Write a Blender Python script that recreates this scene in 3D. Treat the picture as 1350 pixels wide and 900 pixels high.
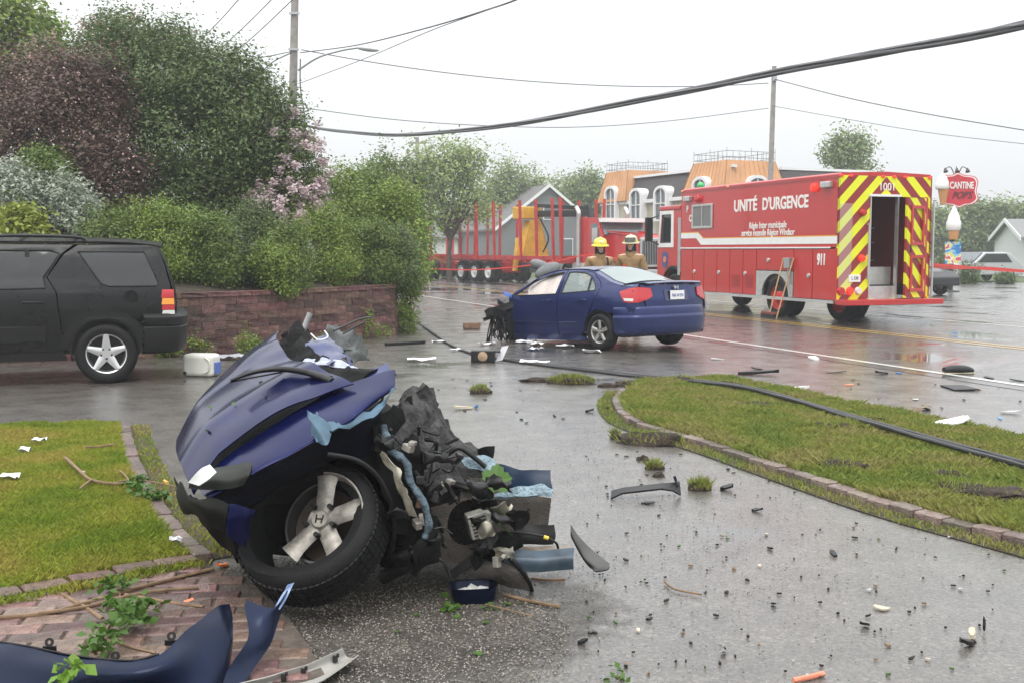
import bpy, bmesh, math, random
import numpy as np
from mathutils import Vector, Matrix, Euler, noise
from mathutils.geometry import tessellate_polygon

for o in list(bpy.data.objects): bpy.data.objects.remove(o)
SC = bpy.context.scene
COL = SC.collection
R = math.radians
random.seed(7); RNG = np.random.default_rng(7)

# ------------------------------------------------------------------ camera
FPX, CX, CY, CAMZ = 1440.0, 675.0, 450.0, 1.6
PITCH = math.atan(120.0/FPX)
cam = bpy.data.cameras.new('camera'); camo = bpy.data.objects.new('camera', cam); COL.objects.link(camo)
camo.location = (0, 0, CAMZ); camo.rotation_euler = (R(90)-PITCH, 0, 0)
cam.sensor_fit = 'HORIZONTAL'; cam.sensor_width = 36; cam.lens = 36*FPX/1350
cam.clip_start = 0.05; cam.clip_end = 3000
SC.camera = camo

# ------------------------------------------------------------------ overcast sky, soft sun
SUN_EL, SUN_AZ = 58, 200
w = bpy.data.worlds.new('World'); SC.world = w; w.use_nodes = True
nt = w.node_tree; nt.nodes.clear(); L_ = nt.links
out = nt.nodes.new('ShaderNodeOutputWorld'); bg = nt.nodes.new('ShaderNodeBackground')
sky = nt.nodes.new('ShaderNodeTexSky'); sky.sky_type = 'NISHITA'; sky.sun_disc = False
sky.sun_elevation = R(SUN_EL); sky.sun_rotation = R(SUN_AZ); sky.dust_density = 6; sky.air_density = 1.5
tc = nt.nodes.new('ShaderNodeTexCoord'); sep = nt.nodes.new('ShaderNodeSeparateXYZ')
L_.new(tc.outputs['Generated'], sep.inputs[0])
mx = nt.nodes.new('ShaderNodeMath'); mx.operation = 'MAXIMUM'; mx.inputs[1].default_value = 0
L_.new(sep.outputs['Z'], mx.inputs[0])
m2 = nt.nodes.new('ShaderNodeMath'); m2.operation = 'MULTIPLY_ADD'; m2.inputs[1].default_value = 2.5; m2.inputs[2].default_value = 1.0
L_.new(mx.outputs[0], m2.inputs[0])                       # overcast sky, brighter overhead
cl = nt.nodes.new('ShaderNodeVectorMath'); cl.operation = 'SCALE'; cl.inputs[0].default_value = (0.69, 0.705, 0.72)
L_.new(m2.outputs[0], cl.inputs['Scale'])
sk = nt.nodes.new('ShaderNodeVectorMath'); sk.operation = 'SCALE'; sk.inputs['Scale'].default_value = 0.1
L_.new(sky.outputs[0], sk.inputs[0])
mixw = nt.nodes.new('ShaderNodeMix'); mixw.data_type = 'RGBA'; mixw.inputs['Factor'].default_value = 0.1
L_.new(cl.outputs[0], mixw.inputs['A']); L_.new(sk.outputs[0], mixw.inputs['B'])
L_.new(mixw.outputs['Result'], bg.inputs['Color']); bg.inputs['Strength'].default_value = 1.0
L_.new(bg.outputs[0], out.inputs[0])

sl = bpy.data.lights.new('sun', 'SUN'); sl.energy = 1.3; sl.angle = R(35); sl.color = (1, .97, .93)
so = bpy.data.objects.new('sun', sl); COL.objects.link(so)
_el, _az = R(SUN_EL), R(SUN_AZ)
sdir = Vector((math.sin(_az)*math.cos(_el), math.cos(_az)*math.cos(_el), math.sin(_el)))
so.rotation_euler = sdir.to_track_quat('Z', 'Y').to_euler(); so.location = sdir*60
SC.render.engine = 'CYCLES'
SC.view_settings.view_transform = 'Standard'; SC.view_settings.look = 'None'
SC.view_settings.exposure = 0.3; SC.view_settings.gamma = 1.0; SC.view_settings.use_curve_mapping = False

# ------------------------------------------------------------------ pixel -> place
_fw = Vector((0, math.cos(PITCH), -math.sin(PITCH))); _up = Vector((0, math.sin(PITCH), math.cos(PITCH)))
def ray(px, py): return Vector((1,0,0))*((px-CX)/FPX) + _up*((CY-py)/FPX) + _fw
def P(px, py, Y):
    d = ray(px, py); return Vector((0,0,CAMZ)) + d*(Y/d.y)
def G(px, py, z=0.0):
    d = ray(px, py); return Vector((0,0,CAMZ)) + d*((z-CAMZ)/d.z)

# ------------------------------------------------------------------ materials
MATS = {}
def _set(b, k, v):
    if k in b.inputs: b.inputs[k].default_value = v
def mat(name, col, rough=.5, metal=0., var=0., vscale=6., bump=0., bscale=60., coat=0., spec=.5,
        col2=None, trans=0., emit=None, es=0., island=0., alpha=1., rvar=0., detail=6., ior=None, flake=0.):
    if name in MATS: return MATS[name]
    m = bpy.data.materials.new(name); m.use_nodes = True; t = m.node_tree; b = t.nodes['Principled BSDF']
    c = (*col, 1)
    b.inputs['Base Color'].default_value = c; b.inputs['Roughness'].default_value = rough; b.inputs['Metallic'].default_value = metal
    _set(b, 'Specular IOR Level', spec); _set(b, 'Coat Weight', coat); _set(b, 'Coat Roughness', .06); _set(b, 'Transmission Weight', trans)
    if ior: b.inputs['IOR'].default_value = ior
    b.inputs['Alpha'].default_value = alpha
    if emit: _set(b, 'Emission Color', (*emit, 1)); _set(b, 'Emission Strength', es)
    fac = None
    if var or bump or rvar or col2:
        co = t.nodes.new('ShaderNodeTexCoord'); no = t.nodes.new('ShaderNodeTexNoise')
        no.inputs['Scale'].default_value = vscale; no.inputs['Detail'].default_value = detail; no.inputs['Roughness'].default_value = .65
        t.links.new(co.outputs['Object'], no.inputs['Vector']); fac = no.outputs['Fac']
    if var or col2:
        r = t.nodes.new('ShaderNodeValToRGB'); r.color_ramp.elements[0].position = .32; r.color_ramp.elements[1].position = .68
        if col2: a, bb = c, (*col2, 1)
        else: a = tuple(x*(1-var) for x in col)+(1,); bb = tuple(min(1, x*(1+var)) for x in col)+(1,)
        r.color_ramp.elements[0].color = a; r.color_ramp.elements[1].color = bb
        t.links.new(fac, r.inputs[0]); src = r.outputs[0]
    else: src = None
    if island:
        g = t.nodes.new('ShaderNodeNewGeometry'); hs = t.nodes.new('ShaderNodeHueSaturation')
        mr = t.nodes.new('ShaderNodeMapRange'); mr.inputs['To Min'].default_value = 1-island; mr.inputs['To Max'].default_value = 1+island
        t.links.new(g.outputs['Random Per Island'], mr.inputs[0]); t.links.new(mr.outputs[0], hs.inputs['Value'])
        mh = t.nodes.new('ShaderNodeMapRange'); mh.inputs['To Min'].default_value = .5-island*.045; mh.inputs['To Max'].default_value = .5+island*.045
        ml = t.nodes.new('ShaderNodeMath'); ml.operation = 'FRACT'; mm = t.nodes.new('ShaderNodeMath'); mm.operation = 'MULTIPLY'; mm.inputs[1].default_value = 37.7
        t.links.new(g.outputs['Random Per Island'], mm.inputs[0]); t.links.new(mm.outputs[0], ml.inputs[0]); t.links.new(ml.outputs[0], mh.inputs[0])
        t.links.new(mh.outputs[0], hs.inputs['Hue'])
        if src: t.links.new(src, hs.inputs['Color'])
        else: hs.inputs['Color'].default_value = c
        src = hs.outputs[0]
    if src: t.links.new(src, b.inputs['Base Color'])
    if rvar:
        mr = t.nodes.new('ShaderNodeMapRange'); mr.inputs['From Min'].default_value = .3; mr.inputs['From Max'].default_value = .7
        mr.inputs['To Min'].default_value = max(.02, rough-rvar); mr.inputs['To Max'].default_value = min(1, rough+rvar)
        t.links.new(fac, mr.inputs[0]); t.links.new(mr.outputs[0], b.inputs['Roughness'])
    if bump:
        n2 = t.nodes.new('ShaderNodeTexNoise'); n2.inputs['Scale'].default_value = bscale; n2.inputs['Detail'].default_value = 4
        t.links.new(co.outputs['Object'], n2.inputs['Vector'])
        bp = t.nodes.new('ShaderNodeBump'); bp.inputs['Strength'].default_value = bump; bp.inputs['Distance'].default_value = .02
        t.links.new(n2.outputs['Fac'], bp.inputs['Height']); t.links.new(bp.outputs[0], b.inputs['Normal'])
    MATS[name] = m; return m

def leafmat(name, col, island=.35, trl=.3, rough=.45):
    if name in MATS: return MATS[name]
    m = mat(name, col, rough, island=island, spec=.35); t = m.node_tree; b = t.nodes['Principled BSDF']
    o = [n for n in t.nodes if n.type == 'OUTPUT_MATERIAL'][0]
    tr = t.nodes.new('ShaderNodeBsdfTranslucent'); mix = t.nodes.new('ShaderNodeMixShader'); mix.inputs[0].default_value = trl
    s = b.inputs['Base Color'].links[0].from_socket
    t.links.new(s, tr.inputs[0]); t.links.new(b.outputs[0], mix.inputs[1]); t.links.new(tr.outputs[0], mix.inputs[2]); t.links.new(mix.outputs[0], o.inputs[0])
    return m

# ------------------------------------------------------------------ objects
def wm(o):
    M = o.matrix_basis.copy()
    return wm(o.parent) @ M if o.parent else M
def mesh_np(name, V, Fc):
    me = bpy.data.meshes.new(name); me.from_pydata([tuple(v) for v in V], [], Fc); me.update(); return me
def obj(name, V, Fc, m, parent=None, smooth=None, world=False, bevel=0, kind=None, segs=2):
    if world and parent is not None:
        I = wm(parent).inverted(); V = [I @ Vector(v) for v in V]
    me = mesh_np(name, V, Fc)
    return link(name, me, m, parent, smooth, bevel, kind, segs)
def link(name, me, m, parent=None, smooth=None, bevel=0, kind=None, segs=2):
    if m is not None:
        if isinstance(m, (list, tuple)):
            for q in m: me.materials.append(q)
        else: me.materials.append(m)
    if smooth is not None:
        me.polygons.foreach_set('use_smooth', [True]*len(me.polygons))
        if smooth < 180: me.set_sharp_from_angle(angle=R(smooth))
    o = bpy.data.objects.new(name, me); COL.objects.link(o); o.parent = parent
    if bevel:
        b = o.modifiers.new('bevel', 'BEVEL'); b.width = bevel; b.segments = segs; b.limit_method = 'ANGLE'; b.angle_limit = R(35)
    if kind: o['kind'] = kind
    return o
def tag(o, label=None, cat=None, group=None, kind=None):
    if label: o['label'] = label
    if cat: o['category'] = cat
    if group: o['group'] = group
    if kind: o['kind'] = kind
    return o
def thing(name, label, cat, loc=(0,0,0), rz=0., group=None, rot=None):
    o = bpy.data.objects.new(name, None); COL.objects.link(o); o.empty_display_size = .1
    o.location = loc; o.rotation_euler = rot if rot else (0, 0, rz)
    return tag(o, label, cat, group)
def copy_tree(o, parent=None):
    c = o.copy(); COL.objects.link(c); c.parent = parent
    for ch in list(o.children): copy_tree(ch, c)
    return c

def basis(axis):
    a = Vector(axis).normalized(); h = Vector((0,0,1)) if abs(a.z) < .9 else Vector((1,0,0))
    u = a.cross(h).normalized(); return a, u, a.cross(u).normalized()

class MB:
    def __init__(s): s.v = []; s.f = []
    def add(s, V, Fc):
        b = len(s.v); s.v += [Vector(v) for v in V]; s.f += [tuple(i+b for i in q) for q in Fc]; return s
    def box(s, c, d, rot=None, top=(1,1)):
        c = Vector(c); V = []
        for z in (-1, 1):
            for y in (-1, 1):
                for x in (-1, 1):
                    k = top if z > 0 else (1,1)
                    p = Vector((x*d[0]/2*k[0], y*d[1]/2*k[1], z*d[2]/2))
                    if rot is not None: p = rot @ p
                    V.append(c+p)
        return s.add(V, [(0,2,3,1),(4,5,7,6),(0,1,5,4),(2,6,7,3),(0,4,6,2),(1,3,7,5)])
    def bb(s, x0,x1,y0,y1,z0,z1): return s.box(((x0+x1)/2,(y0+y1)/2,(z0+z1)/2),(abs(x1-x0),abs(y1-y0),abs(z1-z0)))
    def beam(s, p0, p1, w, h, up=(0,0,1)):
        p0, p1 = Vector(p0), Vector(p1); a = (p1-p0).normalized(); u = Vector(up); r = a.cross(u)
        if r.length < 1e-4: r = a.cross(Vector((1,0,0)))
        r.normalize(); u = r.cross(a)
        V = [p+r*(x*w/2)+u*(y*h/2) for p in (p0,p1) for x,y in ((-1,-1),(1,-1),(1,1),(-1,1))]
        return s.add(V, [(3,2,1,0),(4,5,6,7),(0,1,5,4),(1,2,6,5),(2,3,7,6),(3,0,4,7)])
    def cyl(s, p0, p1, r0, r1=None, n=14): return s.tube([p0, p1], [r0, r0 if r1 is None else r1], n)
    def tube(s, pts, r, n=8, flat=1.0):
        pts = [Vector(p) for p in pts]; m = len(pts); rr = r if isinstance(r, (list, tuple)) else [r]*m
        V = []; a, u, v = basis(pts[1]-pts[0])
        for i, p in enumerate(pts):
            t = (pts[min(i+1,m-1)]-pts[max(i-1,0)]).normalized()
            u = (u - t*u.dot(t)); u = u.normalized() if u.length > 1e-6 else basis(t)[1]
            v = t.cross(u)
            for k in range(n):
                q = 2*math.pi*k/n; V.append(p + (u*math.cos(q)+v*math.sin(q)*flat)*rr[i])
        Fc = [(i*n+k, i*n+(k+1)%n, (i+1)*n+(k+1)%n, (i+1)*n+k) for i in range(m-1) for k in range(n)]
        Fc += [tuple(reversed(range(n))), tuple((m-1)*n+k for k in range(n))]
        return s.add(V, Fc)
    def lathe(s, prof, o=(0,0,0), axis=(0,0,1), n=24, closed=False, arc=None):
        a, u, v = basis(axis); o = Vector(o); m = len(prof); V = []
        full = arc is None; nn = n if full else n+1
        for k in range(nn):
            q = 2*math.pi*k/n if full else arc[0]+(arc[1]-arc[0])*k/n
            d = u*math.cos(q)+v*math.sin(q)
            V += [o + d*r + a*h for r, h in prof]
        Fc = []
        for k in range(n):
            k2 = (k+1) % nn
            for i in range(m if closed else m-1):
                j = (i+1) % m; Fc.append((k*m+i, k2*m+i, k2*m+j, k*m+j))
        return s.add(V, Fc)
    def prism(s, poly, vec):
        vec = Vector(vec); n = len(poly); V = [Vector(p) for p in poly]; V += [p+vec for p in V]
        tri = tessellate_polygon([V[:n]])
        Fc = [tuple(t) for t in tri]+[tuple(i+n for i in reversed(t)) for t in tri]
        Fc += [(i, (i+1)%n, (i+1)%n+n, i+n) for i in range(n)]
        return s.add(V, Fc)
    def sheet(s, rows, th=.004):
        g = [[Vector(p) for p in r] for r in rows]; a, b = len(g), len(g[0]); N = []
        for i in range(a):
            for j in range(b):
                du = g[min(i+1,a-1)][j]-g[max(i-1,0)][j]; dv = g[i][min(j+1,b-1)]-g[i][max(j-1,0)]
                q = du.cross(dv); N.append(q.normalized() if q.length > 1e-9 else Vector((0,0,1)))
        V = [g[i][j] for i in range(a) for j in range(b)]; V2 = [p-N[i]*th for i, p in enumerate(V)]; o = a*b
        Fc = []
        for i in range(a-1):
            for j in range(b-1):
                q = (i*b+j, (i+1)*b+j, (i+1)*b+j+1, i*b+j+1); Fc.append(q); Fc.append(tuple(o+k for k in reversed(q)))
        rim = [(0,j) for j in range(b)]+[(i,b-1) for i in range(1,a)]+[(a-1,j) for j in range(b-2,-1,-1)]+[(i,0) for i in range(a-2,0,-1)]
        rim = [i*b+j for i, j in rim]
        for k in range(len(rim)):
            p, q = rim[k], rim[(k+1)%len(rim)]; Fc.append((p, q, q+o, p+o))
        return s.add(V+V2, Fc)
    def ball(s, c, r, n=10, m=7, rot=None):
        c = Vector(c); r = (r,r,r) if not isinstance(r, (tuple, list)) else r; V = []
        for i in range(m+1):
            t = math.pi*i/m
            for k in range(n):
                q = 2*math.pi*k/n; p = Vector((r[0]*math.sin(t)*math.cos(q), r[1]*math.sin(t)*math.sin(q), r[2]*math.cos(t)))
                V.append(c+(rot @ p if rot is not None else p))
        return s.add(V, [(i*n+k, (i+1)*n+k, (i+1)*n+(k+1)%n, i*n+(k+1)%n) for i in range(m) for k in range(n)])
    def xf(s, M): s.v = [M @ v for v in s.v]; return s
    def jitter(s, a, sc=3., seed=0):
        s.v = [v + Vector(noise.noise_vector((v+Vector((seed*7.3,seed*3.1,0)))*sc))*a for v in s.v]; return s
    def build(s, name, m, parent=None, smooth=None, world=False, bevel=0, kind=None, segs=2):
        return obj(name, s.v, s.f, m, parent, smooth, world, bevel, kind, segs)

def panel(outer, holes=(), grid=.08, th=.02, fn=None, inward=None):
    """2D outline with holes, cut into a grid, mapped to space by fn(a,b)->xyz, thickened to fn(a,b,th)."""
    loops = [list(outer)]+[list(h) for h in holes]
    tri = tessellate_polygon([[Vector((a, b, 0)) for a, b in l] for l in loops])
    flat = [p for l in loops for p in l]
    bm = bmesh.new(); vs = [bm.verts.new((a, b, 0)) for a, b in flat]
    for t in tri:
        try: bm.faces.new([vs[i] for i in t])
        except ValueError: pass
    bmesh.ops.remove_doubles(bm, verts=bm.verts, dist=1e-5)
    if grid:
        A = [p[0] for p in outer]; B = [p[1] for p in outer]
        for ax, lo, hi in ((0, min(A), max(A)), (1, min(B), max(B))):
            k = math.floor(lo/grid)+1
            while k*grid < hi-1e-4:
                co = (k*grid, 0, 0) if ax == 0 else (0, k*grid, 0); no_ = (1,0,0) if ax == 0 else (0,1,0)
                bmesh.ops.bisect_plane(bm, geom=bm.verts[:]+bm.edges[:]+bm.faces[:], plane_co=co, plane_no=no_); k += 1
    bmesh.ops.recalc_face_normals(bm, faces=bm.faces)
    bm.verts.index_update()
    F0 = [tuple(v.index for v in f.verts) for f in bm.faces]; n = len(bm.verts)
    ed = [(e.verts[0].index, e.verts[1].index) for e in bm.edges if len(e.link_faces) == 1]
    co = [(v.co.x, v.co.y) for v in bm.verts]; bm.free()
    mb = MB(); V = [Vector(fn(a, b, 0)) for a, b in co]+[Vector(fn(a, b, th)) for a, b in co]
    mb.add(V, F0+[tuple(i+n for i in reversed(f)) for f in F0]+[(a, b, b+n, a+n) for a, b in ed])
    return mb
def fixn(o):
    bm = bmesh.new(); bm.from_mesh(o.data); bmesh.ops.recalc_face_normals(bm, faces=bm.faces); bm.to_mesh(o.data); bm.free(); return o
def cr(pts, n=8, closed=False):
    """Catmull-Rom through points"""
    pts = [Vector(p) for p in pts]; m = len(pts); out = []
    rng = range(m if closed else m-1)
    for i in rng:
        p0 = pts[(i-1)%m] if closed or i > 0 else pts[0]*2-pts[1]; p1 = pts[i]; p2 = pts[(i+1)%m]
        p3 = pts[(i+2)%m] if closed or i+2 < m else pts[-1]*2-pts[-2]
        for k in range(n):
            t = k/n; out.append(.5*((2*p1)+(p2-p0)*t+(2*p0-5*p1+4*p2-p3)*t*t+(3*p1-p0-3*p2+p3)*t**3))
    if not closed: out.append(pts[-1])
    return out
def cr2(pts, n=6, closed=True): return [(p.x, p.y) for p in cr([(a, b, 0) for a, b in pts], n, closed)]
def lerp_tab(tab, x):
    if x <= tab[0][0]: return tab[0][1]
    for (a, b), (c, d) in zip(tab, tab[1:]):
        if x <= c: 
            t = (x-a)/(c-a); t2 = t*t*(3-2*t); t = .5*t+.5*t2; return b+(d-b)*t
    return tab[-1][1]
def sheet_poly(name, pts, z, m, kind='structure', parent=None):
    V = [Vector((p[0], p[1], z)) for p in pts]; tri = tessellate_polygon([V])
    T = []
    for t in tri:
        a, b, c = (V[i] for i in t); T.append(tuple(t) if (b-a).cross(c-a).z > 0 else tuple(reversed(t)))
    return obj(name, V, T, m, parent, kind=kind)
def text(name, s, size, m, parent, loc, rot, depth=.004, xs=1., align='CENTER', shear=0, world=False, bold=0, spacing=1.):
    cu = bpy.data.curves.new(name, 'FONT'); cu.body = s; cu.size = size; cu.extrude = depth/2; cu.align_x = align; cu.align_y = 'CENTER'; cu.shear = shear; cu.offset = bold; cu.space_character = spacing
    t = bpy.data.objects.new(name, cu); COL.objects.link(t)
    me = bpy.data.meshes.new_from_object(t.evaluated_get(bpy.context.evaluated_depsgraph_get())); bpy.data.objects.remove(t)
    M = Matrix.LocRotScale(Vector(loc), rot.to_quaternion() if isinstance(rot, (Euler, Matrix)) else Euler(rot).to_quaternion(), Vector((xs, 1, 1)))
    if world and parent: M = wm(parent).inverted() @ M
    me.transform(M); me.name = name
    return link(name, me, m, parent)
# ================================================================== SETTING
RD = Vector((-.341, .940, 0)).normalized(); RN = Vector((RD.y, -RD.x, 0))       # along / across the road
def road(n, s, z=0.): p = RN*n + RD*s; return Vector((p.x, p.y, z))

def asphalt(name, base, speck, wet, puddle, pscale=.45, bump=.5, rough=.42):
    m = bpy.data.materials.new(name); m.use_nodes = True; t = m.node_tree; b = t.nodes['Principled BSDF']; N = t.nodes.new; K = t.links.new
    co = N('ShaderNodeTexCoord')
    n1 = N('ShaderNodeTexNoise'); n1.inputs['Scale'].default_value = pscale; n1.inputs['Detail'].default_value = 5; n1.inputs['Roughness'].default_value = .6; n1.inputs['Distortion'].default_value = .6
    K(co.outputs['Object'], n1.inputs['Vector'])
    vo = N('ShaderNodeTexVoronoi'); vo.inputs['Scale'].default_value = 75; K(co.outputs['Object'], vo.inputs['Vector'])
    fn = N('ShaderNodeTexNoise'); fn.inputs['Scale'].default_value = 38; fn.inputs['Detail'].default_value = 6; fn.inputs['Roughness'].default_value = .75; K(co.outputs['Object'], fn.inputs['Vector'])
    md = N('ShaderNodeTexNoise'); md.inputs['Scale'].default_value = 2.3; md.inputs['Detail'].default_value = 7; md.inputs['Roughness'].default_value = .7; K(co.outputs['Object'], md.inputs['Vector'])
    pm = N('ShaderNodeMapRange'); pm.inputs['From Min'].default_value = puddle; pm.inputs['From Max'].default_value = puddle+.09; K(n1.outputs['Fac'], pm.inputs[0])
    # stone colours
    r = N('ShaderNodeValToRGB'); e = r.color_ramp.elements; e[0].position = 0; e[0].color = (*[c*.55 for c in base], 1); e[1].position = 1; e[1].color = (*speck, 1)
    k = r.color_ramp.elements.new(.72); k.color = (*[c*1.25 for c in base], 1)
    bw = N('ShaderNodeRGBToBW'); K(vo.outputs['Color'], bw.inputs[0]); K(bw.outputs[0], r.inputs[0])
    mx = N('ShaderNodeMix'); mx.data_type = 'RGBA'; mx.blend_type = 'MULTIPLY'; mx.inputs['Factor'].default_value = 1
    r2 = N('ShaderNodeValToRGB'); r2.color_ramp.elements[0].position = .3; r2.color_ramp.elements[0].color = (.5,.48,.45,1); r2.color_ramp.elements[1].position = .7; r2.color_ramp.elements[1].color = (1.15,1.13,1.1,1)
    K(md.outputs['Fac'], r2.inputs[0]); K(r.outputs[0], mx.inputs['A']); K(r2.outputs[0], mx.inputs['B'])
    dk = N('ShaderNodeMix'); dk.data_type = 'RGBA'; K(pm.outputs[0], dk.inputs['Factor']); K(mx.outputs['Result'], dk.inputs['A']); dk.inputs['B'].default_value = (*[c*.45 for c in base], 1)
    K(dk.outputs['Result'], b.inputs['Base Color'])
    b.inputs['Roughness'].default_value = rough
    # film of water
    cw = N('ShaderNodeMapRange'); cw.inputs['To Min'].default_value = wet; cw.inputs['To Max'].default_value = 1.; K(pm.outputs[0], cw.inputs[0]); K(cw.outputs[0], b.inputs['Coat Weight'])
    mr = N('ShaderNodeMapRange'); mr.inputs['From Min'].default_value = .3; mr.inputs['From Max'].default_value = .7; mr.inputs['To Min'].default_value = .08; mr.inputs['To Max'].default_value = .28; K(md.outputs['Fac'], mr.inputs[0])
    cr_ = N('ShaderNodeMix'); cr_.data_type = 'FLOAT'; K(pm.outputs[0], cr_.inputs['Factor']); K(mr.outputs[0], cr_.inputs['A']); cr_.inputs['B'].default_value = .03
    K(cr_.outputs['Result'], b.inputs['Coat Roughness']); b.inputs['Coat IOR'].default_value = 1.36
    ad = N('ShaderNodeMath'); ad.operation = 'ADD'; K(vo.outputs['Distance'], ad.inputs[0]); K(fn.outputs['Fac'], ad.inputs[1])
    bp = N('ShaderNodeBump'); bp.inputs['Strength'].default_value = bump; bp.inputs['Distance'].default_value = .012; K(ad.outputs[0], bp.inputs['Height']); K(bp.outputs[0], b.inputs['Normal'])
    iv = N('ShaderNodeMath'); iv.operation = 'SUBTRACT'; iv.inputs[0].default_value = 1; K(pm.outputs[0], iv.inputs[1])
    ms = N('ShaderNodeMath'); ms.operation = 'MULTIPLY'; ms.inputs[1].default_value = bump*.30; K(iv.outputs[0], ms.inputs[0])
    b2 = N('ShaderNodeBump'); b2.inputs['Distance'].default_value = .008; K(ms.outputs[0], b2.inputs['Strength']); K(ad.outputs[0], b2.inputs['Height']); K(b2.outputs[0], b.inputs['Coat Normal'])
    return m
M_DRIVE = asphalt('wet_driveway', (.108,.101,.091), (.22,.208,.188), .92, .555)
M_ROAD = asphalt('wet_road', (.066,.062,.056), (.19,.18,.165), .9, .50, .30, .35, .38)
M_GRAVEL = asphalt('wet_gravel', (.088,.078,.066), (.34,.31,.26), .6, .62, 1.1, .9, .5)
M_GRASSLAND = mat('grassland', (.055,.085,.022), .9, var=.4, vscale=.4)
M_SOIL = mat('soil', (.045,.033,.022), .85, var=.45, vscale=9, bump=.8, bscale=40)
M_TURF = mat('turf_soil', (.075,.082,.022), .9, var=.45, vscale=7, bump=.8, bscale=60)
M_PAINTW = mat('road_paint_white', (.62,.62,.58), .35, var=.25, vscale=14, coat=.5)
M_PAINTY = mat('road_paint_yellow', (.50,.33,.05), .35, var=.25, vscale=14, coat=.5)

def plane(name, x0, x1, y0, y1, z, m, n=1):
    V = [(x0,y0,z),(x1,y0,z),(x1,y1,z),(x0,y1,z)]; return obj(name, V, [(0,1,2,3)], m, kind='structure')
plane('ground', -1500, 1500, -60, 2800, -.012, M_GRASSLAND)
sheet_poly('driveway', [(-40,-12),(60,-12),(60,36),(30,52),(4,62),(-8,62),(-8,30),(-40,24)], 0, M_DRIVE)
sheet_poly('road', [road(9.75,-60),road(18.2,-60),road(18.2,260),road(9.75,260)], .004, M_ROAD)
for nm, n0, wd, mm in (('edge_line',10.1,.12,M_PAINTW),('centre_line',13.78,.11,M_PAINTY),('centre_line',14.06,.11,M_PAINTY),('edge_line',17.75,.12,M_PAINTW)):
    o = sheet_poly(nm, [road(n0-wd/2,-60),road(n0+wd/2,-60),road(n0+wd/2,200),road(n0-wd/2,200)], .0085, mm)
# rough gravelly asphalt round the wreck
gp = [G(px,py) for px,py in ((330,905),(300,800),(330,740),(500,735),(620,770),(700,790),(745,830),(720,905))]
gxy = [(p.x+.10*noise.noise(p*6)+.04*noise.noise(p*17), p.y+.16*noise.noise(p*5+Vector((3,0,0)))+.05*noise.noise(p*19)) for p in cr(gp,24,True)]
gcx, gcy = sum(x for x,y in gxy)/len(gxy), sum(y for x,y in gxy)/len(gxy)
t = M_GRAVEL.node_tree; b = t.nodes['Principled BSDF']; co = t.nodes.new('ShaderNodeTexCoord'); mp = t.nodes.new('ShaderNodeMapping'); mp.inputs['Location'].default_value = (-gcx/.95,-gcy/.85,0); mp.inputs['Scale'].default_value = (1/.95,1/.85,0)
ln = t.nodes.new('ShaderNodeVectorMath'); ln.operation = 'LENGTH'; no = t.nodes.new('ShaderNodeTexNoise'); no.inputs['Scale'].default_value = 7; no.inputs['Detail'].default_value = 8; no.inputs['Roughness'].default_value = .75
ad = t.nodes.new('ShaderNodeMath'); ad.operation = 'ADD'; mr = t.nodes.new('ShaderNodeMapRange'); mr.inputs['From Min'].default_value = 1.60; mr.inputs['From Max'].default_value = 1.15
t.links.new(co.outputs['Object'], mp.inputs['Vector']); t.links.new(mp.outputs[0], ln.inputs[0]); t.links.new(co.outputs['Object'], no.inputs['Vector']); t.links.new(ln.outputs['Value'], ad.inputs[0]); t.links.new(no.outputs['Fac'], ad.inputs[1]); t.links.new(ad.outputs[0], mr.inputs[0]); t.links.new(mr.outputs[0], b.inputs['Alpha'])
sheet_poly('gravel_patch', [(gcx-1.3,gcy-1.2),(gcx+1.3,gcy-1.2),(gcx+1.3,gcy+1.2),(gcx-1.3,gcy+1.2)], .004, M_GRAVEL)

# ---------------------------------------------------------------- leaves
def quads_mesh(name, V, nper, nq, faces):
    """V (n*nper,3); faces: index tuples inside one item"""
    n = len(V)//nper; me = bpy.data.meshes.new(name); me.vertices.add(len(V)); me.vertices.foreach_set('co', V.astype(np.float32).ravel())
    fl = np.array(faces); k = fl.shape[1]; idx = (np.arange(n)[:,None,None]*nper + fl[None]).reshape(-1)
    me.loops.add(len(idx)); me.loops.foreach_set('vertex_index', idx.astype(np.int32))
    nf = n*fl.shape[0]; me.polygons.add(nf); me.polygons.foreach_set('loop_start', (np.arange(nf)*k).astype(np.int32))
    me.update(calc_edges=True); return me
def unit(n, rng):
    v = rng.normal(size=(n,3)); return v/np.linalg.norm(v,axis=1)[:,None]
def leaf_mesh(name, pts, size, rng, up=.35, aspect=.5, outward=None, droop=0.):
    n = len(pts); nrm = unit(n,rng); nrm[:,2] = np.abs(nrm[:,2])+up
    if outward is not None: nrm += outward*.5
    nrm /= np.linalg.norm(nrm,axis=1)[:,None]
    t = np.cross(nrm, unit(n,rng)); t[:,2] -= droop; t /= np.linalg.norm(t,axis=1)[:,None]+1e-9; s = np.cross(nrm,t)
    L = size*rng.uniform(.6,1.3,n)[:,None]; Wd = L*aspect
    V = np.empty((n,4,3)); V[:,0] = pts; V[:,1] = pts+t*L*.5+s*Wd*.5+nrm*L*.08; V[:,2] = pts+t*L; V[:,3] = pts+t*L*.5-s*Wd*.5+nrm*L*.08
    return quads_mesh(name, V.reshape(-1,3), 4, 1, [(0,1,2,3)])
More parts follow.
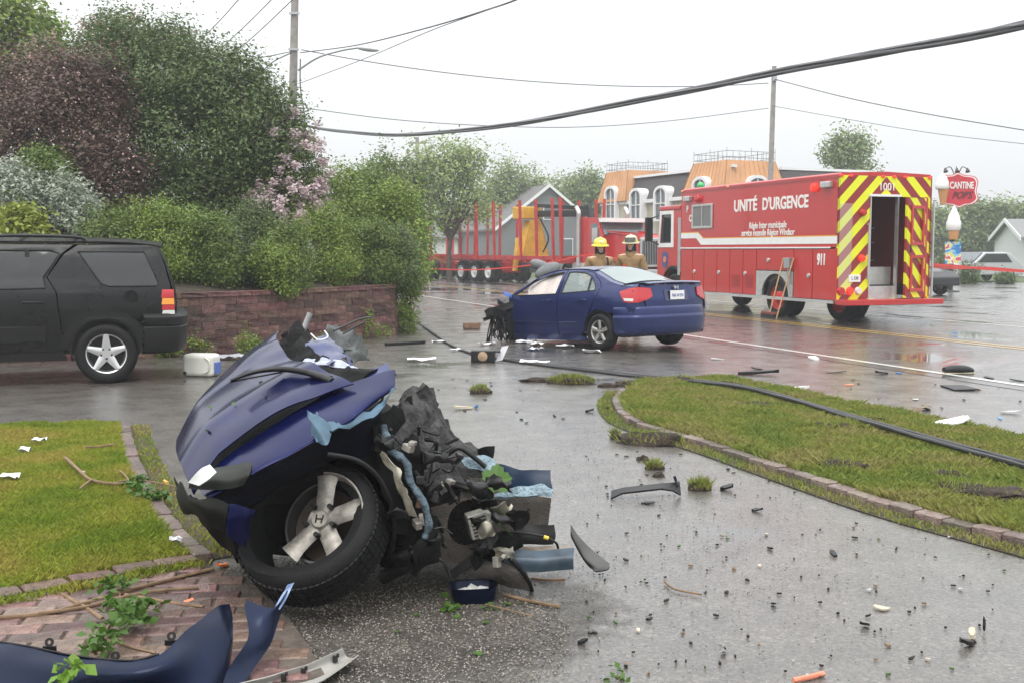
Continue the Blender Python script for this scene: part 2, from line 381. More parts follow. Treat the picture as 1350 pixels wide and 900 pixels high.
def crown_points(blobs, n, rng, clump=.22, per=26, shell=.55, ragged=.3, seed=0):
    B = np.array([[*c, *r] for c, r in blobs], float); wts = (B[:,3]*B[:,4]*B[:,5])**(2/3); wts /= wts.sum()
    nc = max(4, n//per); bi = rng.choice(len(B), nc, p=wts); d = unit(nc,rng)
    rr = shell+(1-shell)*rng.uniform(0,1,nc)**.6; rr *= rng.uniform(.85,1.05,nc)
    k = np.array([noise.noise(Vector((x*2.1+seed*3.7,y*2.1,z*2.1))) for x,y,z in d+B[bi,:3]*.6]); rr *= 1+ragged*k*1.6
    C = B[bi,:3]+d*B[bi,3:]*rr[:,None]
    ci = rng.integers(0,nc,n); p = C[ci]+rng.normal(size=(n,3))*clump*rng.uniform(.5,1.2,n)[:,None]
    return p, d[ci]
def foliage(name, blobs, n, size, m, parent, seed, clump=.22, per=26, shell=.55, ragged=.3, up=.35, aspect=.5, zmin=None, droop=0.):
    rng = np.random.default_rng(seed); p, d = crown_points(blobs, n, rng, clump, per, shell, ragged, seed)
    if zmin is not None: k = p[:,2] > zmin; p, d = p[k], d[k]
    b = np.array(wm(parent).translation); return link(name, leaf_mesh(name, p-b, size, rng, up, aspect, d, droop), m, parent)
def limbs(mb, base, blobs, r, rng, n=10, split=.35):
    base = Vector(base)
    tops = [Vector(c) for c,_ in blobs]; cen = sum(tops, Vector())/len(tops)
    fork = base.lerp(Vector((cen.x, cen.y, max(base.z+.3, cen.z))), split)
    mb.tube(cr([base, base.lerp(fork,.5)+Vector((rng.uniform(-.05,.05)*r*10, rng.uniform(-.05,.05)*r*10,0)), fork],4), [r*(1-.05*i) for i in range(9)], 8)
    for i in range(n):
        c, rad = blobs[i % len(blobs)]; a = rng.uniform(0,6.28); e = rng.uniform(-.2,.9)
        tip = Vector(c)+Vector((math.cos(a)*rad[0]*.75, math.sin(a)*rad[1]*.75, e*rad[2]*.85)); mid = fork.lerp(tip,.45)+Vector((rng.uniform(-.1,.1),rng.uniform(-.1,.1),.12))*rad[2]*.5
        mb.tube(cr([fork, mid, tip],4), [r*.55*(1-.1*k) for k in range(9)], 5)
    return mb
M_BARK = mat('bark', (.075,.06,.048), .85, var=.4, vscale=14, bump=.6, bscale=40)
def plant(name, label, cat, base, blobs, n, size, m, seed, trunk=.08, nl=10, group=None, split=.35, cname='crown', tname='trunk', **kw):
    t = thing(name, label, cat, base, group=group); rng = random.Random(seed)
    limbs(MB(), base, blobs, trunk, rng, nl, split).build(tname, M_BARK, t, 60, world=True)
    foliage(cname, blobs, n, size, m, t, seed, **kw); return t

# ---------------------------------------------------------------- retaining wall of split blocks
WALL = [(-12.5,13.6),(-9.5,14.6),(-7.3,15.4),(-5.2,16.35),(-4.3,17.15),(-3.45,18.35),(-2.75,19.55),(-2.30,20.5),(-2.22,21.3),(-2.5,22.3),(-3.4,24.6),(-5.0,29.0)]
wl = [Vector((p.x,p.y,0)) for p in cr([(a,b,0) for a,b in WALL], 14)]
WL_S = [0.]
for a, b in zip(wl, wl[1:]): WL_S.append(WL_S[-1]+(b-a).length)
def wall_at(s):
    for i in range(len(wl)-1):
        if s <= WL_S[i+1] or i == len(wl)-2:
            t = (s-WL_S[i])/(WL_S[i+1]-WL_S[i]); d = (wl[i+1]-wl[i]).normalized(); return wl[i].lerp(wl[i+1], t), d
def objrand(m, lo=.6, hi=1.4, hue=.03):
    t = m.node_tree; b = t.nodes['Principled BSDF']; s = b.inputs['Base Color'].links[0].from_socket
    oi = t.nodes.new('ShaderNodeObjectInfo'); hs = t.nodes.new('ShaderNodeHueSaturation'); mr = t.nodes.new('ShaderNodeMapRange'); mr.inputs['To Min'].default_value = lo; mr.inputs['To Max'].default_value = hi
    t.links.new(oi.outputs['Random'], mr.inputs[0]); t.links.new(mr.outputs[0], hs.inputs['Value'])
    mm = t.nodes.new('ShaderNodeMath'); mm.operation = 'MULTIPLY'; mm.inputs[1].default_value = 17.3; ml = t.nodes.new('ShaderNodeMath'); ml.operation = 'FRACT'
    mh = t.nodes.new('ShaderNodeMapRange'); mh.inputs['To Min'].default_value = .5-hue; mh.inputs['To Max'].default_value = .5+hue
    t.links.new(oi.outputs['Random'], mm.inputs[0]); t.links.new(mm.outputs[0], ml.inputs[0]); t.links.new(ml.outputs[0], mh.inputs[0]); t.links.new(mh.outputs[0], hs.inputs['Hue'])
    t.links.new(s, hs.inputs['Color']); t.links.new(hs.outputs[0], b.inputs['Base Color']); return m
M_BLOCK = objrand(mat('split_block', (.115,.058,.047), .6, var=.5, vscale=9, bump=1., bscale=35), .45, 1.5)
wall = thing('retaining_wall', 'low curved retaining wall of rough reddish split blocks holding the planted bank', 'wall', (-3.45,18.35,0))
def block_mesh(seed, L=.412, D=.2, Hh=.122):
    bm = bmesh.new(); bmesh.ops.create_cube(bm, size=1); bmesh.ops.subdivide_edges(bm, edges=bm.edges[:], cuts=1, use_grid_fill=True)
    rr = random.Random(seed)
    for v in bm.verts:
        v.co = Vector((v.co.x*L, v.co.y*D, v.co.z*Hh))
        if v.co.y < 0: v.co.y += rr.uniform(-.006,.014)*(1 if abs(v.co.x) < .1 and abs(v.co.z) < .03 else -.6) - .004
        v.co.x += rr.uniform(-.006,.006); v.co.z += rr.uniform(-.003,.003)
    me = bpy.data.meshes.new('block'); bm.to_mesh(me); bm.free(); me.materials.append(M_BLOCK); return me
BLK = [block_mesh(i) for i in range(6)]; CAP = [block_mesh(20+i, .40, .27, .07) for i in range(3)]
_I = wm(wall).inverted()
s_start = 4.6
nb = 0
for c in range(7):
    s = s_start + (.21 if c % 2 else 0)
    while s < 21.5:
        p, d = wall_at(s); o = bpy.data.objects.new('block', BLK[random.randrange(6)]); COL.objects.link(o); o.parent = wall
        q = _I @ Vector((p.x, p.y, .061+c*.126)); o.location = q + Vector((-d.y, d.x, 0))*(.1+.008*c+random.uniform(-.008,.008)); o.rotation_euler = (0,0,math.atan2(d.y,d.x)); s += .42; nb += 1
s = s_start
while s < 21.5:
    p, d = wall_at(s); o = bpy.data.objects.new('cap_block', CAP[random.randrange(3)]); COL.objects.link(o); o.parent = wall
    q = _I @ Vector((p.x, p.y, 7*.126+.036)); o.location = q + Vector((-d.y, d.x, 0))*.15; o.rotation_euler = (0,0,math.atan2(d.y,d.x)); s += .407
# bank behind it
rows = []
for i in range(0, len(wl), 3):
    p = wl[i]; d = (wl[min(i+1,len(wl)-1)]-wl[max(i-1,0)]).normalized(); nn = Vector((-d.y,d.x,0)); far = Vector((-24, 34, 0))
    row = []
    for k in range(9):
        u = k/8; q = (p+nn*.22).lerp(p*.25+far*.75, u**1.5); row.append((q.x, q.y, .90+1.0*u**.8+.06*noise.noise(Vector((q.x,q.y,0)))))
    row.insert(0, (row[0][0], row[0][1], -.01)); rows.append(row)
bmb = MB(); bmb.sheet([list(r) for r in rows], .02); bmb.build('bank', M_SOIL, smooth=60, kind='structure')
def bank_z(x, y):
    best = 1e9
    for p in wl:
        d = (p.x-x)**2+(p.y-y)**2
        if d < best: best = d
    return .9+min(1, math.sqrt(best)/14)*.8

# ---------------------------------------------------------------- planting on the bank
LG = leafmat('leaf_green', (.12,.178,.036)); LD = leafmat('leaf_dark_green', (.105,.152,.05)); LL = leafmat('leaf_light', (.185,.26,.045))
LP = leafmat('leaf_purple', (.125,.082,.062), .5); LS = leafmat('leaf_silver', (.34,.38,.30), .4); LY = leafmat('leaf_lime', (.24,.28,.04), .25)
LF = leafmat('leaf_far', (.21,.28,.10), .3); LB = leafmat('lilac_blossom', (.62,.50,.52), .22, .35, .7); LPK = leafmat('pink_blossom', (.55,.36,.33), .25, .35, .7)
def blob(px, py, Y, rx, rz, ry=None):
    c = P(px, py, Y); k = FPX/Y; return ((c.x, c.y, c.z), (rx/k, (ry if ry else rx/k*.8), rz/k))
def gb(px, Y): c = P(px, 330, Y); return (c.x, c.y, bank_z(c.x, c.y)-.05)
plant('lilac_tree', 'tall broad green lilac with faint pink blossom at its top, on the bank', 'tree', gb(270,22.),
      [blob(255,190,22,110,105,1.5), blob(205,100,22.3,85,78,1.2), blob(300,120,22,75,55,1.1), blob(340,190,21.6,62,70,1.0), blob(255,270,21.3,110,60,1.0), blob(150,85,22.8,55,60,.9)],
      105000, .082, LD, 11, trunk=.12, nl=16, clump=.17, per=40, ragged=.38)
t = thing('purple_leaf_tree', 'dark reddish-brown leaved tree crowding the green lilac beside the black car', 'tree', gb(70,20.5))
bl = [blob(70,190,20.5,95,100,1.3), blob(30,130,20.8,70,65,1.0), blob(130,230,20.2,70,75,.9), blob(60,270,20.2,80,50,.9), blob(120,120,21,55,60,.8)]
limbs(MB(), gb(70,20.5), bl, .11, random.Random(3), 14).build('trunk', M_BARK, t, 60, world=True)
foliage('crown', bl, 62000, .075, LP, t, 12, clump=.15, per=34, ragged=.3)
foliage('blossoms', bl, 2600, .05, LPK, t, 13, clump=.2, per=6, shell=.8, aspect=.8)
t = thing('pale_lilac', 'lilac bush covered in pale pinkish-white blossom clusters beside the wooden pole', 'shrub', gb(385,22.))
bl = [blob(388,230,22,36,72,.9), blob(365,270,21.6,45,50,.8), blob(405,275,21.8,26,45,.6), blob(375,185,22.2,24,36,.6)]
limbs(MB(), gb(385,22), bl, .06, random.Random(4), 12).build('stem', M_BARK, t, 60, world=True)
foliage('foliage', bl, 13000, .09, LG, t, 14, clump=.14, per=30)
foliage('blossoms', [blob(398,235,21.5,36,74,.9), blob(372,275,21.0,48,44,.7), blob(408,280,21.2,26,38,.7), blob(380,180,21.7,26,36,.6), blob(345,270,20.9,24,30,.5)], 11500, .06, LB, t, 15, clump=.055, per=70, shell=.7, aspect=.85)
plant('maple_tree', 'light green tree top rising behind the purple-leaved tree', 'tree', (-13.5,27,1.4), [blob(15,40,27,60,55,1.3), blob(50,85,27,38,32,1), blob(0,100,27,50,40,1)], 15000, .15, LL, 16, trunk=.16, nl=14, clump=.25, per=30)
t = thing('pink_blossom_shrub', 'leggy shrub with faded pink flower heads poking above the lilac', 'shrub', gb(120,23.5))
bl = [blob(135,45,23.5,26,30,.5), blob(170,45,23.5,32,28,.5), blob(62,70,23.5,20,24,.5), blob(225,60,23.5,34,26,.5)]
limbs(MB(), gb(120,23.5), bl, .05, random.Random(8), 14).build('stem', M_BARK, t, 60, world=True)
foliage('foliage', bl, 3600, .1, LD, t, 17, clump=.14, per=16); foliage('blossoms', bl, 1800, .075, LPK, t, 18, clump=.08, per=22, shell=.8, aspect=.8)
for i, (px,py,Y,rx,rz,n,sz,m,nm,lab) in enumerate((
    (25,255,18.2,32,44,7000,.07,LS,'silver_leaf_shrub','silvery white-leaved shrub beside the yellow-green sapling'),
    (90,270,18.4,34,40,7000,.07,LS,'silver_leaf_shrub','silvery white-leaved shrub between green shrub and spirea, right behind the black car'),
    (62,225,19.,28,30,6000,.075,LG,'green_shrub','rounded mid-green shrub between the two silvery shrubs'),
    (30,295,17.3,27,23,1500,.12,LY,'lime_sapling','small yellow-green broadleaf sapling above the black car roof'))):
    plant(nm, lab, 'shrub', gb(px,Y), [blob(px,py,Y,rx,rz,.5), blob(px+8,py+16,Y,rx*.8,rz*.7,.5), blob(px-8,py-8,Y+.1,rx*.7,rz*.8,.45)], n, sz, m, 30+i, trunk=.03, nl=9, cname='foliage', tname='stem', clump=.09, per=24)
# spirea row spilling over the wall
spx = [(150,318,17.9,50,44),(212,318,18.0,52,50),(272,325,18.2,48,48),(330,318,18.9,50,52),(375,338,18.7,34,38),(425,322,20.3,50,50),(480,330,21.3,46,44),(520,338,21.8,36,38)]
SPL = ['green spirea just behind the roof end of the black car','green spirea on the wall above the black car tail lamp','green spirea on the wall above the white jug','green spirea left of the bright shrub that spills over the wall','small green spirea right behind the bright spilling shrub','green spirea on the wall below the pale blossoming lilac','green spirea between the pale lilac and the curved wall end','green spirea topping the curved end of the wall']
for i, (px,py,Y,rx,rz) in enumerate(spx):
    plant('spirea_shrub', SPL[i], 'shrub', gb(px,Y),
      [blob(px,py,Y,rx,rz,.65), blob(px-rx*.4,py+rz*.55,Y-.45,rx*.6,rz*.55,.4), blob(px+rx*.45,py+rz*.6,Y-.45,rx*.55,rz*.5,.4), blob(px+rx*.1,py-rz*.5,Y,rx*.5,rz*.45,.4)],
      16000, .056, (LG,LL,LG,LD)[i%4], 50+i, trunk=.025, nl=14, group='spirea along the wall', cname='foliage', tname='stem', clump=.085, per=28, ragged=.45, aspect=.4, shell=.6)
plant('spilling_shrub', 'bright green shrub spilling over the wall cap opposite the white jug', 'shrub', gb(368,18.3), [blob(368,352,18.05,34,34,.4), blob(372,376,17.9,22,20,.25), blob(350,340,18.2,24,24,.35)], 8000, .05, LL, 70, trunk=.02, nl=8, cname='foliage', tname='stem', clump=.06, per=24, aspect=.4)
for i, (px,py,Y,rx,rz,ry,n,m,lab) in enumerate((
    (455,285,24,44,62,1.2,15000,LL,'tall light green bush behind the pale blossoming lilac'),
    (510,270,27,48,60,1.4,14000,LG,'broad green bush leaning towards the road at the end of the bank'),
    (530,300,24.5,36,56,1.1,13000,LL,'bright green bush hanging over the curved end of the wall'))):
    plant('roadside_bush', lab, 'bush', (P(px,330,Y).x, P(px,330,Y).y, .9), [blob(px,py,Y,rx,rz,ry), blob(px+rx*.3,py+rz*.6,Y-.3,rx*.8,rz*.6,ry*.7), blob(px-rx*.3,py-rz*.2,Y,rx*.8,rz*.8,ry*.8)], n, .085, m, 80+i, trunk=.05, nl=12, cname='foliage', tname='stem', clump=.14, per=30, ragged=.4)
plant('trailing_bush', 'green bush reaching the ground round the end of the wall', 'bush', (-1.95,21.9,0), [blob(530,395,21.6,22,45,.5), blob(540,360,21.8,25,36,.6), blob(535,425,21.5,16,18,.35), blob(515,350,21.8,30,30,.6)], 14000, .06, LL, 90, trunk=.04, nl=12, cname='foliage', tname='stem', clump=.09, per=28, aspect=.4)
# weeds at the foot of the wall
for i, (px,py,h) in enumerate(((245,468,22),(295,462,34),(380,445,40),(330,468,18),(485,446,22),(268,452,22),(430,462,12),(215,470,16))):
    g = G(px, py); Y = g.y-.02
    t = thing('weed', 'tuft of weeds rooted at the foot of the block wall', 'weed', (g.x,Y,0), group='weeds along the foot of the wall'); k = FPX/Y; hh = h/k*1.5
    mb = MB(); rr = random.Random(i)
    for q in range(7):
        a = rr.uniform(0,6.28); mb.tube([(0,0,-.005),(math.cos(a)*.05,math.sin(a)*.03-.02,hh*.6),(math.cos(a)*.12,math.sin(a)*.05-.03,hh*1.2)], .004, 4)
    mb.build('stem', LG, t)
    foliage('foliage', [((g.x,Y-.1,hh*.55),(hh*.7,.12,hh*.55)), ((g.x+.1,Y-.06,hh*.35),(hh*.8,.12,hh*.35))], 900, .055, LL, t, 100+i, clump=.04, per=16, zmin=.005, aspect=.35)

# ---------------------------------------------------------------- far trees
def far_tree(px, base_y, Y, blobs, n, size, m, seed, label, name='tree', trunk=.18, split=.45, **kw):
    c = P(px, base_y, Y)
    return plant(name, label, 'tree', (c.x, c.y, 0), [blob(*b) for b in blobs], n, size, m, seed, trunk=trunk, nl=16, split=split, **kw)
far_tree(593,330,56,[(590,235,56,50,50),(560,215,56,34,32),(620,215,56,30,32),(600,205,56,30,24),(575,275,56,45,30),(625,270,56,35,30)],9500,.20,leafmat('leaf_elm',(.28,.36,.13),.3),201,'loose pale green tree behind the log trailer with bare limbs showing','elm_tree',.16,.4,clump=.30,per=13,shell=.3,ragged=.55)
far_tree(507,330,48,[(505,262,48,36,44),(480,275,48,26,36),(535,250,48,30,36),(520,300,48,45,36)],13000,.2,LD,202,'dense dark green tree between the bank and the pale elm','dense_tree',clump=.3)
far_tree(675,330,88,[(675,255,88,38,44),(700,265,88,28,34),(655,270,88,26,34),(690,285,88,40,24)],13000,.3,LF,203,'rounded pale tree behind the gabled house',clump=.5)
far_tree(772,330,95,[(772,250,95,22,26),(765,275,95,18,26),(785,272,95,16,24)],7000,.32,LF,204,'small round tree left of the copper-roofed tower',clump=.45)
far_tree(1120,330,74,[(1118,205,74,28,26),(1100,200,74,16,18),(1135,190,74,16,18),(1112,180,74,8,16),(1125,240,74,36,26)],5200,.26,LF,205,'open-branched young tree behind the flat dark roof','young_tree',.14,.55,clump=.36,per=14)
far_tree(735,330,105,[(735,262,105,24,26),(725,285,105,24,22)],6000,.34,LF,206,'hazy tree between the gabled house and the small round tree',clump=.5)
for i,(px,py,rx,rz) in enumerate(((1250,300,40,30),(1290,295,34,28),(1325,290,36,24),(1345,300,30,26),(1215,300,34,28))):
    far_tree(px,330,100,[(px,py,100,rx,rz),(px+8,py+15,100,rx,rz*.8),(px-10,py-6,100,rx*.6,rz*.6)],9000,.36,(LF,LG)[i%2],210+i,'leafy tree in the line of trees behind the grey bungalow',group='trees behind the bungalow',clump=.5)
for i,(px,py,Y,rx,rz,lab) in enumerate(((1278,362,52,16,20,'dark rounded conifer shrub on the grass behind the ice cream sign'),(1325,368,52,12,8,'low shrub on the grass beside the bungalow drive'),(1243,356,54,10,26,'narrow bushy shrub just behind the emergency truck'))):
    c = P(px,330,Y); plant('garden_shrub', lab, 'shrub', (c.x,c.y,0), [blob(px,py,Y,rx,rz,.5),blob(px,py+6,Y,rx*.9,rz*.8,.5)], 3500,.1,LD,230+i,trunk=.03,nl=6,cname='foliage',tname='stem',clump=.1,zmin=.02)
# hill of far woods closing the horizon
hp = []
for k in range(70):
    a = R(-62+124*k/69); rr = 430; h = 7+5*noise.noise(Vector((k*.21,0,3)))+2.4*noise.noise(Vector((k*.9,1,3)))
    hp.append([(math.sin(a)*rr, math.cos(a)*rr, -1), (math.sin(a)*rr, math.cos(a)*rr, max(3,h)), (math.sin(a)*(rr+80), math.cos(a)*(rr+80), max(3,h)*.6)])
m_ = MB(); m_.sheet(hp, .5); m_.build('wooded_hill', mat('far_woods', (.06,.085,.04), .95, var=.5, vscale=.08, bump=1, bscale=.3), smooth=60, kind='structure')
# ================================================================== LAWNS, EDGING, PAVERS
def gpts(px): return [G(a,b) for a,b in px]
LAWN_R = gpts([(156,563),(160,590),(168,620),(184,655),(208,695),(232,725),(252,742)])
LAWN_B = gpts([(252,742),(190,754),(120,768),(60,779),(0,790),(-60,801),(-150,818)])
lawn_poly = cr(LAWN_R,5)+cr(LAWN_B,4)[1:]+[G(-420,700),G(-420,566),G(-200,566),G(0,567)]
lawn_xy = [(p.x,p.y) for p in lawn_poly]
ISL_N = gpts([(830,518),(820,532),(828,548),(850,562),(900,578),(960,596),(1080,637),(1200,676),(1350,716),(1500,756),(1650,796),(1800,836)])
ISL_F = gpts([(1950,712),(1800,676),(1650,645),(1500,614),(1350,582),(1200,553),(1080,528),(1000,510),(940,503),(880,505),(845,510)])
isl_poly = cr(ISL_N,5)+cr(ISL_F,4); isl_xy = [(p.x,p.y) for p in isl_poly]
sheet_poly('lawn', lawn_xy, .035, M_TURF); sheet_poly('grass_island', isl_xy, .03, M_TURF)
def in_poly(xy, P2):
    x, y = P2[:,0], P2[:,1]; ins = np.zeros(len(P2), bool); n = len(xy); j = n-1
    for i in range(n):
        xi, yi = xy[i]; xj, yj = xy[j]
        c = ((yi > y) != (yj > y)) & (x < (xj-xi)*(y-yi)/(yj-yi+1e-12)+xi); ins ^= c; j = i
    return ins
def grass(name, xy, n, z, hgt, wid, m, seed, label, near=None):
    rng = np.random.default_rng(seed); A = np.array(xy); lo, hi = A.min(0), A.max(0); pts = np.empty((0,2))
    while len(pts) < n:
        q = rng.uniform(lo, hi, (n*3,2))
        Yv = q[:,1]; px = CX+FPX*q[:,0]/Yv; q = q[(px > -120) & (px < 1800)]
        q = q[in_poly(xy, q)]; pts = np.vstack([pts, q])
    pts = pts[:n]; nz = np.array([noise.noise(Vector((a*1.3,b*1.3,seed))) for a,b in pts]); nz2 = np.array([noise.noise(Vector((a*6,b*6,seed))) for a,b in pts])
    h = hgt*(1+.45*nz+.4*nz2)*rng.uniform(.5,1.25,n); a = rng.uniform(0,2*np.pi,n); d = np.c_[np.cos(a),np.sin(a)]; ln = rng.uniform(.2,.95,n)*h
    b = rng.uniform(0,2*np.pi,n); s = np.c_[np.cos(b),np.sin(b)]*wid*rng.uniform(.6,1.3,n)[:,None]
    V = np.empty((n,4,3)); V[:,0,:2] = pts-s; V[:,0,2] = z-.004; V[:,1,:2] = pts+s; V[:,1,2] = z-.004
    mid = pts+d*(ln*.4)[:,None]; V[:,2,:2] = mid+s*.7; V[:,2,2] = z+h*.62; V[:,3,:2] = pts+d*ln[:,None]; V[:,3,2] = z+h*.9
    me = quads_mesh(name, V.reshape(-1,3), 4, 1, [(0,1,2,3)]); return tag(link(name, me, m, kind='stuff'), label, 'grass')
def grassmat(name, c1, c2, c3):
    m = leafmat(name, c1, .3, .35, .5); t = m.node_tree
    hs = [n for n in t.nodes if n.type == 'HUE_SAT'][0]; co = t.nodes.new('ShaderNodeTexCoord'); no = t.nodes.new('ShaderNodeTexNoise'); no.inputs['Scale'].default_value = 1.6; no.inputs['Detail'].default_value = 4
    t.links.new(co.outputs['Object'], no.inputs['Vector']); r = t.nodes.new('ShaderNodeValToRGB'); e = r.color_ramp.elements
    e[0].position = .36; e[0].color = (*c1,1); e[1].position = .64; e[1].color = (*c3,1); k = e.new(.5); k.color = (*c2,1)
    t.links.new(no.outputs['Fac'], r.inputs[0]); t.links.new(r.outputs[0], hs.inputs['Color']); return m
MG1 = grassmat('grass_lawn', (.19,.26,.03), (.28,.31,.045), (.36,.31,.07)); MG2 = grassmat('grass_island', (.17,.225,.045), (.24,.265,.06), (.28,.26,.09))
grass('lawn_grass', lawn_xy, 120000, .035, .042, .0022, MG1, 3, 'short yellow-green mown grass of the lawn beside the wreck')
grass('island_grass', isl_xy, 185000, .03, .065, .004, MG2, 4, 'mown grass of the curved island between driveway and road')
# thin weedy strip on the outer side of both edgings
def strip(line, off0, off1):
    a, b = [], []
    for i, p in enumerate(line):
        d = (line[min(i+1,len(line)-1)]-line[max(i-1,0)]).normalized(); nn = Vector((d.y,-d.x,0)); a.append(p+nn*off0); b.append(p+nn*off1)
    return a, b
ic = cr(ISL_N,5)
a, b = strip(ic, .11, .26)
es = [(p.x,p.y) for p in a]+[(p.x,p.y) for p in reversed(b)]
sheet_poly('verge_soil', es, .006, M_SOIL)
grass('verge_weeds', es, 4200, .006, .03, .004, MG2, 6, 'sparse weeds and soil along the outer side of the island edging')
lc = cr(LAWN_R,5); a, b = strip(lc, -.10, -.26)
es = [(p.x,p.y) for p in a]+[(p.x,p.y) for p in reversed(b)]
sheet_poly('verge_soil', es, .006, M_SOIL); grass('verge_weeds', es, 1500, .006, .03, .003, MG1, 7, 'weedy strip between lawn edging and driveway')

M_BRICK = objrand(mat('edging_brick', (.155,.088,.073), .5, var=.6, vscale=22, bump=.7, bscale=90, coat=.25), .55, 1.35)
M_BRICKG = objrand(mat('edging_brick_grey', (.17,.125,.105), .5, var=.4, vscale=22, bump=.7, bscale=90, coat=.3), .6, 1.3)
def brick_mesh(nm, L, Wd, Hh, seed, m):
    bm = bmesh.new(); bmesh.ops.create_cube(bm, size=1); rr = random.Random(seed)
    for v in bm.verts: v.co = Vector((v.co.x*L*rr.uniform(.97,1), v.co.y*Wd*rr.uniform(.97,1), v.co.z*Hh+rr.uniform(-.003,.003)))
    bmesh.ops.bevel(bm, geom=bm.edges[:], offset=.007, segments=1, affect='EDGES'); me = bpy.data.meshes.new(nm); bm.to_mesh(me); bm.free(); me.materials.append(m); return me
def edging(name, label, line, off, m, L=.20, Wd=.10, Hh=.09, top=.055, smax=99):
    t = thing(name, label, 'edging', (line[0].x, line[0].y, 0)); ms = [brick_mesh('brick', L-.008, Wd, Hh, i, m) for i in range(4)]; S = [0.]
    for p, q in zip(line, line[1:]): S.append(S[-1]+(q-p).length)
    s = L/2; i = 0
    while s < min(S[-1], smax):
        while S[i+1] < s: i += 1
        p = line[i].lerp(line[i+1], (s-S[i])/(S[i+1]-S[i])); d = (line[i+1]-line[i]).normalized(); nn = Vector((d.y,-d.x,0))
        o = bpy.data.objects.new('brick', random.choice(ms)); COL.objects.link(o); o.parent = t; q = p+nn*off
        o.location = Vector((q.x, q.y, top-Hh/2+random.uniform(-.008,.006)))-t.location; o.rotation_euler = (random.uniform(-.06,.06), random.uniform(-.03,.03), math.atan2(d.y,d.x)+random.uniform(-.04,.04)); s += L
    return t
edging('island_edging', 'worn grey-brown brick edging curving along the driveway side of the grass island', cr(ISL_N,8), .05, M_BRICKG)
edging('lawn_edging', 'reddish brick edging down the wreck side of the lawn', cr(LAWN_R,8), -.05, M_BRICKG, L=.2)
edging('lawn_edging', 'red brick edging between the lawn and the brick paving', cr(LAWN_B,8), -.06, M_BRICK, L=.21, Wd=.12)
lb_ = cr(LAWN_B,5); a, b = strip(lb_, -.12, -.22); a = [p+Vector((0,0,0)) for p in a]
es = [(p.x,p.y) for p in a]+[(p.x,p.y) for p in reversed(b)]
grass('paving_weeds', es, 1500, .032, .035, .003, MG1, 9, 'weeds and grass growing between the lawn edging and the brick paving')
# loose stones on the gravelly patch
rng = np.random.default_rng(5); q_ = rng.uniform(np.array(gxy).min(0)-.15, np.array(gxy).max(0)+.15, (30000,2)); q_ = q_[in_poly(gxy,q_) | (rng.uniform(size=len(q_)) < .06)][:9000]; q_ = q_[~in_poly(lawn_xy,q_)]
n_ = len(q_); r_ = rng.uniform(.002,.0065,n_); u_ = rng.uniform(.6,1.3,(n_,6)); V_ = np.zeros((n_,6,3))
for i_,(dx,dy,dz) in enumerate(((1,0,0),(0,1,0),(-1,0,0),(0,-1,0),(0,0,.8),(0,0,-.6))): V_[:,i_,0] = q_[:,0]+dx*r_*u_[:,i_]; V_[:,i_,1] = q_[:,1]+dy*r_*u_[:,i_]; V_[:,i_,2] = .006+dz*r_*u_[:,i_]
tag(link('loose_gravel', quads_mesh('loose_gravel', V_.reshape(-1,3), 6, 1, [(0,1,4),(1,2,4),(2,3,4),(3,0,4),(1,0,5),(2,1,5),(3,2,5),(0,3,5)]), mat('pebble',(.20,.18,.155),.45,island=.7), kind='stuff'), 'loose wet pebbles scattered round the wreck', 'gravel')
# red pavers
pav = gpts([(262,752),(330,775),(372,815),(400,850),(432,905)])
pav_xy = [(p.x,p.y) for p in cr(pav,4)]+[(-4.2,2.6),(-4.2,4.2)]+[(p.x-.0,p.y-.13) for p in reversed(cr(LAWN_B,4))]
sheet_poly('paver_bed', pav_xy, .030, mat('paver_sand',(.095,.075,.06),.9,var=.4,vscale=12,bump=.6,bscale=60))
pv = thing('brick_paving', 'red brick paving between the lawn edging and the gravelly driveway', 'paving', (-2,4,0))
pms = [brick_mesh('brick', .214, .104, .05, 40+i, M_BRICK) for i in range(4)]
ang = R(9); ca, sa = math.cos(ang), math.sin(ang); A = np.array(pav_xy); cnt = 0
for iy in range(-30,30):
    for ix in range(-20,24):
        u = ix*.222+(.111 if iy % 2 else 0); v = iy*.112; x = -1.9+u*ca-v*sa; y = 4.1+u*sa+v*ca
        c4 = np.array([[x+du*ca-dv*sa, y+du*sa+dv*ca] for du in (-.08,.08) for dv in (-.035,.035)])
        if y < 3.0 or not in_poly(pav_xy, c4).all(): continue
        px = CX+FPX*x/y
        if px < -150: continue
        o = bpy.data.objects.new('brick', random.choice(pms)); COL.objects.link(o); o.parent = pv; cnt += 1
        o.location = Vector((x,y,.006+.016+random.uniform(-.003,.003)-.008))-pv.location; o.rotation_euler = (random.uniform(-.03,.03),random.uniform(-.02,.02),ang+random.uniform(-.06,.06))
# ================================================================== POLES, WIRES, BUILDINGS, SIGN
M_WOODP = mat('weathered_wood', (.27,.25,.23), .8, var=.25, vscale=4, bump=.4, bscale=30); M_GALV = mat('galvanised', (.42,.43,.44), .4, metal=.8)
M_CABLE = mat('black_cable', (.035,.036,.038), .5); M_BLACK = mat('black_plastic', (.008,.008,.0085), .42, spec=.35, var=.3, vscale=12); M_WHITE = mat('white_paint', (.75,.75,.73), .5, var=.06)
def pole(label, px_b, px_t, Y, ztop, r, extra=None):
    b = P(px_b, 330, Y); b.z = 0; tp = P(px_t, 330, Y); tp.z = ztop; t = thing('utility_pole', label, 'pole', b)
    MB().tube([b+Vector((0,0,-.01)), b.lerp(tp,.5), tp], [r*1.15, r, r*.85], 14).build('pole', M_WOODP, t, 60, world=True); return t, b, tp
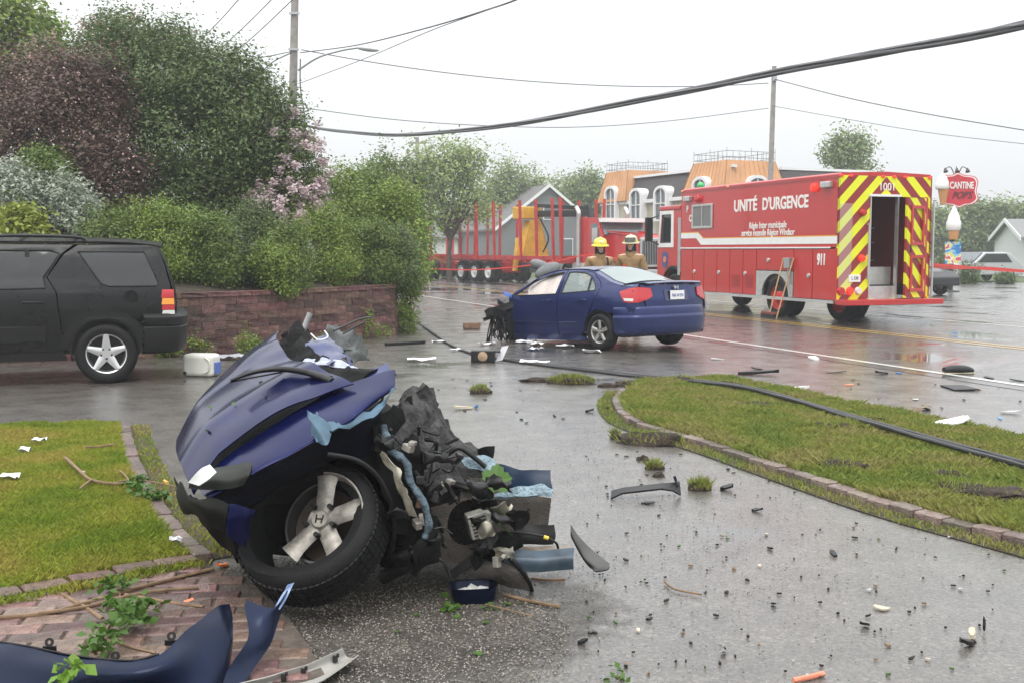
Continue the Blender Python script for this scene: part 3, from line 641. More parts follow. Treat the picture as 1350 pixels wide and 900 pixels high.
# ---- left pole with street lamp
PL, b0, t0 = pole('tall leaning wooden utility pole carrying a street lamp beside the lilac', 380, 397, 38, 12.2, .14)
def onpole(b, t, z): return b.lerp(t, z/t.z)
arm = cr([P(393,93,37.9), P(420,76,37.6), P(450,67,37.4), P(474,63,37.2)], 6)
MB().tube(arm, .035, 8).build('lamp_arm', M_GALV, PL, 60, world=True)
lh = MB(); d = (P(500,66,37.1)-P(470,62,37.2)); c = P(485,65,37.15)
lh.ball((0,0,0), (.40,.15,.085), 14, 8, Matrix.Rotation(math.atan2(d.y,d.x),3,'Z') @ Matrix.Rotation(R(8),3,'Y')); lh.v = [v+c for v in lh.v]
lh.build('lamp_head', mat('lamp_grey', (.5,.51,.52), .4), PL, 60, world=True)
for z in (6.0, 8.4, 9.6):
    q = onpole(b0,t0,z); MB().beam(q+Vector((-.15,-.16,0)), q+Vector((.2,-.16,0)), .07,.07).build('bracket', M_GALV, PL, world=True)
MB().tube(cr([P(396,78,37.85), P(396,115,37.85), P(401,150,37.8), P(404,190,37.8)],5), .022, 6).build('service_cable', M_CABLE, PL, 60, world=True)
# ---- right pole, far pole
PR, b1, t1 = pole('grey wooden utility pole standing in front of the copper-roofed tower', 1012, 1016, 44, 8.85, .105)
MB().box(t1+Vector((0,-.1,-.45)), (.16,.16,.3)).build('insulator', M_GALV, PR, world=True, bevel=.02)
PF, b2, t2 = pole('thin distant utility pole in front of the pale elm', 551, 551, 60, 7.7, .11)
MB().beam(t2+Vector((-.5,0,-.3)), t2+Vector((.5,0,-.3)), .08,.1).build('crossarm', M_WOODP, PF, world=True)
def wire(label, pts, r, name='overhead_wire', n=6, k=10, m=None, group=None):
    pts = [Vector(p) for p in pts]; return tag(MB().tube(cr(pts,k), r, n).build(name, m or M_CABLE, smooth=60), label, 'wire', group)
def catenary(a, b, sag, n=9): 
    a, b = Vector(a), Vector(b); return [a.lerp(b,i/n)-Vector((0,0,sag*4*(i/n)*(1-i/n))) for i in range(n+1)]
# heavy bundle: plan line from left pole to a pole outside the frame
A2 = Vector((onpole(b0,t0,6).x+.1, 37.8)); B2 = Vector((5.6, 9.6))
def on_line(px, py):
    d = ray(px, py); D = B2-A2        # intersect horizontal ray with plan line
    det = d.x*(-D.y)-d.y*(-D.x); s = (A2.x*(-D.y)-A2.y*(-D.x))/det; return Vector((0,0,CAMZ))+d*s
bp = [on_line(*q) for q in ((394,164),(430,171),(480,176.5),(530,178),(600,173.5),(680,163.5),(760,149.5),(850,131),(950,111.5),(1050,90),(1150,72),(1250,54),(1350,33),(1400,22),(1560,-14),(1760,-62))]
bun = thing('cable_bundle', 'thick sagging bundle of black cables slung across the road from the lamp pole', 'cable', bp[0])
sm = cr(bp,8)
for k in range(3):
    pts = [p+Vector((0, .02*math.cos(i*.12+k*2.1), .026*math.sin(i*.12+k*2.1))) for i,p in enumerate(sm)]
    MB().tube(pts, .026, 6).build('cable', mat('grey_sheath',(.10,.10,.105),.45), bun, 60, world=True)
wire('thin wire running from the lamp pole to the grey pole above the trucks', catenary(P(397,66,37.8), P(1013,110,44), .55), .016)
wire('slack wire from the lamp pole passing under the heavy bundle', [P(395,142,37.8),P(520,158,39),P(640,166,40),P(760,168,41.5),P(880,160,43),P(1013,143,43.9)], .013)
wire('upper wire rising from the lamp pole out of the frame above the street lamp', [P(396,70,37.8),P(470,60,32),P(560,38,26),P(640,14,22),P(700,-8,19),P(880,-90,15)], .016)
wire('lower wire rising from the lamp pole behind the street lamp', [P(396,110,37.8),P(480,78,32),P(570,40,26),P(690,-4,19),P(860,-80,15)], .010)
wire('wire leaving the grey pole above the emergency truck', [P(1018,104,43.9),P(1120,130,42),P(1230,152,40),P(1350,172,38),P(1420,184,37),P(1700,225,34)], .018)
wire('lower wire leaving the grey pole above the emergency truck', [P(1018,140,43.9),P(1120,158,42),P(1230,176,40),P(1350,190,38),P(1420,197,37),P(1700,232,34)], .011)
for lab, a, bb in (('upper wire climbing from the lilac to the sky',(270,48),(318,-4)),('middle wire climbing from the lilac to the sky',(296,60),(362,-4)),('lower wire climbing from the lilac to the sky',(308,72),(390,-4))):
    wire(lab, [P(*a,30), P((a[0]+bb[0])/2,(a[1]+bb[1])/2+1,27), P(*bb,24), P(bb[0]*1.9-a[0]*.9,bb[1]*1.9-a[1]*.9,21)], .011)
wire('wire tied to the lamp pole bracket and dropping left behind the lilac', [P(386,68,37.8),P(345,76,36),P(300,80,34)], .016)
wire('tangled wire hanging from the lamp pole bracket into the lilac', [P(384,70,37.8),P(360,82,36.5),P(340,100,35.5),P(320,118,35)], .02)

# ---- buildings
M_COPPER = mat('copper_roof', (.52,.27,.12), .45, var=.12, vscale=2); M_SHINGLE = mat('dark_shingle', (.06,.055,.055), .8, var=.3, vscale=8, bump=.5, bscale=40)
M_SIDING = mat('beige_siding', (.45,.42,.33), .7, var=.06); M_TRIM = mat('white_trim', (.72,.73,.73), .5); M_PANE = mat('window_glass', (.10,.12,.13), .08, spec=.8); M_IRON = mat('iron', (.03,.03,.032), .5)
Lw = P(796,330,61.); Cw = P(958,330,50.5); ux = Vector((Cw.x-Lw.x, Cw.y-Lw.y, 0)); LEN = ux.length; ux.normalize()
MBd = thing('mansard_building', 'long beige building with copper corner towers, arched dormers and dark mansard roof', 'building', (Cw.x,Cw.y,0), math.atan2(ux.y,ux.x))
# local x: towards the corner tower (corner at 0), y: away from the road
def lb(nm, x0,x1,y0,y1,z0,z1,m,p=MBd,bevel=0): q = MB(); q.bb(x0,x1,y0,y1,z0,z1); return q.build(nm, m, p, bevel=bevel)
lb('wall',-LEN,-.05,0,9,0,4.2,M_SIDING)
for k in range(16): lb('siding_board',-LEN+.05,-.05,-.025,-.002,.3+k*.24,.3+k*.24+.225,M_SIDING)
lb('cornice',-LEN-.1,.15,-.22,0,4.02,4.2,M_TRIM); lb('cornice',-.05,.16,3.2,9,4.02,4.2,M_TRIM)
q = MB(); q.prism([(-LEN,-.1,4.2),(-LEN,.45,5.4),(-LEN,9,5.4),(-LEN,9,4.2)],(LEN-.5,0,0)); q.build('mansard_roof', M_SHINGLE, MBd)
q = MB(); q.prism([(.1,3.3,4.2),(-.45,3.3,5.38),(-2,3.3,5.38),(-2,3.3,4.2)],(0,5.7,0)); q.build('mansard_roof', M_SHINGLE, MBd)
lb('roof_edge',-LEN,0,.3,.5,5.4,5.52,M_TRIM); lb('roof_edge',-.6,-.4,3.35,9,5.4,5.52,M_TRIM)
def tower(x0,x1,y0,y1,z0,z1,ins,nseam):
    q = MB(); V = [(x0,y0,z0),(x1,y0,z0),(x1,y1,z0),(x0,y1,z0),(x0+ins,y0+ins,z1),(x1-ins,y0+ins,z1),(x1-ins,y1-ins,z1),(x0+ins,y1-ins,z1)]
    q.add(V,[(0,1,5,4),(1,2,6,5),(2,3,7,6),(3,0,4,7),(4,5,6,7),(3,2,1,0)]); tw = q.build('tower_roof', M_COPPER, MBd)
    for f in ((0,1,5,4),(1,2,6,5),(3,0,4,7)):
        a,b_,c_,d_ = (Vector(V[i]) for i in f); s = MB()
        for k in range(nseam+1):
            u = k/nseam; s.beam(a.lerp(b_,u), d_.lerp(c_,u), .035,.05)
        s.build('standing_seam', M_COPPER, tw)
    r = MB(); cs = [Vector(V[i]) for i in (4,5,6,7)]
    for i in range(4):
        a,b_ = cs[i],cs[(i+1)%4]
        for h in (.12,.42): r.beam(a+Vector((0,0,h)), b_+Vector((0,0,h)), .018,.018)
        n = 8
        for k in range(n): p = a.lerp(b_,k/n); r.beam(p, p+Vector((0,0,.44 if k % 4 else .58)), .012,.012)
    r.build('roof_railing', M_IRON, MBd)
tower(-3.4,.12,-.28,3.3,4.2,5.75,.42,11); tower(-LEN-.2,-LEN+2.9,-.35,2.9,4.2,5.85,.40,9)
lb('tower_wall',-3.15,.06,-.14,3,0,4.2,M_SIDING); lb('tower_wall',-LEN-.02,-LEN+2.7,-.16,2.7,0,4.2,M_SIDING)
def arch(w_, h, n=10): return [(-w_/2,0),(w_/2,0)]+[(w_/2*math.cos(a), h-w_*.32+w_*.32*math.sin(a)) for a in [math.pi*k/n for k in range(n+1)]]
def dormer(x, z, w_=.95, h=1.75, y=-.42, side=False):
    def mp(a,b,t): return (x+a, y+t, z+b) if not side else (x-t, y+a, z+b)
    f = panel(arch(w_+.28,h+.16), [[(a*1.0, b+.08) for a,b in arch(w_,h-.06)]], 0, .55, mp); fr = fixn(f.build('dormer_window', M_TRIM, MBd))
    fixn(panel(arch(w_+.02,h+.02), (), 0, .04, lambda a,b,t: mp(a,b+.05,.1+t)).build('pane', M_PANE, fr))
    s = MB()
    for p0,p1 in ((( 0,.06),(0,h)),((-w_/2,h*.55),(w_/2,h*.55))): s.beam(mp(*p0,.07),mp(*p1,.07),.06,.05)
    s.build('muntin', M_TRIM, fr); return fr
for x in (-LEN+1.35,-LEN+4.0,-LEN+6.4,-1.7): dormer(x, 3.05, h=1.85 if x < -LEN+2 or x > -3 else 1.6)
dormer(.16, 3.05, y=1.6, side=True, h=1.85)
for y in (5,7.5): dormer(.22, 3.2, y=y, side=True, h=1.5)
for x in (-LEN+1.35,-LEN+4.0,-LEN+6.4,-1.7):
    fr = lb('window',x-.55,x+.55,-.24,-.14,.9,2.3,M_TRIM); lb('pane',x-.47,x+.47,-.255,-.235,.98,2.22,M_PANE,fr)
# dark gabled house behind the log truck
M_GREYW = mat('grey_clapboard', (.17,.175,.18), .7, var=.1); M_ROOFG = mat('grey_roof', (.13,.125,.12), .85, var=.25, vscale=3)
def gable_house(label, px, Y, rz, w_, l_, zw, zr, mw, mr, trim=M_TRIM, name='house', oh=.3):
    b = P(px,330,Y); H = thing(name, label, 'house', (b.x,b.y,0), rz)
    q = MB(); q.prism([(-w_/2,0,0),(w_/2,0,0),(w_/2,0,zw),(0,0,zr),(-w_/2,0,zw)],(0,l_,0)); q.build('wall', mw, H)
    for s in (-1,1):
        e = Vector((s*(w_/2+oh),-oh,zw-oh*(zr-zw)/(w_/2))); r_ = Vector((0,-oh,zr+.02)); e.z += .02
        q = MB(); q.prism([e, r_, r_+Vector((0,0,.16)), e+Vector((0,0,.16))],(0,l_+2*oh,0)); q.build('roof', mr, H)
        q = MB(); q.prism([e+Vector((0,-.06,-.05)), r_+Vector((0,-.06,-.05)), r_+Vector((0,-.06,.2)), e+Vector((0,-.06,.2))],(0,.055,0)); q.build('fascia', trim, H)
    return H
def hwin(H, x, z, w_, h, y=0):
    q = MB(); q.bb(x-w_/2,x+w_/2,y-.07,y,z,z+h); f = q.build('window', M_TRIM, H); q = MB(); q.bb(x-w_/2+.07,x+w_/2-.07,y-.085,y-.065,z+.07,z+h-.07); q.build('pane', M_PANE, f)
H1 = gable_house('dark grey gabled house with white roof edges behind the log trailer', 722, 84, R(24), 8.6, 11, 3.2, 6.4, M_GREYW, M_ROOFG)
hwin(H1,-2.2,1.1,1.1,1.4); hwin(H1,1.6,1.1,1.1,1.4); hwin(H1,0,3.9,.8,1.1)
H2 = gable_house('low pale house with grey roof and white porch half hidden by the log trailer', 625, 92, R(70), 7, 10, 2.6, 4.4, mat('pale_siding',(.5,.5,.48),.7), M_ROOFG)
hwin(H2,-1.6,.9,1.0,1.2); hwin(H2,1.4,.9,1.0,1.2)
q = MB()
for k in range(22): q.bb(-3.4+k*.32,-3.36+k*.32,-2.0,-1.96,.2,1.2)
q.bb(-3.5,3.5,-2.02,-1.94,1.2,1.28); q.build('porch_railing', M_WHITE, H2)
H3 = gable_house('grey bungalow with white narrow windows and shallow grey roof beyond the ice cream sign', 1330, 70, R(-100), 7.0, 13, 2.3, 3.4, mat('bungalow_white',(.62,.63,.63),.7), mat('roof_light_grey',(.2,.2,.2),.85,var=.15))
q = MB(); q.bb(-3.54,-3.5,.1,12.8,.0,2.25); q.build('siding', mat('bungalow_grey',(.32,.31,.31),.7), H3)
for y in (2.2,3.4,7.5):
    q = MB(); q.bb(-3.60,-3.54,y,y+.62,.7,1.95); f = q.build('window', M_TRIM, H3); q = MB(); q.bb(-3.62,-3.6,y+.1,y+.52,.8,1.85); q.build('pane', M_PANE, f)

# ---- ice cream stand sign
SY = 42.; sb = P(1255,330,SY); kS = FPX/SY
SG = thing('ice_cream_sign', 'red shield sign reading CANTINE POP\'S with ice cream cones on a black post', 'sign', (sb.x,sb.y,0))
def sp(px,py,dy=0.): v = P(px,py,SY+dy)-SG.location; return v
M_SRED = mat('sign_red', (.55,.03,.05), .4); M_CREAM = mat('cream_white', (.8,.78,.74), .45); M_CONE = mat('cone_tan', (.55,.27,.10), .6, var=.15, vscale=20)
MB().tube([(0,0,-.02),(0,0,1.2),(0,0,2.9)], .085, 10).build('post', M_IRON, SG, 60)
MB().lathe([(0,0),(.34,0),(.32,.05),(.12,.07),(0,.07)],(0,0,0),(0,0,1),16).build('base', M_IRON, SG)
def shield(g):
    o = [(1243,234),(1256,233),(1263,230),(1270,233),(1283,235),(1287,242),(1285,252),(1287,262),(1280,268),(1272,269),(1264,272),(1256,269),(1248,268),(1241,262),(1243,252),(1241,241)]
    c = (1264,251); return [((a-c[0])*g+c[0], (b_-c[1])*g+c[1]) for a,b_ in cr2(o,3)]
fixn(panel(shield(1.07), (), 0, .10, lambda a,b_,t: sp(a,b_,t+.012)).build('sign_border', M_CREAM, SG)); fixn(panel(shield(1.12), (), 0, .08, lambda a,b_,t: sp(a,b_,t+.03)).build('sign_rim', M_SRED, SG))
sf = fixn(panel(shield(1.0), (), 0, .08, lambda a,b_,t: sp(a,b_,t)).build('sign_face', M_SRED, SG))
def stext(s, px, py, h, xs, m, shear=0, bold=.006):
    return text('lettering', s, h/kS*1.35, m, SG, sp(px,py,-.02), (R(90),0,0), .012, xs, shear=shear, bold=bold)
stext('CANTINE', 1268, 245, 9, .60, M_CREAM, 0, .010); stext("POP'S", 1268, 258, 9.5, .8, mat('sign_dark',(.10,.02,.02),.5), .35)
# cone left of the shield, small cone under it
MB().lathe([(0,0),(.10,0),(.21,.62),(.0,.62)], sp(1243,270,-.06),(0,0,1),14).build('cone', M_CONE, SG, 40)
MB().lathe([(.21,.0),(.26,.06),(.24,.18),(.24,.26),(.19,.38),(.16,.46),(.08,.56),(0,.64)], sp(1242,250,-.06),(0,0,1),16).build('ice_cream', M_CREAM, SG, 50)
MB().lathe([(0,0),(.15,0),(.2,.30),(.2,.42),(0,.42)], sp(1257,316,-.12),(0,0,1),14).build('cone', M_CONE, SG, 40)
MB().lathe([(.22,0),(.27,.1),(.27,.3),(.22,.42),(.2,.55),(.12,.72),(.05,.88),(0,.95)], sp(1257,304,-.12),(0,0,1),16).build('ice_cream', M_CREAM, SG, 50)
for px in (1246,1261,1275):
    l = MB(); a = sp(px-(1261-px)*.0,232,0); l.tube(cr([sp(1261,238,.1), sp((px+1261)/2,221,.05), sp(px,223,-.25)],4), .018, 6); l.lathe([(.03,0),(.09,.16),(0,.16)], sp(px,222,-.22),(0,-.5,-1),10); l.build('spot_lamp', M_IRON, SG, 60)
po = MB(); po.prism([sp(1246,319,-.1),sp(1267,319,-.1),sp(1267,348,-.1),sp(1246,348,-.1)],(0,.02,0))
def poster(name, cols, sc):
    m = bpy.data.materials.new(name); m.use_nodes = True; t = m.node_tree; b = t.nodes['Principled BSDF']; co = t.nodes.new('ShaderNodeTexCoord'); v = t.nodes.new('ShaderNodeTexNoise'); v.inputs['Scale'].default_value = sc; v.inputs['Detail'].default_value = 1
    t.links.new(co.outputs['Object'], v.inputs['Vector']); r = t.nodes.new('ShaderNodeValToRGB'); r.color_ramp.interpolation = 'CONSTANT'; e = r.color_ramp.elements
    for i, (p, c) in enumerate(cols):
        q = e[i] if i < 2 else e.new(p); q.position = p; q.color = (*c,1)
    t.links.new(v.outputs['Fac'], r.inputs[0]); t.links.new(r.outputs[0], b.inputs['Base Color']); b.inputs['Roughness'].default_value = .4; return m
po.build('poster', poster('poster_print', [(0,(.04,.2,.5)),(.42,(.2,.5,.75)),(.5,(.7,.6,.12)),(.58,(.75,.75,.72)),(.64,(.6,.1,.12))], 4.5), SG)
text('lettering', "SLUSH", .17, mat('sign_redtext',(.6,.05,.05),.5), SG, sp(1257,324,-.125), (R(90),0,0), .008, .9) if False else None
# ================================================================== VEHICLES: shared
M_TYRE = mat('tyre_rubber', (.0095,.0095,.010), .65, spec=.25, var=.25, vscale=20, bump=.2, bscale=120); M_ALU = mat('alloy', (.62,.61,.58), .35, metal=.85, var=.15, vscale=8); M_DARKM = mat('dark_metal', (.014,.014,.015), .5, metal=.2, var=.3)
M_TRED = mat('truck_red', (.46,.012,.012), .3, coat=.6, var=.06, vscale=2); M_LAMPR = mat('red_lens', (.45,.01,.015), .2, coat=.5); M_LAMPRL = mat('red_lens_lit', (.7,.03,.02), .2, emit=(1,.05,.02), es=.45)
M_LAMPA = mat('amber_lens', (.8,.30,.03), .2, coat=.5); M_LAMPW = mat('clear_lens', (.65,.65,.62), .15, coat=.5); M_GLASS = mat('car_glass_dark', (.02,.024,.026), .05, spec=.8); M_STEEL = mat('brushed_steel', (.55,.55,.54), .35, metal=.7, var=.12, vscale=6)
M_TREDD = mat('red_steel', (.42,.03,.03), .5, var=.2, vscale=3)
def tyre_prof(r, wd, ri, h0=0.): 
    w = wd/2; return [(ri,-w*.82+h0),(ri+.02,-w*.95+h0),((ri+r)/2,-w*1.02+h0),(r-.03,-w*.93+h0),(r-.006,-w*.72+h0),(r,-w*.4+h0),(r,w*.4+h0),(r-.006,w*.72+h0),(r-.03,w*.93+h0),((ri+r)/2,w*1.02+h0),(ri+.02,w*.95+h0),(ri,w*.82+h0)]
def wheel(parent, c, r=.48, wd=.26, ri=.28, rim=None, out=1, kind='steel', n=28, dual=False, spokes=5):
    """axis y; out = +1 if the outer face looks to +y"""
    mb = MB(); mb.lathe(tyre_prof(r,wd,ri), c, (0,1,0), n, closed=True)
    if dual: mb.lathe(tyre_prof(r,wd,ri,0), (c[0],c[1]-out*(wd+.05),c[2]), (0,1,0), n, closed=True)
    w_ = mb.build('wheel', M_TYRE, parent, 50); o = out; c = Vector(c); m = rim or M_ALU; f = wd/2*o
    q = MB(); q.lathe([(ri+.004,-wd*.38),(ri-.01,-wd*.36),(ri-.03,0),(ri-.012,wd*.36),(ri+.012,wd*.42),(ri+.004,wd*.36)], c, (0,1,0), n, closed=True)
    if kind == 'steel':
        q.lathe([(ri-.02,f*.35),(ri*.72,f*.1),(ri*.45,f*.55),(ri*.28,f*.6),(ri*.27,f*.95),(0,f*1.0)], c, (0,1,0), n)
        q.build('rim', m, w_, 40)
    else:
        q.build('rim', m, w_, 40); s = MB()
        for k in range(spokes):
            a = 2*math.pi*k/spokes+math.pi/2
            d = Vector((math.cos(a),0,math.sin(a))); t = Vector((-math.sin(a),0,math.cos(a)))
            hw, ow = (ri*.23, ri*.11) if kind == 'star' else (ri*.17, ri*.15)
            rows = [[c+d*rr_+t*u*ww+Vector((0,f*(zz-.10*abs(u)),0)) for u in (-1,-.6,0,.6,1)] for rr_,ww,zz in ((ri*.08,hw*.8,.72),(ri*.3,hw,.74),(ri*.65,(hw+ow)/2,.80),(ri*.96,ow*1.15,.84))]
            s.sheet(rows, .02*(-o)); 
        s.cyl(c+Vector((0,f*.3,0)), c+Vector((0,f*.78,0)), ri*.2, n=18); s.build('spokes', m, w_, 35)
        MB().lathe([(ri*.93,f*-.2),(ri*.3,f*-.15),(0,f*-.1)], c, (0,1,0), n).build('brake_disc', M_DARKM, w_, 40)
        for k in range(5): a = 2*math.pi*(k+.5)/5+math.pi/2; p = c+Vector((math.cos(a)*ri*.27,0,math.sin(a)*ri*.27)); MB().cyl(p+Vector((0,f*.5,0)), p+Vector((0,f*.84,0)), .011, n=6).build('lug_nut', M_DARKM, w_)
    return w_

# ================================================================== EMERGENCY TRUCK
ET = thing('emergency_truck', 'red rescue truck lettered UNITE D\'URGENCE with yellow chevrons and open rear door', 'truck', (7.13,24.0,0), math.atan2(RD.y,RD.x))
BW, BL, ZT = 2.5, 7.06, 3.26
def lx(px): return (1440*7.13-(px-675)*24)/(1440*.341+(px-675)*.94)
def lz(px, py): return 1.6+(330-py)*(24+.94*lx(px))/1440
def et(nm, x0,x1,y0,y1,z0,z1,m,p=ET,bevel=0): q = MB(); q.bb(x0,x1,y0,y1,z0,z1); return q.build(nm,m,p,bevel=bevel)
ZM = 1.66
et('side_panel',0,BL,-.04,0,ZM,ZT,M_TRED,bevel=.01); et('side_panel',0,BL,-BW,-BW+.04,.55,ZT,M_TRED)
q = MB(); q.prism([(0,-BW,ZT-.03),(0,0,ZT-.03),(0,-.06,ZT+.03),(0,-BW/2,ZT+.07),(0,-BW+.06,ZT+.03)],(BL,0,0)); q.build('roof', M_TRED, ET)
et('front_panel',BL-.04,BL-.002,-BW+.04,-.04,.6,ZT-.03,M_TRED); et('floor_frame',.1,BL-.1,-BW+.1,-.1,.62,.80,M_DARKM)
et('roof_trim',-.012,BL,.0,.014,ZT-.09,ZT-.03,mat('truck_red_dark',(.33,.015,.015),.35,coat=.5)); et('drip_rail',.25,BL,.0,.03,ZM-.02,ZM+.012,M_WHITE)
et('corner_post',0,.10,-.0,.012,.5,ZM-.02,M_TRED)
# rear wall with doorway, chevron print
def chevmat(name, cA, cB, per, pale=0.):
    m = bpy.data.materials.new(name); m.use_nodes = True; t = m.node_tree; b = t.nodes['Principled BSDF']; N = t.nodes.new; K = t.links.new
    co = N('ShaderNodeTexCoord'); sx = N('ShaderNodeSeparateXYZ'); K(co.outputs['Object'], sx.inputs[0])
    def mth(op, a, v=None, v2=None):
        n = N('ShaderNodeMath'); n.operation = op
        for i, q in enumerate((a, v)):
            if q is None: continue
            if isinstance(q, (int, float)): n.inputs[i].default_value = q
            else: K(q, n.inputs[i])
        return n.outputs[0]
    a = mth('ABSOLUTE', mth('ADD', sx.outputs['Y'], BW/2)); s = mth('ADD', sx.outputs['Z'], a); f = mth('FRACT', mth('MULTIPLY', mth('ADD', s, .03), 1/per)); g = mth('GREATER_THAN', f, .5)
    mx = N('ShaderNodeMix'); mx.data_type = 'RGBA'; K(g, mx.inputs['Factor']); mx.inputs['A'].default_value = (*cA,1); mx.inputs['B'].default_value = (*cB,1); K(mx.outputs['Result'], b.inputs['Base Color'])
    b.inputs['Roughness'].default_value = .35; return m
M_CHEV = chevmat('chevrons', (.26,.02,.025), (.72,.75,.015), .5); M_CHEVP = chevmat('chevrons_perforated', (.36,.17,.17), (.62,.66,.18), .5)
D0, D1, D2, DZ0, DZ1 = -.84, -1.58, -2.36, .52, 2.78
fixn(panel([(0,.42),(-BW,.42),(-BW,ZT-.03),(0,ZT-.03)], [[(D0,DZ0),(D2,DZ0),(D2,DZ1),(D0,DZ1)]], 0, .05, lambda a,b,t: (t,a,b)).build('rear_panel', M_CHEV, ET))
et('perforated_panel',-.014,-.001,-.36,-.03,.62,2.62,M_CHEVP); et('door_header',-.05,-.001,D1-.05,D0+.05,DZ1+.0,DZ1+.05,M_WHITE)
for y in (D0,D1): et('door_jamb',-.02,.08,y-.015,y+.015,DZ0,DZ1,M_STEEL)
# door leaf, ajar, hinged at its outer edge
dl = Matrix.Rotation(R(16),4,'Z'); dw = D1-D2-.04
def leafpt(a,b,t): v = dl @ Vector((t-.02,dw-a if False else a,0)); return (v.x-.03, D2+.02+v.y, b)
win = lambda z0,z1: [(.15,z0),(dw-.16,z0),(dw-.16,z1),(.15,z1)]
dr = fixn(panel([(0,DZ0+.02),(dw,DZ0+.02),(dw,DZ1-.02),(0,DZ1-.02)], [win(1.75,2.55),win(.72,1.45)], 0, .06, leafpt).build('rear_door', M_CHEV, ET))
for z0,z1 in ((1.75,2.55),(.72,1.45)):
    fixn(panel([(.12,z0-.04),(dw-.13,z0-.04),(dw-.13,z1+.04),(.12,z1+.04)],[[(.18,z0+.03),(dw-.19,z0+.03),(dw-.19,z1-.03),(.18,z1-.03)]],0,.03,lambda a,b,t: leafpt(a,b,t-.035)).build('window_frame', M_TRED, dr))
    fixn(panel(win(z0,z1),(),0,.01,lambda a,b,t: leafpt(a,b,t+.02)).build('window_panel', M_CHEV, dr))
fixn(panel([(-.02,DZ0),(.04,DZ0),(.04,DZ1),(-.02,DZ1)],(),0,.07,lambda a,b,t: leafpt(a,b,t-.005)).build('door_edge', M_TRED, dr))
q = MB(); q.tube([leafpt(dw*.9,1.55,-.06),leafpt(dw*.9,1.7,-.06)],.015,6); q.build('door_handle', M_DARKM, dr)
# inside
et('interior_floor',.05,3.2,-BW+.05,-.05,.80,.83,M_DARKM); et('interior_wall',3.2,3.24,-BW+.05,-.05,.83,ZT-.05,M_DARKM); et('interior_lining',.06,3.2,-.10,-.06,.83,ZT-.05,mat('interior_grey',(.06,.06,.06),.7))
ic_ = et('metal_cabinet',.25,.75,D1-.05,D0+.05,.83,1.22,M_STEEL); et('door_sill',.05,.25,D1,D0,.52,.8,M_STEEL)
sh = MB()
for z in (1.35,1.75,2.1): sh.bb(1.0,2.0,-1.75,-.7,z,z+.03)
sh.build('equipment_shelf', M_STEEL, ET)
rr = random.Random(5)
for k in range(16):
    z = (1.38,1.78,2.13)[k%3]; y = -1.65+rr.random()*.9; h = rr.uniform(.08,.24); et('equipment_case',1.0+rr.uniform(-.02,.1),1.3,y,y+rr.uniform(.08,.2),z,z+h,(M_DARKM,M_TRED,M_LAMPA,M_STEEL,M_BLACK)[k%5])
# rear step, lamps, plate
et('rear_step',-.42,.0,-BW-.06,.03,.40,.52,M_TRED,bevel=.01)
for y,m in ((-.10,M_LAMPR),(-.33,M_LAMPRL)):
    MB().lathe([(0,-.06),(.08,-.06),(.10,0),(0,0)],(-.0,y,.70),(1,0,0),18).build('tail_lamp', m, ET, 40)
MB().lathe([(0,-.06),(.07,-.06),(.09,0),(0,0)],(-.0,-.56,.70),(1,0,0),18).build('reverse_lamp', M_LAMPW, ET, 40)
pl = et('licence_plate',-.03,-.005,-.60,-.30,.90,1.06,M_WHITE); text('lettering','L 538',.10,M_DARKM,pl,(-.033,-.45,.98),(R(90),0,R(-90)),.004,.8)
for z,y,m in ((2.42,-.62,M_LAMPR),(1.42,-.62,M_LAMPRL)): MB().lathe([(0,-.10),(.06,-.095),(.08,-.05),(.08,0),(0,0)],(0,y,z),(1,0,0),18).build('warning_lamp', m, ET, 40)
q = MB(); q.tube([(-.08,D0+.08,.95),(-.08,D0+.08,2.2)],.02,8); q.bb(-.08,0,D0+.065,D0+.095,.97,1.0); q.bb(-.08,0,D0+.065,D0+.095,2.15,2.18); q.build('grab_rail', M_STEEL, ET)
q = MB(); q.tube([(-.05,-BW-.03,.55),(-.05,-BW-.03,2.7)],.025,8); q.build('grab_rail', M_STEEL, ET)
for x,y in ((-.01,-.05),(-.01,-.3),(-.01,-1.15),(-.01,-1.45),(-.01,-1.75),(-.01,-2.42),(4.6,.01),(BL-.05,.01)): MB().ball((x,y,ZT-.04),(.035,.06,.03) if x < 1 else (.06,.03,.03),8,6).build('marker_lamp', M_LAMPRL if x < 1 else M_LAMPA, ET, 60)
text('lettering','1001',.24,M_CREAM,ET,(-.006,-1.27,2.99),(R(90),0,R(-90)),.01,.95)
# left side: lettering, stripe, window
SD = (R(90),0,R(180))
def side_text(s, px0, px1, py, z, size, bold=.01, shear=0):
    x0, x1 = lx(px0), lx(px1); o = text('lettering', s, size, M_CREAM, ET, (0,0,0), (0,0,0), .006, 1, bold=bold, shear=shear)
    xs = [v.co.x for v in o.data.vertices]; k = (x0-x1)/(max(xs)-min(xs)); M = Matrix.Translation(((x0+x1)/2,.006,z)) @ Euler(SD).to_matrix().to_4x4() @ Matrix.Diagonal((k,1,1,1)); o.data.transform(M); return o
side_text('UNITÉ',966,996,267,2.70,.40,.012); side_text("D'URGENCE",1003,1063,267,2.70,.40,.012); side_text('Régie Inter municipale',986,1035,295,2.20,.22,.004,.15); side_text('service incendie Région Windsor',976,1046,305,2.02,.22,.004,.15)
text('lettering','P',.24,M_CREAM,ET,(lx(905),.006,2.72),SD,.006,.8,bold=.01); text('lettering','C',.24,M_CREAM,ET,(lx(909),.006,2.46),SD,.006,.8,bold=.01); text('lettering','911',.34,M_CREAM,ET,(lx(1083),.024,1.38),SD,.01,.62,bold=.014)
xa, xb = lx(917), lx(923.5); st = [(.02,1.74),(xb,1.74),(xa,1.92),(BL,1.92),(BL,2.07),(xa-.1,2.07),(xb-.12,1.91),(.02,1.91)]
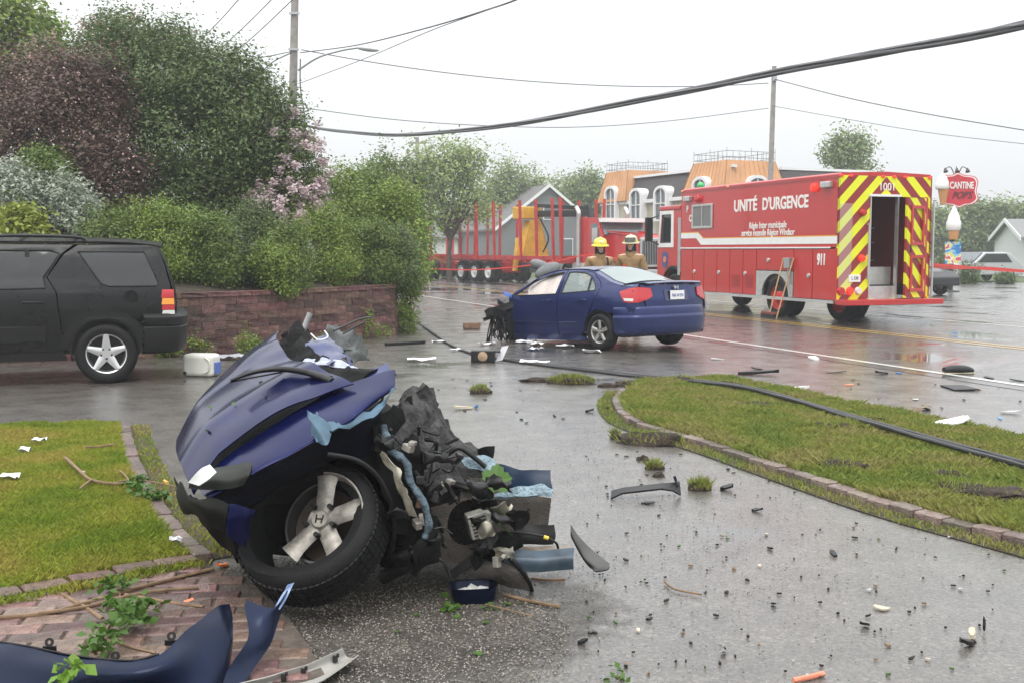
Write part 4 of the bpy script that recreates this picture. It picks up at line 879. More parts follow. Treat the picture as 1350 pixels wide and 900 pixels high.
fixn(panel(st,(),0,.004,lambda a,b,t: (a,.002+t,b)).build('white_stripe', M_WHITE, ET))
e1 = [(.02,1.905),(xb-.12,1.905),(xa-.1,2.065),(BL,2.065),(BL,2.09),(xa-.11,2.09),(xb-.13,1.93),(.02,1.93)]; fixn(panel(e1,(),0,.004,lambda a,b,t: (a,.003+t,b)).build('yellow_stripe', mat('stripe_yellow',(.7,.33,.03),.4), ET))
wx0, wx1 = lx(938.5), lx(911.5)
f = fixn(panel([(wx0,2.18),(wx1,2.18),(wx1,2.83),(wx0,2.83)],[[(wx0+.08,2.24),(wx1-.08,2.24),(wx1-.08,2.77),(wx0+.08,2.77)]],0,.03,lambda a,b,t: (a,.034-t,b)).build('side_window', M_STEEL, ET, bevel=.01))
q = MB(); q.bb(wx0+.07,wx1-.07,.001,.012,2.23,2.78); q.build('pane', mat('tinted_pane',(.13,.13,.12),.1,spec=.7), f); q = MB(); q.bb((wx0+wx1)/2-.02,(wx0+wx1)/2+.02,.012,.03,2.24,2.77); q.build('mullion', M_STEEL, f)
# compartment doors (px boundaries), below the rail
cb = [1101,1071,1047,997,979.5,962,945,928,914,897.5]
AX = lx(1022); AR = .66
def archpoly(n=12): return [(AX+AR*math.cos(math.pi*k/n), .55+AR*.86*math.sin(math.pi*k/n)) for k in range(n+1)]
zb = .50
for i,(a_,b_) in enumerate(((1101,1071),(1071,1046),(997,979.5),(979.5,962),(962,945),(945,928),(928,913),(913,897.5))):
    x0, x1 = lx(a_)+.012, lx(b_)-.012
    if x1-x0 < .05: continue
    d_ = fixn(panel([(x0,zb),(x1,zb),(x1,ZM-.04),(x0,ZM-.04)],(),0,.03,lambda a,b,t: (a,.014-t,b)).build('compartment_door', M_TRED, ET, bevel=.006))
    if i in (1,2,4,6):
        hx = x0+.12 if i in (1,) else x1-.1; hz = 1.02
        MB().lathe([(0,.035),(.05,.03),(.055,.0)],(hx,.014,hz),(0,1,0),14).build('latch', M_STEEL, d_, 40)
    if i in (2,3):
        v = MB()
        for k in range(9): v.bb(x0+.12,x1-.12,.016,.024,.68+k*.035,.695+k*.035)
        v.build('vent_louvres', mat('louvre_red',(.35,.015,.015),.5), d_)
x0, x1 = lx(1046)+.012, lx(997)-.012
ap = [(x1,ZM-.04),(x0,ZM-.04),(x0,1.12),(x1,1.12)]; d_ = fixn(panel(ap,(),0,.03,lambda a,b,t: (a,.014-t,b)).build('compartment_door', M_TRED, ET, bevel=.006)); MB().lathe([(0,.035),(.05,.03),(.055,.0)],(lx(1013),.014,1.36),(0,1,0),14).build('latch', M_STEEL, d_, 40)
ar = [(x0,zb),(x0,1.10),(x1,1.10),(x1,zb)]; hole = archpoly(); 
arr = [(x0,zb),(x0,1.10),(x1,1.10),(x1,zb)]+[(AX+AR*.86*math.cos(a), zb+.54*math.sin(a)) for a in [math.pi*k/14 for k in range(15)]]
fixn(panel(arr,(),0,.05,lambda a,b,t: (a,.02-t,b)).build('wheel_arch', mat('polished_steel',(.6,.6,.59),.25,metal=.75,var=.1), ET))
et('skirt_rail',.1,BL,-.02,.01,.42,.49,M_STEEL); et('skirt_back',.15,AX-.62,-.5,-.05,.5,1.6,M_DARKM); et('skirt_back',AX+.62,BL-.1,-.5,-.05,.5,1.6,M_DARKM); et('skirt_back',.15,BL-.1,-.9,-.5,.8,1.6,M_DARKM)
MRIM = mat('red_rim',(.5,.03,.025),.4,var=.15)
wheel(ET,(AX,-.16,.47),.47,.24,.29,MRIM,1,dual=True); wheel(ET,(AX,-BW+.16,.47),.47,.24,.29,MRIM,-1,dual=True); wheel(ET,(.62,-.62,.47),.47,.24,.29,MRIM,1,dual=True);
wheel(ET,(lx(886),-.16,.47),.47,.26,.29,MRIM,1); wheel(ET,(lx(886),-BW+.2,.47),.47,.26,.29,MRIM,-1)
q = MB(); q.cyl((AX,-2.3,.47),(AX,-.2,.47),.09); q.cyl((.62,-1.9,.47),(.62,-.6,.47),.08); q.cyl((lx(886),-2.3,.45),(lx(886),-.2,.45),.07); q.bb(.3,8.4,-.95,-.85,.55,.75); q.bb(.3,8.4,-1.7,-1.6,.55,.75); q.build('chassis', M_DARKM, ET, 40)
# flood lamps and warning lamps on the side
for px,py,m in ((1089,240,M_STEEL),(907,261,M_STEEL)):
    x = lx(px); z = 3.04 if px > 1000 else 3.0; et('flood_lamp',x-.17,x+.17,0,.12,z-.07,z+.07,m,bevel=.02)
for px,z,m in ((1072,3.0,M_LAMPRL),(920,2.98,M_LAMPR)): MB().lathe([(0,.1),(.09,.09),(.11,0)],(lx(px),.0,z),(0,1,0),16).build('warning_lamp', m, ET, 50)
et('socket_box',lx(1041)-.12,lx(1041)+.1,.014,.12,1.18,1.42,M_GALV,bevel=.01); q = MB(); q.tube([(lx(1041),.06,1.2),(lx(1041)-.03,.07,.8)],.025,8); q.build('conduit', M_GALV, ET)
MB().ball((lx(909),-.3,ZT+.1),(.1,.1,.1),12,8).build('green_beacon', mat('green_lens',(.03,.45,.12),.2), ET, 60)
# cab
c0, c1 = BL+.12, lx(864)
side = [(c0,.75),(lx(893)+.0,.75)]+[(lx(886)+.56*math.cos(a), .50+.62*math.sin(a)) for a in [R(170)-R(170)*k/10 for k in range(11)]]+[(c1,.55),(c1+.02,1.6),(c1-.12,2.72),(c0,2.78)]
wnd = [(lx(878)-.25,1.78),(c1-.1,1.78),(c1-.2,2.62),(lx(878)-.25,2.62)]
wn2 = [(lx(888)-.22,1.85),(lx(888)+.42,1.85),(lx(888)+.40,2.58),(lx(888)-.22,2.58)]
wnd = [(c0+.55,1.80),(c1-.14,1.80),(c1-.26,2.62),(c0+.55,2.62)]
for y0,s_ in ((-.06,1),(-BW+.10,-1)):
    fixn(panel(side,[wnd],0,.05,lambda a,b,t: (a,y0-t*s_,b)).build('cab_side', M_TRED, ET)); fixn(panel(wnd,(),0,.01,lambda a,b,t: (a,y0-(t+.02)*s_,b)).build('cab_window', M_GLASS, ET))
wf = fixn(panel([(c0+.42,1.68),(c1-.04,1.68),(c1-.16,2.72),(c0+.42,2.72)],[wnd],0,.02,lambda a,b,t: (a,-.04-t,b)).build('window_frame', M_WHITE, ET))
et('cab_roof',c0,c1-.1,-BW+.06,-.03,2.73,2.86,M_TRED,bevel=.03); et('cab_front',c1-.06,c1,-BW+.15,-.12,.6,1.7,M_TRED); et('windscreen',c1-.14,c1-.10,-BW+.15,-.12,1.72,2.7,M_GLASS)
em = [(lx(874)+a*.17, 1.32+b*.24) for a,b in cr2([(-1,.7),(0,1),(1,.7),(1,-.2),(.7,-.8),(0,-1),(-.7,-.8),(-1,-.2)],3)]
fixn(panel(em,(),0,.006,lambda a,b,t: (a,-.055+t,b)).build('crest', mat('crest_blue',(.05,.06,.2),.4), ET)); MB().lathe([(0,.012),(.09,.012),(.09,0)],(lx(874),-.05,1.33),(0,1,0),14).build('crest_centre', mat('crest_red',(.6,.2,.1),.4), ET)
q = MB(); q.bb(c1-.02,c1+.12,.10,.32,1.85,2.55); q.build('mirror', M_BLACK, ET, bevel=.03); q = MB(); q.tube([(c1-.1,-.05,2.6),(c1+.05,.2,2.5)],.018); q.tube([(c1-.1,-.05,1.75),(c1+.05,.2,1.9)],.018); q.build('mirror_arm', M_BLACK, ET)
q = MB(); q.tube([(c0-.02,-.02,.9),(c0-.02,-.02,2.5)],.06,10); q.build('exhaust_stack', M_STEEL, ET, 60)
et('front_bumper',c1,c1+.2,-BW+.05,-.05,.45,.8,M_STEEL)
q = MB(); q.lathe([(.60,-.16),(.66,-.16),(.66,.16),(.60,.16)],(lx(886),-.16,.50),(0,1,0),20,closed=True,arc=(-math.pi-.2,.2)); q.build('wheel_arch_lip', M_BLACK, ET)
# brooms leaning on the truck
for px,off,lab,hd in ((1033,.0,'push broom with worn wooden handle leaning on the red truck beside its wheel',True),(1043,.10,'bare wooden pole leaning on the red truck next to the push broom',False)):
    bpos = ET.matrix_basis @ Vector((lx(px)+.05,.36,0)); b_ = thing('push_broom' if hd else 'wooden_pole', lab, 'broom' if hd else 'pole', bpos, ET.rotation_euler.z)
    MB().tube([(0,0,.03 if hd else 0),(-.10-off,-.305,1.42)],.016,8).build('handle', mat('broom_wood',(.5,.33,.17),.6,var=.2), b_, 60)
    if hd: q = MB(); q.bb(-.28,.28,-.04,.04,.10,.15); q.build('head', mat('broom_red',(.25,.06,.05),.6), b_); q = MB(); q.box((0,0,.05),(.58,.09,.1)); q.build('bristles', M_DARKM, b_)
    else: MB().tube([(0,0,0),(-.001,-.002,.02)],.018,8).build('ferrule', M_GALV, b_)

# ================================================================== LOG TRUCK and TRAILER
hd = Vector((.56,-.83,0)).normalized(); a0 = Vector((5.9,46,0))-hd*11.3
ST = thing('log_semi_trailer', 'red stake trailer with yellow log loader hitched to the red tractor', 'trailer', a0, math.atan2(hd.y,hd.x))
h2 = Vector((.41,-.91,0)).normalized()
LT = thing('log_tractor', 'red conventional tractor with white visor and tall exhaust stacks behind the two people', 'truck', Vector((4.1,49.4,0))-h2*7.0, math.atan2(h2.y,h2.x))
def lt(nm,x0,x1,y0,y1,z0,z1,m,p=LT,bevel=0): q = MB(); q.bb(x0,x1,y0,y1,z0,z1); return q.build(nm,m,p,bevel=bevel)
for x in (-2.3,-1.0,.3):
    for s in (1,-1): wheel(ST,(x,s*1.05,.52),.52,.26,.30,mat('white_rim',(.6,.6,.58),.4),s,dual=True,n=20)
for s in (1,-1):
    wheel(LT,(9.9,s*1.03,.52),.52,.3,.30,M_ALU,s,n=20); wheel(LT,(5.6,s*1.03,.52),.52,.26,.30,M_ALU,s,n=20,dual=True)
q = MB(); q.bb(4.8,11.0,-.5,-.38,.70,.95); q.bb(4.8,11.0,.38,.5,.70,.95)
for x in (5.6,9.9): q.cyl((x,-1,.52),(x,1,.52),.09)
q.build('chassis', M_TREDD, LT); q = MB(); q.bb(-3.4,6.4,-.5,-.38,.98,1.12); q.bb(-3.4,6.4,.38,.5,.98,1.12)
for x in (-2.3,-1.0,.3): q.cyl((x,-1,.52),(x,1,.52),.09); q.bb(x-.1,x+.1,-.4,.4,.5,1.0)
q.build('chassis', M_TREDD, ST); q = MB(); q.bb(-3.6,6.6,-1.2,-1.08,1.15,1.33); q.bb(-3.6,6.6,1.08,1.2,1.15,1.33)
for x in (-3.5,-1.4,.2,1.9,3.6,5.2,6.5): q.bb(x-.1,x+.1,-1.2,1.2,1.05,1.32)
q.build('stake_bed', M_TREDD, ST)
for x in (-3.4,-2.2,-.6,1.0,3.3,4.6,5.9,6.5):
    for s in (-1,1): q = MB(); q.beam((x,s*1.2,1.1),(x-.02,s*1.27,3.95),.105,.105,(1,0,0)); q.build('stake', M_TREDD, ST)
lt('mudguard',-3.0,1.0,-1.25,-.75,1.06,1.12,M_DARKM,ST); lt('toolbox',4.0,5.4,-1.2,-.7,.55,1.0,M_DARKM,ST); lt('fuel_tank',6.2,7.9,-1.2,-.6,.5,1.05,M_STEEL,bevel=.12); lt('fuel_tank',6.2,7.9,.6,1.2,.5,1.05,M_STEEL,bevel=.12)
q = MB(); q.prism([(6.9,-1.12,1.0),(8.9,-1.12,1.0),(8.9,-1.12,2.2),(8.55,-1.12,2.98),(7.0,-1.12,3.05),(6.9,-1.12,2.9)],(0,2.24,0)); q.build('cab', M_TRED, LT, bevel=.06)
q = MB(); q.prism([(8.93,-1.02,2.25),(8.60,-1.02,2.88),(8.62,-1.02,2.90),(8.96,-1.02,2.27)],(0,2.04,0)); q.build('windscreen', mat('truck_glass',(.10,.12,.125),.08,spec=.8), LT)
for s in (-1,1): q = MB(); q.prism([(7.95,s*1.125,1.95),(8.75,s*1.125,1.95),(8.50,s*1.125,2.75),(7.95,s*1.125,2.75)],(0,s*.012,0)); q.build('side_window', MATS['truck_glass'], LT)
lt('sun_visor',8.5,9.05,-1.1,1.1,2.80,2.98,M_WHITE); 
q = MB(); q.prism([(8.9,-.78,1.0),(11.25,-.70,1.0),(11.25,-.70,2.08),(8.9,-.78,2.36)],(0,1.5,0)); q.build('hood', M_TRED, LT, bevel=.08)
lt('grille',11.26,11.36,-.66,.66,.9,2.1,M_STEEL,bevel=.03); g_ = MB()
for k in range(14): g_.bb(11.36,11.39,-.55+k*.08,-.52+k*.08,1.0,1.98)
g_.build('grille_bars', M_DARKM, LT)
for s in (-1,1):
    q = MB(); q.lathe([(.60,-.2),(.72,-.2),(.72,.2),(.60,.2)],(9.9,s*.98,.58),(0,1,0),18,closed=True,arc=(-math.pi,0)); q.build('fender', M_TRED, LT, 40); lt('headlamp',11.1,11.3,s*.95-.16,s*.95+.16,1.05,1.3,M_LAMPW,bevel=.03)
    q = MB(); q.tube(cr([(7.0,s*1.25,.9),(7.0,s*1.25,2.9),(7.02,s*1.25,3.25),(6.8,s*1.25,3.5)],4),.10,10); q.build('exhaust_stack', M_STEEL, LT, 60)
    q = MB(); q.tube([(8.7,s*1.13,2.6),(8.9,s*1.45,2.5)],.02); q.bb(8.82,8.92,s*1.36,s*1.56,1.9,2.55); q.build('mirror', M_STEEL, LT)
lt('front_bumper',11.2,11.5,-1.15,1.15,.4,.8,M_STEEL,bevel=.03)
M_YEL = mat('loader_yellow',(.62,.33,.02),.45,var=.2,vscale=4,coat=.2)
q = MB(); q.prism([(2.3,-.75,1.33),(2.3,.75,1.33),(2.3,.30,3.0),(2.3,-.30,3.0)],(.5,0,0)); q.build('loader_base', M_YEL, ST, bevel=.04)
q = MB(); q.prism([(2.1,-.9,.6),(2.1,-.75,.6),(2.1,-.55,2.2),(2.1,-.7,2.2)],(.25,0,0)); q.prism([(2.1,.9,.6),(2.1,.75,.6),(2.1,.55,2.2),(2.1,.7,2.2)],(.25,0,0)); q.build('outrigger', M_YEL, ST)
lt('loader_turret',1.9,2.8,-.75,.35,3.1,3.68,M_YEL,ST,bevel=.04); text('lettering','EPSILON',.2,M_DARKM,ST,(2.35,-.765,3.4),(R(90),0,0),.01,.9) if False else None
q = MB(); q.beam((2.6,.1,3.35),(6.9,.15,3.25),.3,.3); q.beam((2.7,.1,3.75),(6.6,.15,3.5),.16,.18); q.beam((6.7,.15,3.6),(7.0,.15,2.9),.25,.25); q.build('loader_boom', M_DARKM, ST, bevel=.02)
q = MB(); q.tube(cr([(6.6,-.2,2.9),(6.75,-.4,2.3),(6.9,-.3,1.6)],4),.07); q.tube(cr([(2.9,.2,3.1),(3.3,.4,2.2),(3.0,.3,1.5)],4),.04); q.build('hoses', M_BLACK, ST, 60)
b0_ = Vector((-2.9,59.0,0)); b1_ = Vector((-4.9,66.5,0)); dd = (b0_-b1_).normalized()
TR = thing('log_trailer', 'empty red stake pup trailer hitched last, behind the loader trailer', 'trailer', b1_, math.atan2(dd.y,dd.x))
for x in (0,1.35):
    for s in (1,-1): wheel(TR,(x,s*1.05,.52),.52,.26,.30,MATS['white_rim'],s,dual=True,n=20)
for x in (5.6,):
    for s in (1,-1): wheel(TR,(x,s*1.05,.52),.52,.26,.30,MATS['white_rim'],s,dual=True,n=20)
q = MB(); q.bb(-1.3,7.2,-.5,-.35,.95,1.25); q.bb(-1.3,7.2,.35,.5,.95,1.25); q.cyl((0,-1,.52),(0,1,.52),.09); q.cyl((1.35,-1,.52),(1.35,1,.52),.09); q.cyl((5.6,-1,.52),(5.6,1,.52),.09); q.bb(-.3,1.6,-.4,.4,.5,1.0); q.bb(5.2,6.0,-.4,.4,.5,1.0)
for x in (-1.2,.6,2.6,4.6,6.4): q.bb(x-.12,x+.12,-1.22,1.22,1.1,1.36)
q.beam((7.2,0,.95),(8.6,0,.85),.16,.16); q.build('frame', M_TREDD, TR)
for x in (-1.2,.6,2.6,4.6,6.4):
    for s in (-1,1): q = MB(); q.beam((x,s*1.2,1.1),(x,s*1.27,3.95),.105,.105,(1,0,0)); q.build('stake', M_TREDD, TR)
# ================================================================== BLUE SEDAN (rear part)
M_BLUE = mat('blue_paint', (.010,.021,.105), .3, metal=.45, coat=.4, var=.08, vscale=3); M_BLUED = mat('blue_paint_wet', (.010,.018,.085), .2, metal=.4, coat=1., var=.12, vscale=5)
M_TEAL = mat('primer_teal', (.045,.10,.15), .5, var=.3, vscale=9); M_GLASSC = mat('clear_glass', (.62,.70,.68), .06, spec=.7, trans=.75, ior=1.12); M_FABRIC = mat('grey_fabric', (.20,.19,.175), .9, var=.2, vscale=10, bump=.4, bscale=150); M_AIRBAG = mat('airbag_fabric', (.60,.54,.50), .85, var=.12, vscale=8, bump=.6, bscale=20)
Mc = Vector((2.06,17.93,0)); hc = R(90+38)
CV = thing('blue_sedan', 'blue four-door sedan with its whole front torn off, standing across the shoulder', 'car', Mc+Vector((0,0,.0)), rot=(R(0),R(2.6),hc))
CV.location.z = .012; CV.scale = (.975,.975,.93)
WT = [(-.95,.80),(-.7,.845),(-.3,.868),(.5,.875),(1.5,.875),(2.5,.87)]; ST = [(.15,.93),(.3,.965),(.45,.985),(.6,1.),(.75,1.),(.88,.98),(.95,.955),(1.02,.925),(1.12,.865),(1.25,.785),(1.36,.70),(1.42,.64)]
def cyw(x,z): return lerp_tab(WT,x)*lerp_tab(ST,z)
def cside(s, off=0.): return lambda a,b,t: (a, s*(cyw(a,b)-t+off), b)
def arc2(cx,cz,r,a0,a1,n=8): return [(cx+r*math.cos(R(a0+(a1-a0)*k/n)), cz+r*math.sin(R(a0+(a1-a0)*k/n))) for k in range(n+1)]
AW = .375; RAZ = .315
fd = [(1.05,.24),(2.30,.24),(2.36,.60),(2.40,.93),(1.86,1.235),(1.50,1.352),(1.30,1.385),(1.05,1.40)]; fdw = [(1.11,.975),(2.24,.955),(1.84,1.19),(1.48,1.315),(1.11,1.362)]
rdr = [(.48,.24),(1.03,.24),(1.03,1.40),(.80,1.398),(.52,1.375),(.30,1.312),(.08,1.165),(.02,1.08),(.12,.85),(.25,.62)]+list(reversed(arc2(0,RAZ,AW,2,48,5)))
rdw = [(.97,.985),(.97,1.362),(.78,1.358),(.55,1.338),(.35,1.275),(.17,1.125),(.13,1.02)]
qp = [(.235,.605),(.105,.85),(.005,1.08),(.06,1.165),(.29,1.318),(.52,1.385),(.36,1.362),(.12,1.275),(-.16,1.165),(-.45,1.095),(-.72,1.07),(-.78,1.06),(-.80,.98),(-.80,.70),(-.78,.655),(-.19,.635)]+list(reversed(arc2(0,RAZ,AW,55,118,8)))
for s in (1,-1):
    d1 = fixn(panel(fd,[fdw],.09,.03,cside(s)).build('front_door', M_BLUE, CV, 35)); d2 = fixn(panel(rdr,[rdw],.09,.03,cside(s)).build('rear_door', M_BLUE, CV, 35)); fixn(panel(qp,(),.09,.02,cside(s)).build('rear_quarter', M_BLUE, CV, 35))
    fixn(panel(rdw,(),.12,.004,cside(s,-.014)).build('window_glass', M_GLASSC, d2, 35))
    q = MB(); q.beam((.34,s*(cyw(.34,1.27)+.0),1.27),(.30,s*(cyw(.3,1.0)+.0),1.0),.025,.02); q.build('window_bar', M_BLACK, d2)
    for pth,dd_ in ((rdw,d2),(fdw,d1)):
        q = MB(); q.tube([Vector((a,s*(cyw(a,b)+.001),b)) for a,b in pth+[pth[0]]],.010,6); q.build('window_seal', M_BLACK, dd_, 60)
    for x,dd_ in ((.30,d2),(1.22,d1)):
        q = MB(); z = .86; q.tube(cr([(x,s*(cyw(x,z)),z),(x+.03,s*(cyw(x,z)+.03),z+.004),(x+.16,s*(cyw(x,z)+.032),z+.004),(x+.2,s*cyw(x,z),z)],4),.013,6,); q.build('door_handle', M_BLUE, dd_, 60)
    fixn(panel([(.36,.15),(2.32,.15),(2.32,.235),(.40,.235)],(),.1,.04,cside(s,-.005)).build('sill', M_BLUE, CV, 40))
    for x0,x1,dd_ in ((.55,1.0,d2),(1.08,2.25,d1)):
        q = MB(); q.tube([(x,s*(cyw(x,.47)+.004),.47) for x in (x0,(x0+x1)/2,x1)],.012,6); q.build('side_moulding', M_BLUE, dd_, 60)
    q = MB(); q.lathe([(AW-.03,-.22),(AW-.005,-.22),(AW-.005,.0),(AW-.03,.0)],(0,s*.84 if s > 0 else -.84+.22,RAZ),(0,1,0),20,closed=True,arc=(-math.pi,0)); q.build('wheel_well', M_BLACK, CV, 40)
    wheel(CV,(0,s*.775,.315),.315,.20,.20,M_ALU,s,kind='alloy',n=32)
# roof, rear glass, deck
RZ = [(-.45,1.095),(-.16,1.165),(.12,1.275),(.36,1.358),(.52,1.382),(.8,1.398),(1.05,1.40),(1.3,1.385),(1.5,1.352),(1.86,1.235),(2.0,1.17)]
def rz(x):
    for (a,b),(c,d_) in zip(RZ,RZ[1:]):
        if x <= c: return b+(d_-b)*(x-a)/(c-a)
    return RZ[-1][1]
def xrow(x, crown, n=9, ins=0., dz=0.): 
    e = cyw(x,rz(x))-ins; return [(x, e*u, rz(x)+dz+crown*(1-u*u)-.0) for u in [1-2*k/(n-1) for k in range(n)]]
q = MB(); q.sheet([xrow(x,.045) for x in (.36,.52,.7,.9,1.1,1.3,1.5,1.62)],.02); q.build('roof', M_BLUE, CV, 40)
q = MB(); q.sheet([[(x, (cyw(x,rz(x))-.11)*u, rz(x)+.02+.035*(1-u*u)*(1.3)) for u in [1-2*k/8 for k in range(9)]] for x in (-.43,-.30,-.16,0,.12,.25,.37)],.006); q.build('rear_window', mat('rear_glass',(.34,.40,.39),.05,spec=.7,trans=.35,ior=1.2), CV, 60)
for s in (1,-1):
    q = MB(); q.sheet([[(x, s*(cyw(x,rz(x))-.13), rz(x)+.020), (x, s*(cyw(x,rz(x))+.0), rz(x)-.002)][::s] for x in (-.45,-.30,-.16,0,.12,.25,.37)],.015); q.build('rear_pillar', M_BLUE, CV, 40)
DZT = [(-.92,1.085),(-.85,1.115),(-.72,1.112),(-.55,1.105),(-.44,1.10)]
q = MB(); q.sheet([[(x-.02*(1-u*u)*1., (.70 if x > -.8 else .655 if x > -.88 else .60)*u, lerp_tab(DZT,x)+.018*(1-u*u)) for u in [1-2*k/10 for k in range(11)]] for x in (-.90,-.85,-.72,-.55,-.44)],.02); q.build('boot_lid', M_BLUE, CV, 40)
for s in (1,-1):
    q = MB(); q.sheet([[(x,s*.70,lerp_tab(DZT,x)-.004),(x,s*cyw(x,min(1.07,rz(max(x,-.45)))),lerp_tab([(-.92,.99),(-.86,1.03),(-.72,1.07),(-.45,1.095)],x))][::s] for x in (-.79,-.72,-.55,-.44)],.015); q.build('deck_side', M_BLUE, CV, 40)
def rearx(y,z): return -.945+.13*(abs(y)/.8)**3+.05*max(0,z-.85)/.25
fixn(panel([(-.62,.72),(.62,.72),(.66,.85),(.69,1.09),(-.69,1.09),(-.66,.85)],(),.1,.02,lambda a,b,t: (rearx(a,b)+t+.01,a,b)).build('boot_panel', M_BLUE, CV, 35))
for s in (1,-1): fixn(panel([(s*.60,.70),(s*.66,.70),(s*.80,.70),(s*.80,1.0),(s*.71,1.07),(s*.68,.85)],(),.05,.02,lambda a,b,t: (rearx(a,b)+t+.03,a,b)).build('rear_corner', M_BLUE, CV, 35))
BP = cr([(-.37,.868,0),(-.58,.855,0),(-.78,.79,0),(-.895,.60,0),(-.945,.28,0),(-.955,0,0),(-.945,-.28,0),(-.895,-.60,0),(-.78,-.79,0),(-.58,-.855,0),(-.37,-.868,0)],3)
rows = []
for off,z in ((-.12,.25),(-.05,.26),(-.012,.31),(.0,.40),(.008,.48),(.014,.54),(.014,.56),(.0,.575),(.0,.60),(-.006,.68),(-.012,.715),(-.04,.73)):
    row = []
    for i,p in enumerate(BP):
        d_ = (BP[min(i+1,len(BP)-1)]-BP[max(i-1,0)]).normalized(); nn = Vector((d_.y,-d_.x,0))*-1; nn = -nn if nn.dot(Vector((p.x+.2,p.y,0))) < 0 else nn
        row.append(p+nn*off+Vector((0,0,z)))
    rows.append(row)
q = MB(); q.sheet(rows,.015); fixn(q.build('rear_bumper', M_BLUE, CV, 50))
for s in (1,-1):
    tl = [(-.985+.0,.72)]
    def tmap(a,b,t):   # a along wrap: 0 at boot edge .. 1 forward on the side
        y = .52+.26*min(1,a/.45) if a < .45 else .80
        if a < .45: x = rearx(y,b)-.012
        else: u = (a-.45)/.55; x = -.82+.38*u; y = cyw(x,b)+.012
        return (x+(t if a < .45 else 0), s*(y-(0 if a < .45 else t)), b)
    fixn(panel([(.02,1.035),(.0,.90),(.16,.85),(.45,.80),(.62,.80),(.78,.815),(.97,.99),(.72,1.035),(.45,1.06)],(),.06,.02,tmap).build('tail_lamp', M_LAMPR, CV, 60))
    fixn(panel([(.50,.825),(.75,.835),(.80,.88),(.5,.87)],(),.06,.01,lambda a,b,t: tuple(Vector(tmap(a,b,t))+Vector((0,s*.006,0)))).build('reflector', M_LAMPW, CV))
fixn(panel([(-.27,.815),(.27,.815),(.27,.99),(-.27,.99)],(),0,.01,lambda a,b,t: (rearx(a,b)-.002+t*.5,a,b)).build('plate_recess', M_BLUED, CV))
pl = fixn(panel([(-.16,.835),(.16,.835),(.16,.985),(-.16,.985)],(),0,.008,lambda a,b,t: (-.957+t,a,b)).build('licence_plate', M_WHITE, CV)); text('lettering','768 WTN',.075,mat('plate_blue',(.05,.08,.3),.5),pl,(-.959,0,.90),(R(90),0,R(-90)),.004,.85)
q = MB(); q.tube(cr([(-.935,.055,1.065),(-.94,.035,1.02),(-.935,.05,1.04)],3),.009); q.bb(-.942,-.925,.025,.04,1.01,1.07); q.bb(-.942,-.925,-.04,-.025,1.01,1.07); q.bb(-.942,-.925,-.025,.025,1.032,1.048); q.build('emblem', M_STEEL, CV)
q = MB(); q.bb(-.86,.1,-.70,.70,.26,.42); q.bb(-.6,2.3,-.74,.74,.22,.27); q.cyl((0,-.7,.315),(0,.7,.315),.05); q.build('underbody', M_BLACK, CV)
q = MB(); q.bb(-.55,.05,-.68,.68,.42,.95); q.build('boot_tub', M_BLACK, CV)
# seats, air bag curtain
for y in (-.36,.36):
    q = MB(); q.box((.28,y,.82),(.16,.62,.60),Matrix.Rotation(R(-18),3,'Y')); q.build('rear_seat_back', M_FABRIC, CV, bevel=.05); q = MB(); q.box((.18,y,1.17),(.10,.26,.16)); q.build('headrest', M_FABRIC, CV, bevel=.04)
    q = MB(); q.box((1.32,y,.82),(.16,.50,.66),Matrix.Rotation(R(-18),3,'Y')); q.build('front_seat_back', M_FABRIC, CV, bevel=.05); q = MB(); q.box((1.62,y,.50),(.52,.50,.16)); q.build('front_seat', M_FABRIC, CV, bevel=.05); q = MB(); q.box((1.2,y,1.23),(.10,.25,.17)); q.build('headrest', M_FABRIC, CV, bevel=.04)
for s in (1,-1):
    rows = [[(x, s*(cyw(x,z)-.07-.03*math.sin(x*14)*(.4+.6*(1.36-z)/.4)), min(z,rz(x)-.03)) for z in (1.36,1.28,1.2,1.1,1.0,.95)] for x in [1.08+.1*k for k in range(10)]]
    q = MB(); q.sheet(rows,.015); fixn(q.build('curtain_airbag', M_AIRBAG, CV, 60))
q = MB(); q.box((2.28,.36,.95),(.12,.30,.10)); q.ball((2.15,.36,.98),(.16,.22,.2),12,8); q.build('steering_airbag', M_AIRBAG, CV, 60)
# dash hanging out of the torn corner
q = MB(); q.beam((2.25,.55,.86),(2.48,1.30,.66),.16,.10); q.beam((2.35,.7,.74),(2.42,1.42,.52),.12,.07); q.box((2.42,1.08,.60),(.28,.34,.16),Matrix.Rotation(R(24),3,'X')); q.box((2.38,.92,.42),(.22,.22,.24),Matrix.Rotation(R(35),3,'X')); q.jitter(.05,6,7); q.build('hanging_dashboard', M_BLACK, CV)
q = MB(); rr = random.Random(31)
for k in range(30):
    p = Vector((2.3+rr.random()*.25, .82+rr.random()*.42, .62-rr.random()*.15)); e = Vector((p.x+rr.uniform(-.1,.15), min(1.3,p.y+rr.uniform(-.25,.15)), .03+rr.random()*.3)); q.tube(cr([p,(p+e)/2+Vector((rr.uniform(-.1,.1),rr.uniform(-.1,.1),0)),e],4), rr.uniform(.008,.020), 5)
q.build('hanging_wiring', M_BLACK, CV, 60, kind='stuff')
q = MB(); q.sheet([[(2.30+.05*u,.84+.18*v,.90+.10*u+.06*v) for v in (0,.5,1)] for u in (0,.5,1)],.006); q.jitter(.03,7,4); q.build('torn_blue_flap', mat('torn_blue',(.03,.10,.38),.35,coat=.4), CV, 40)
I_ = wm(CV).inverted()
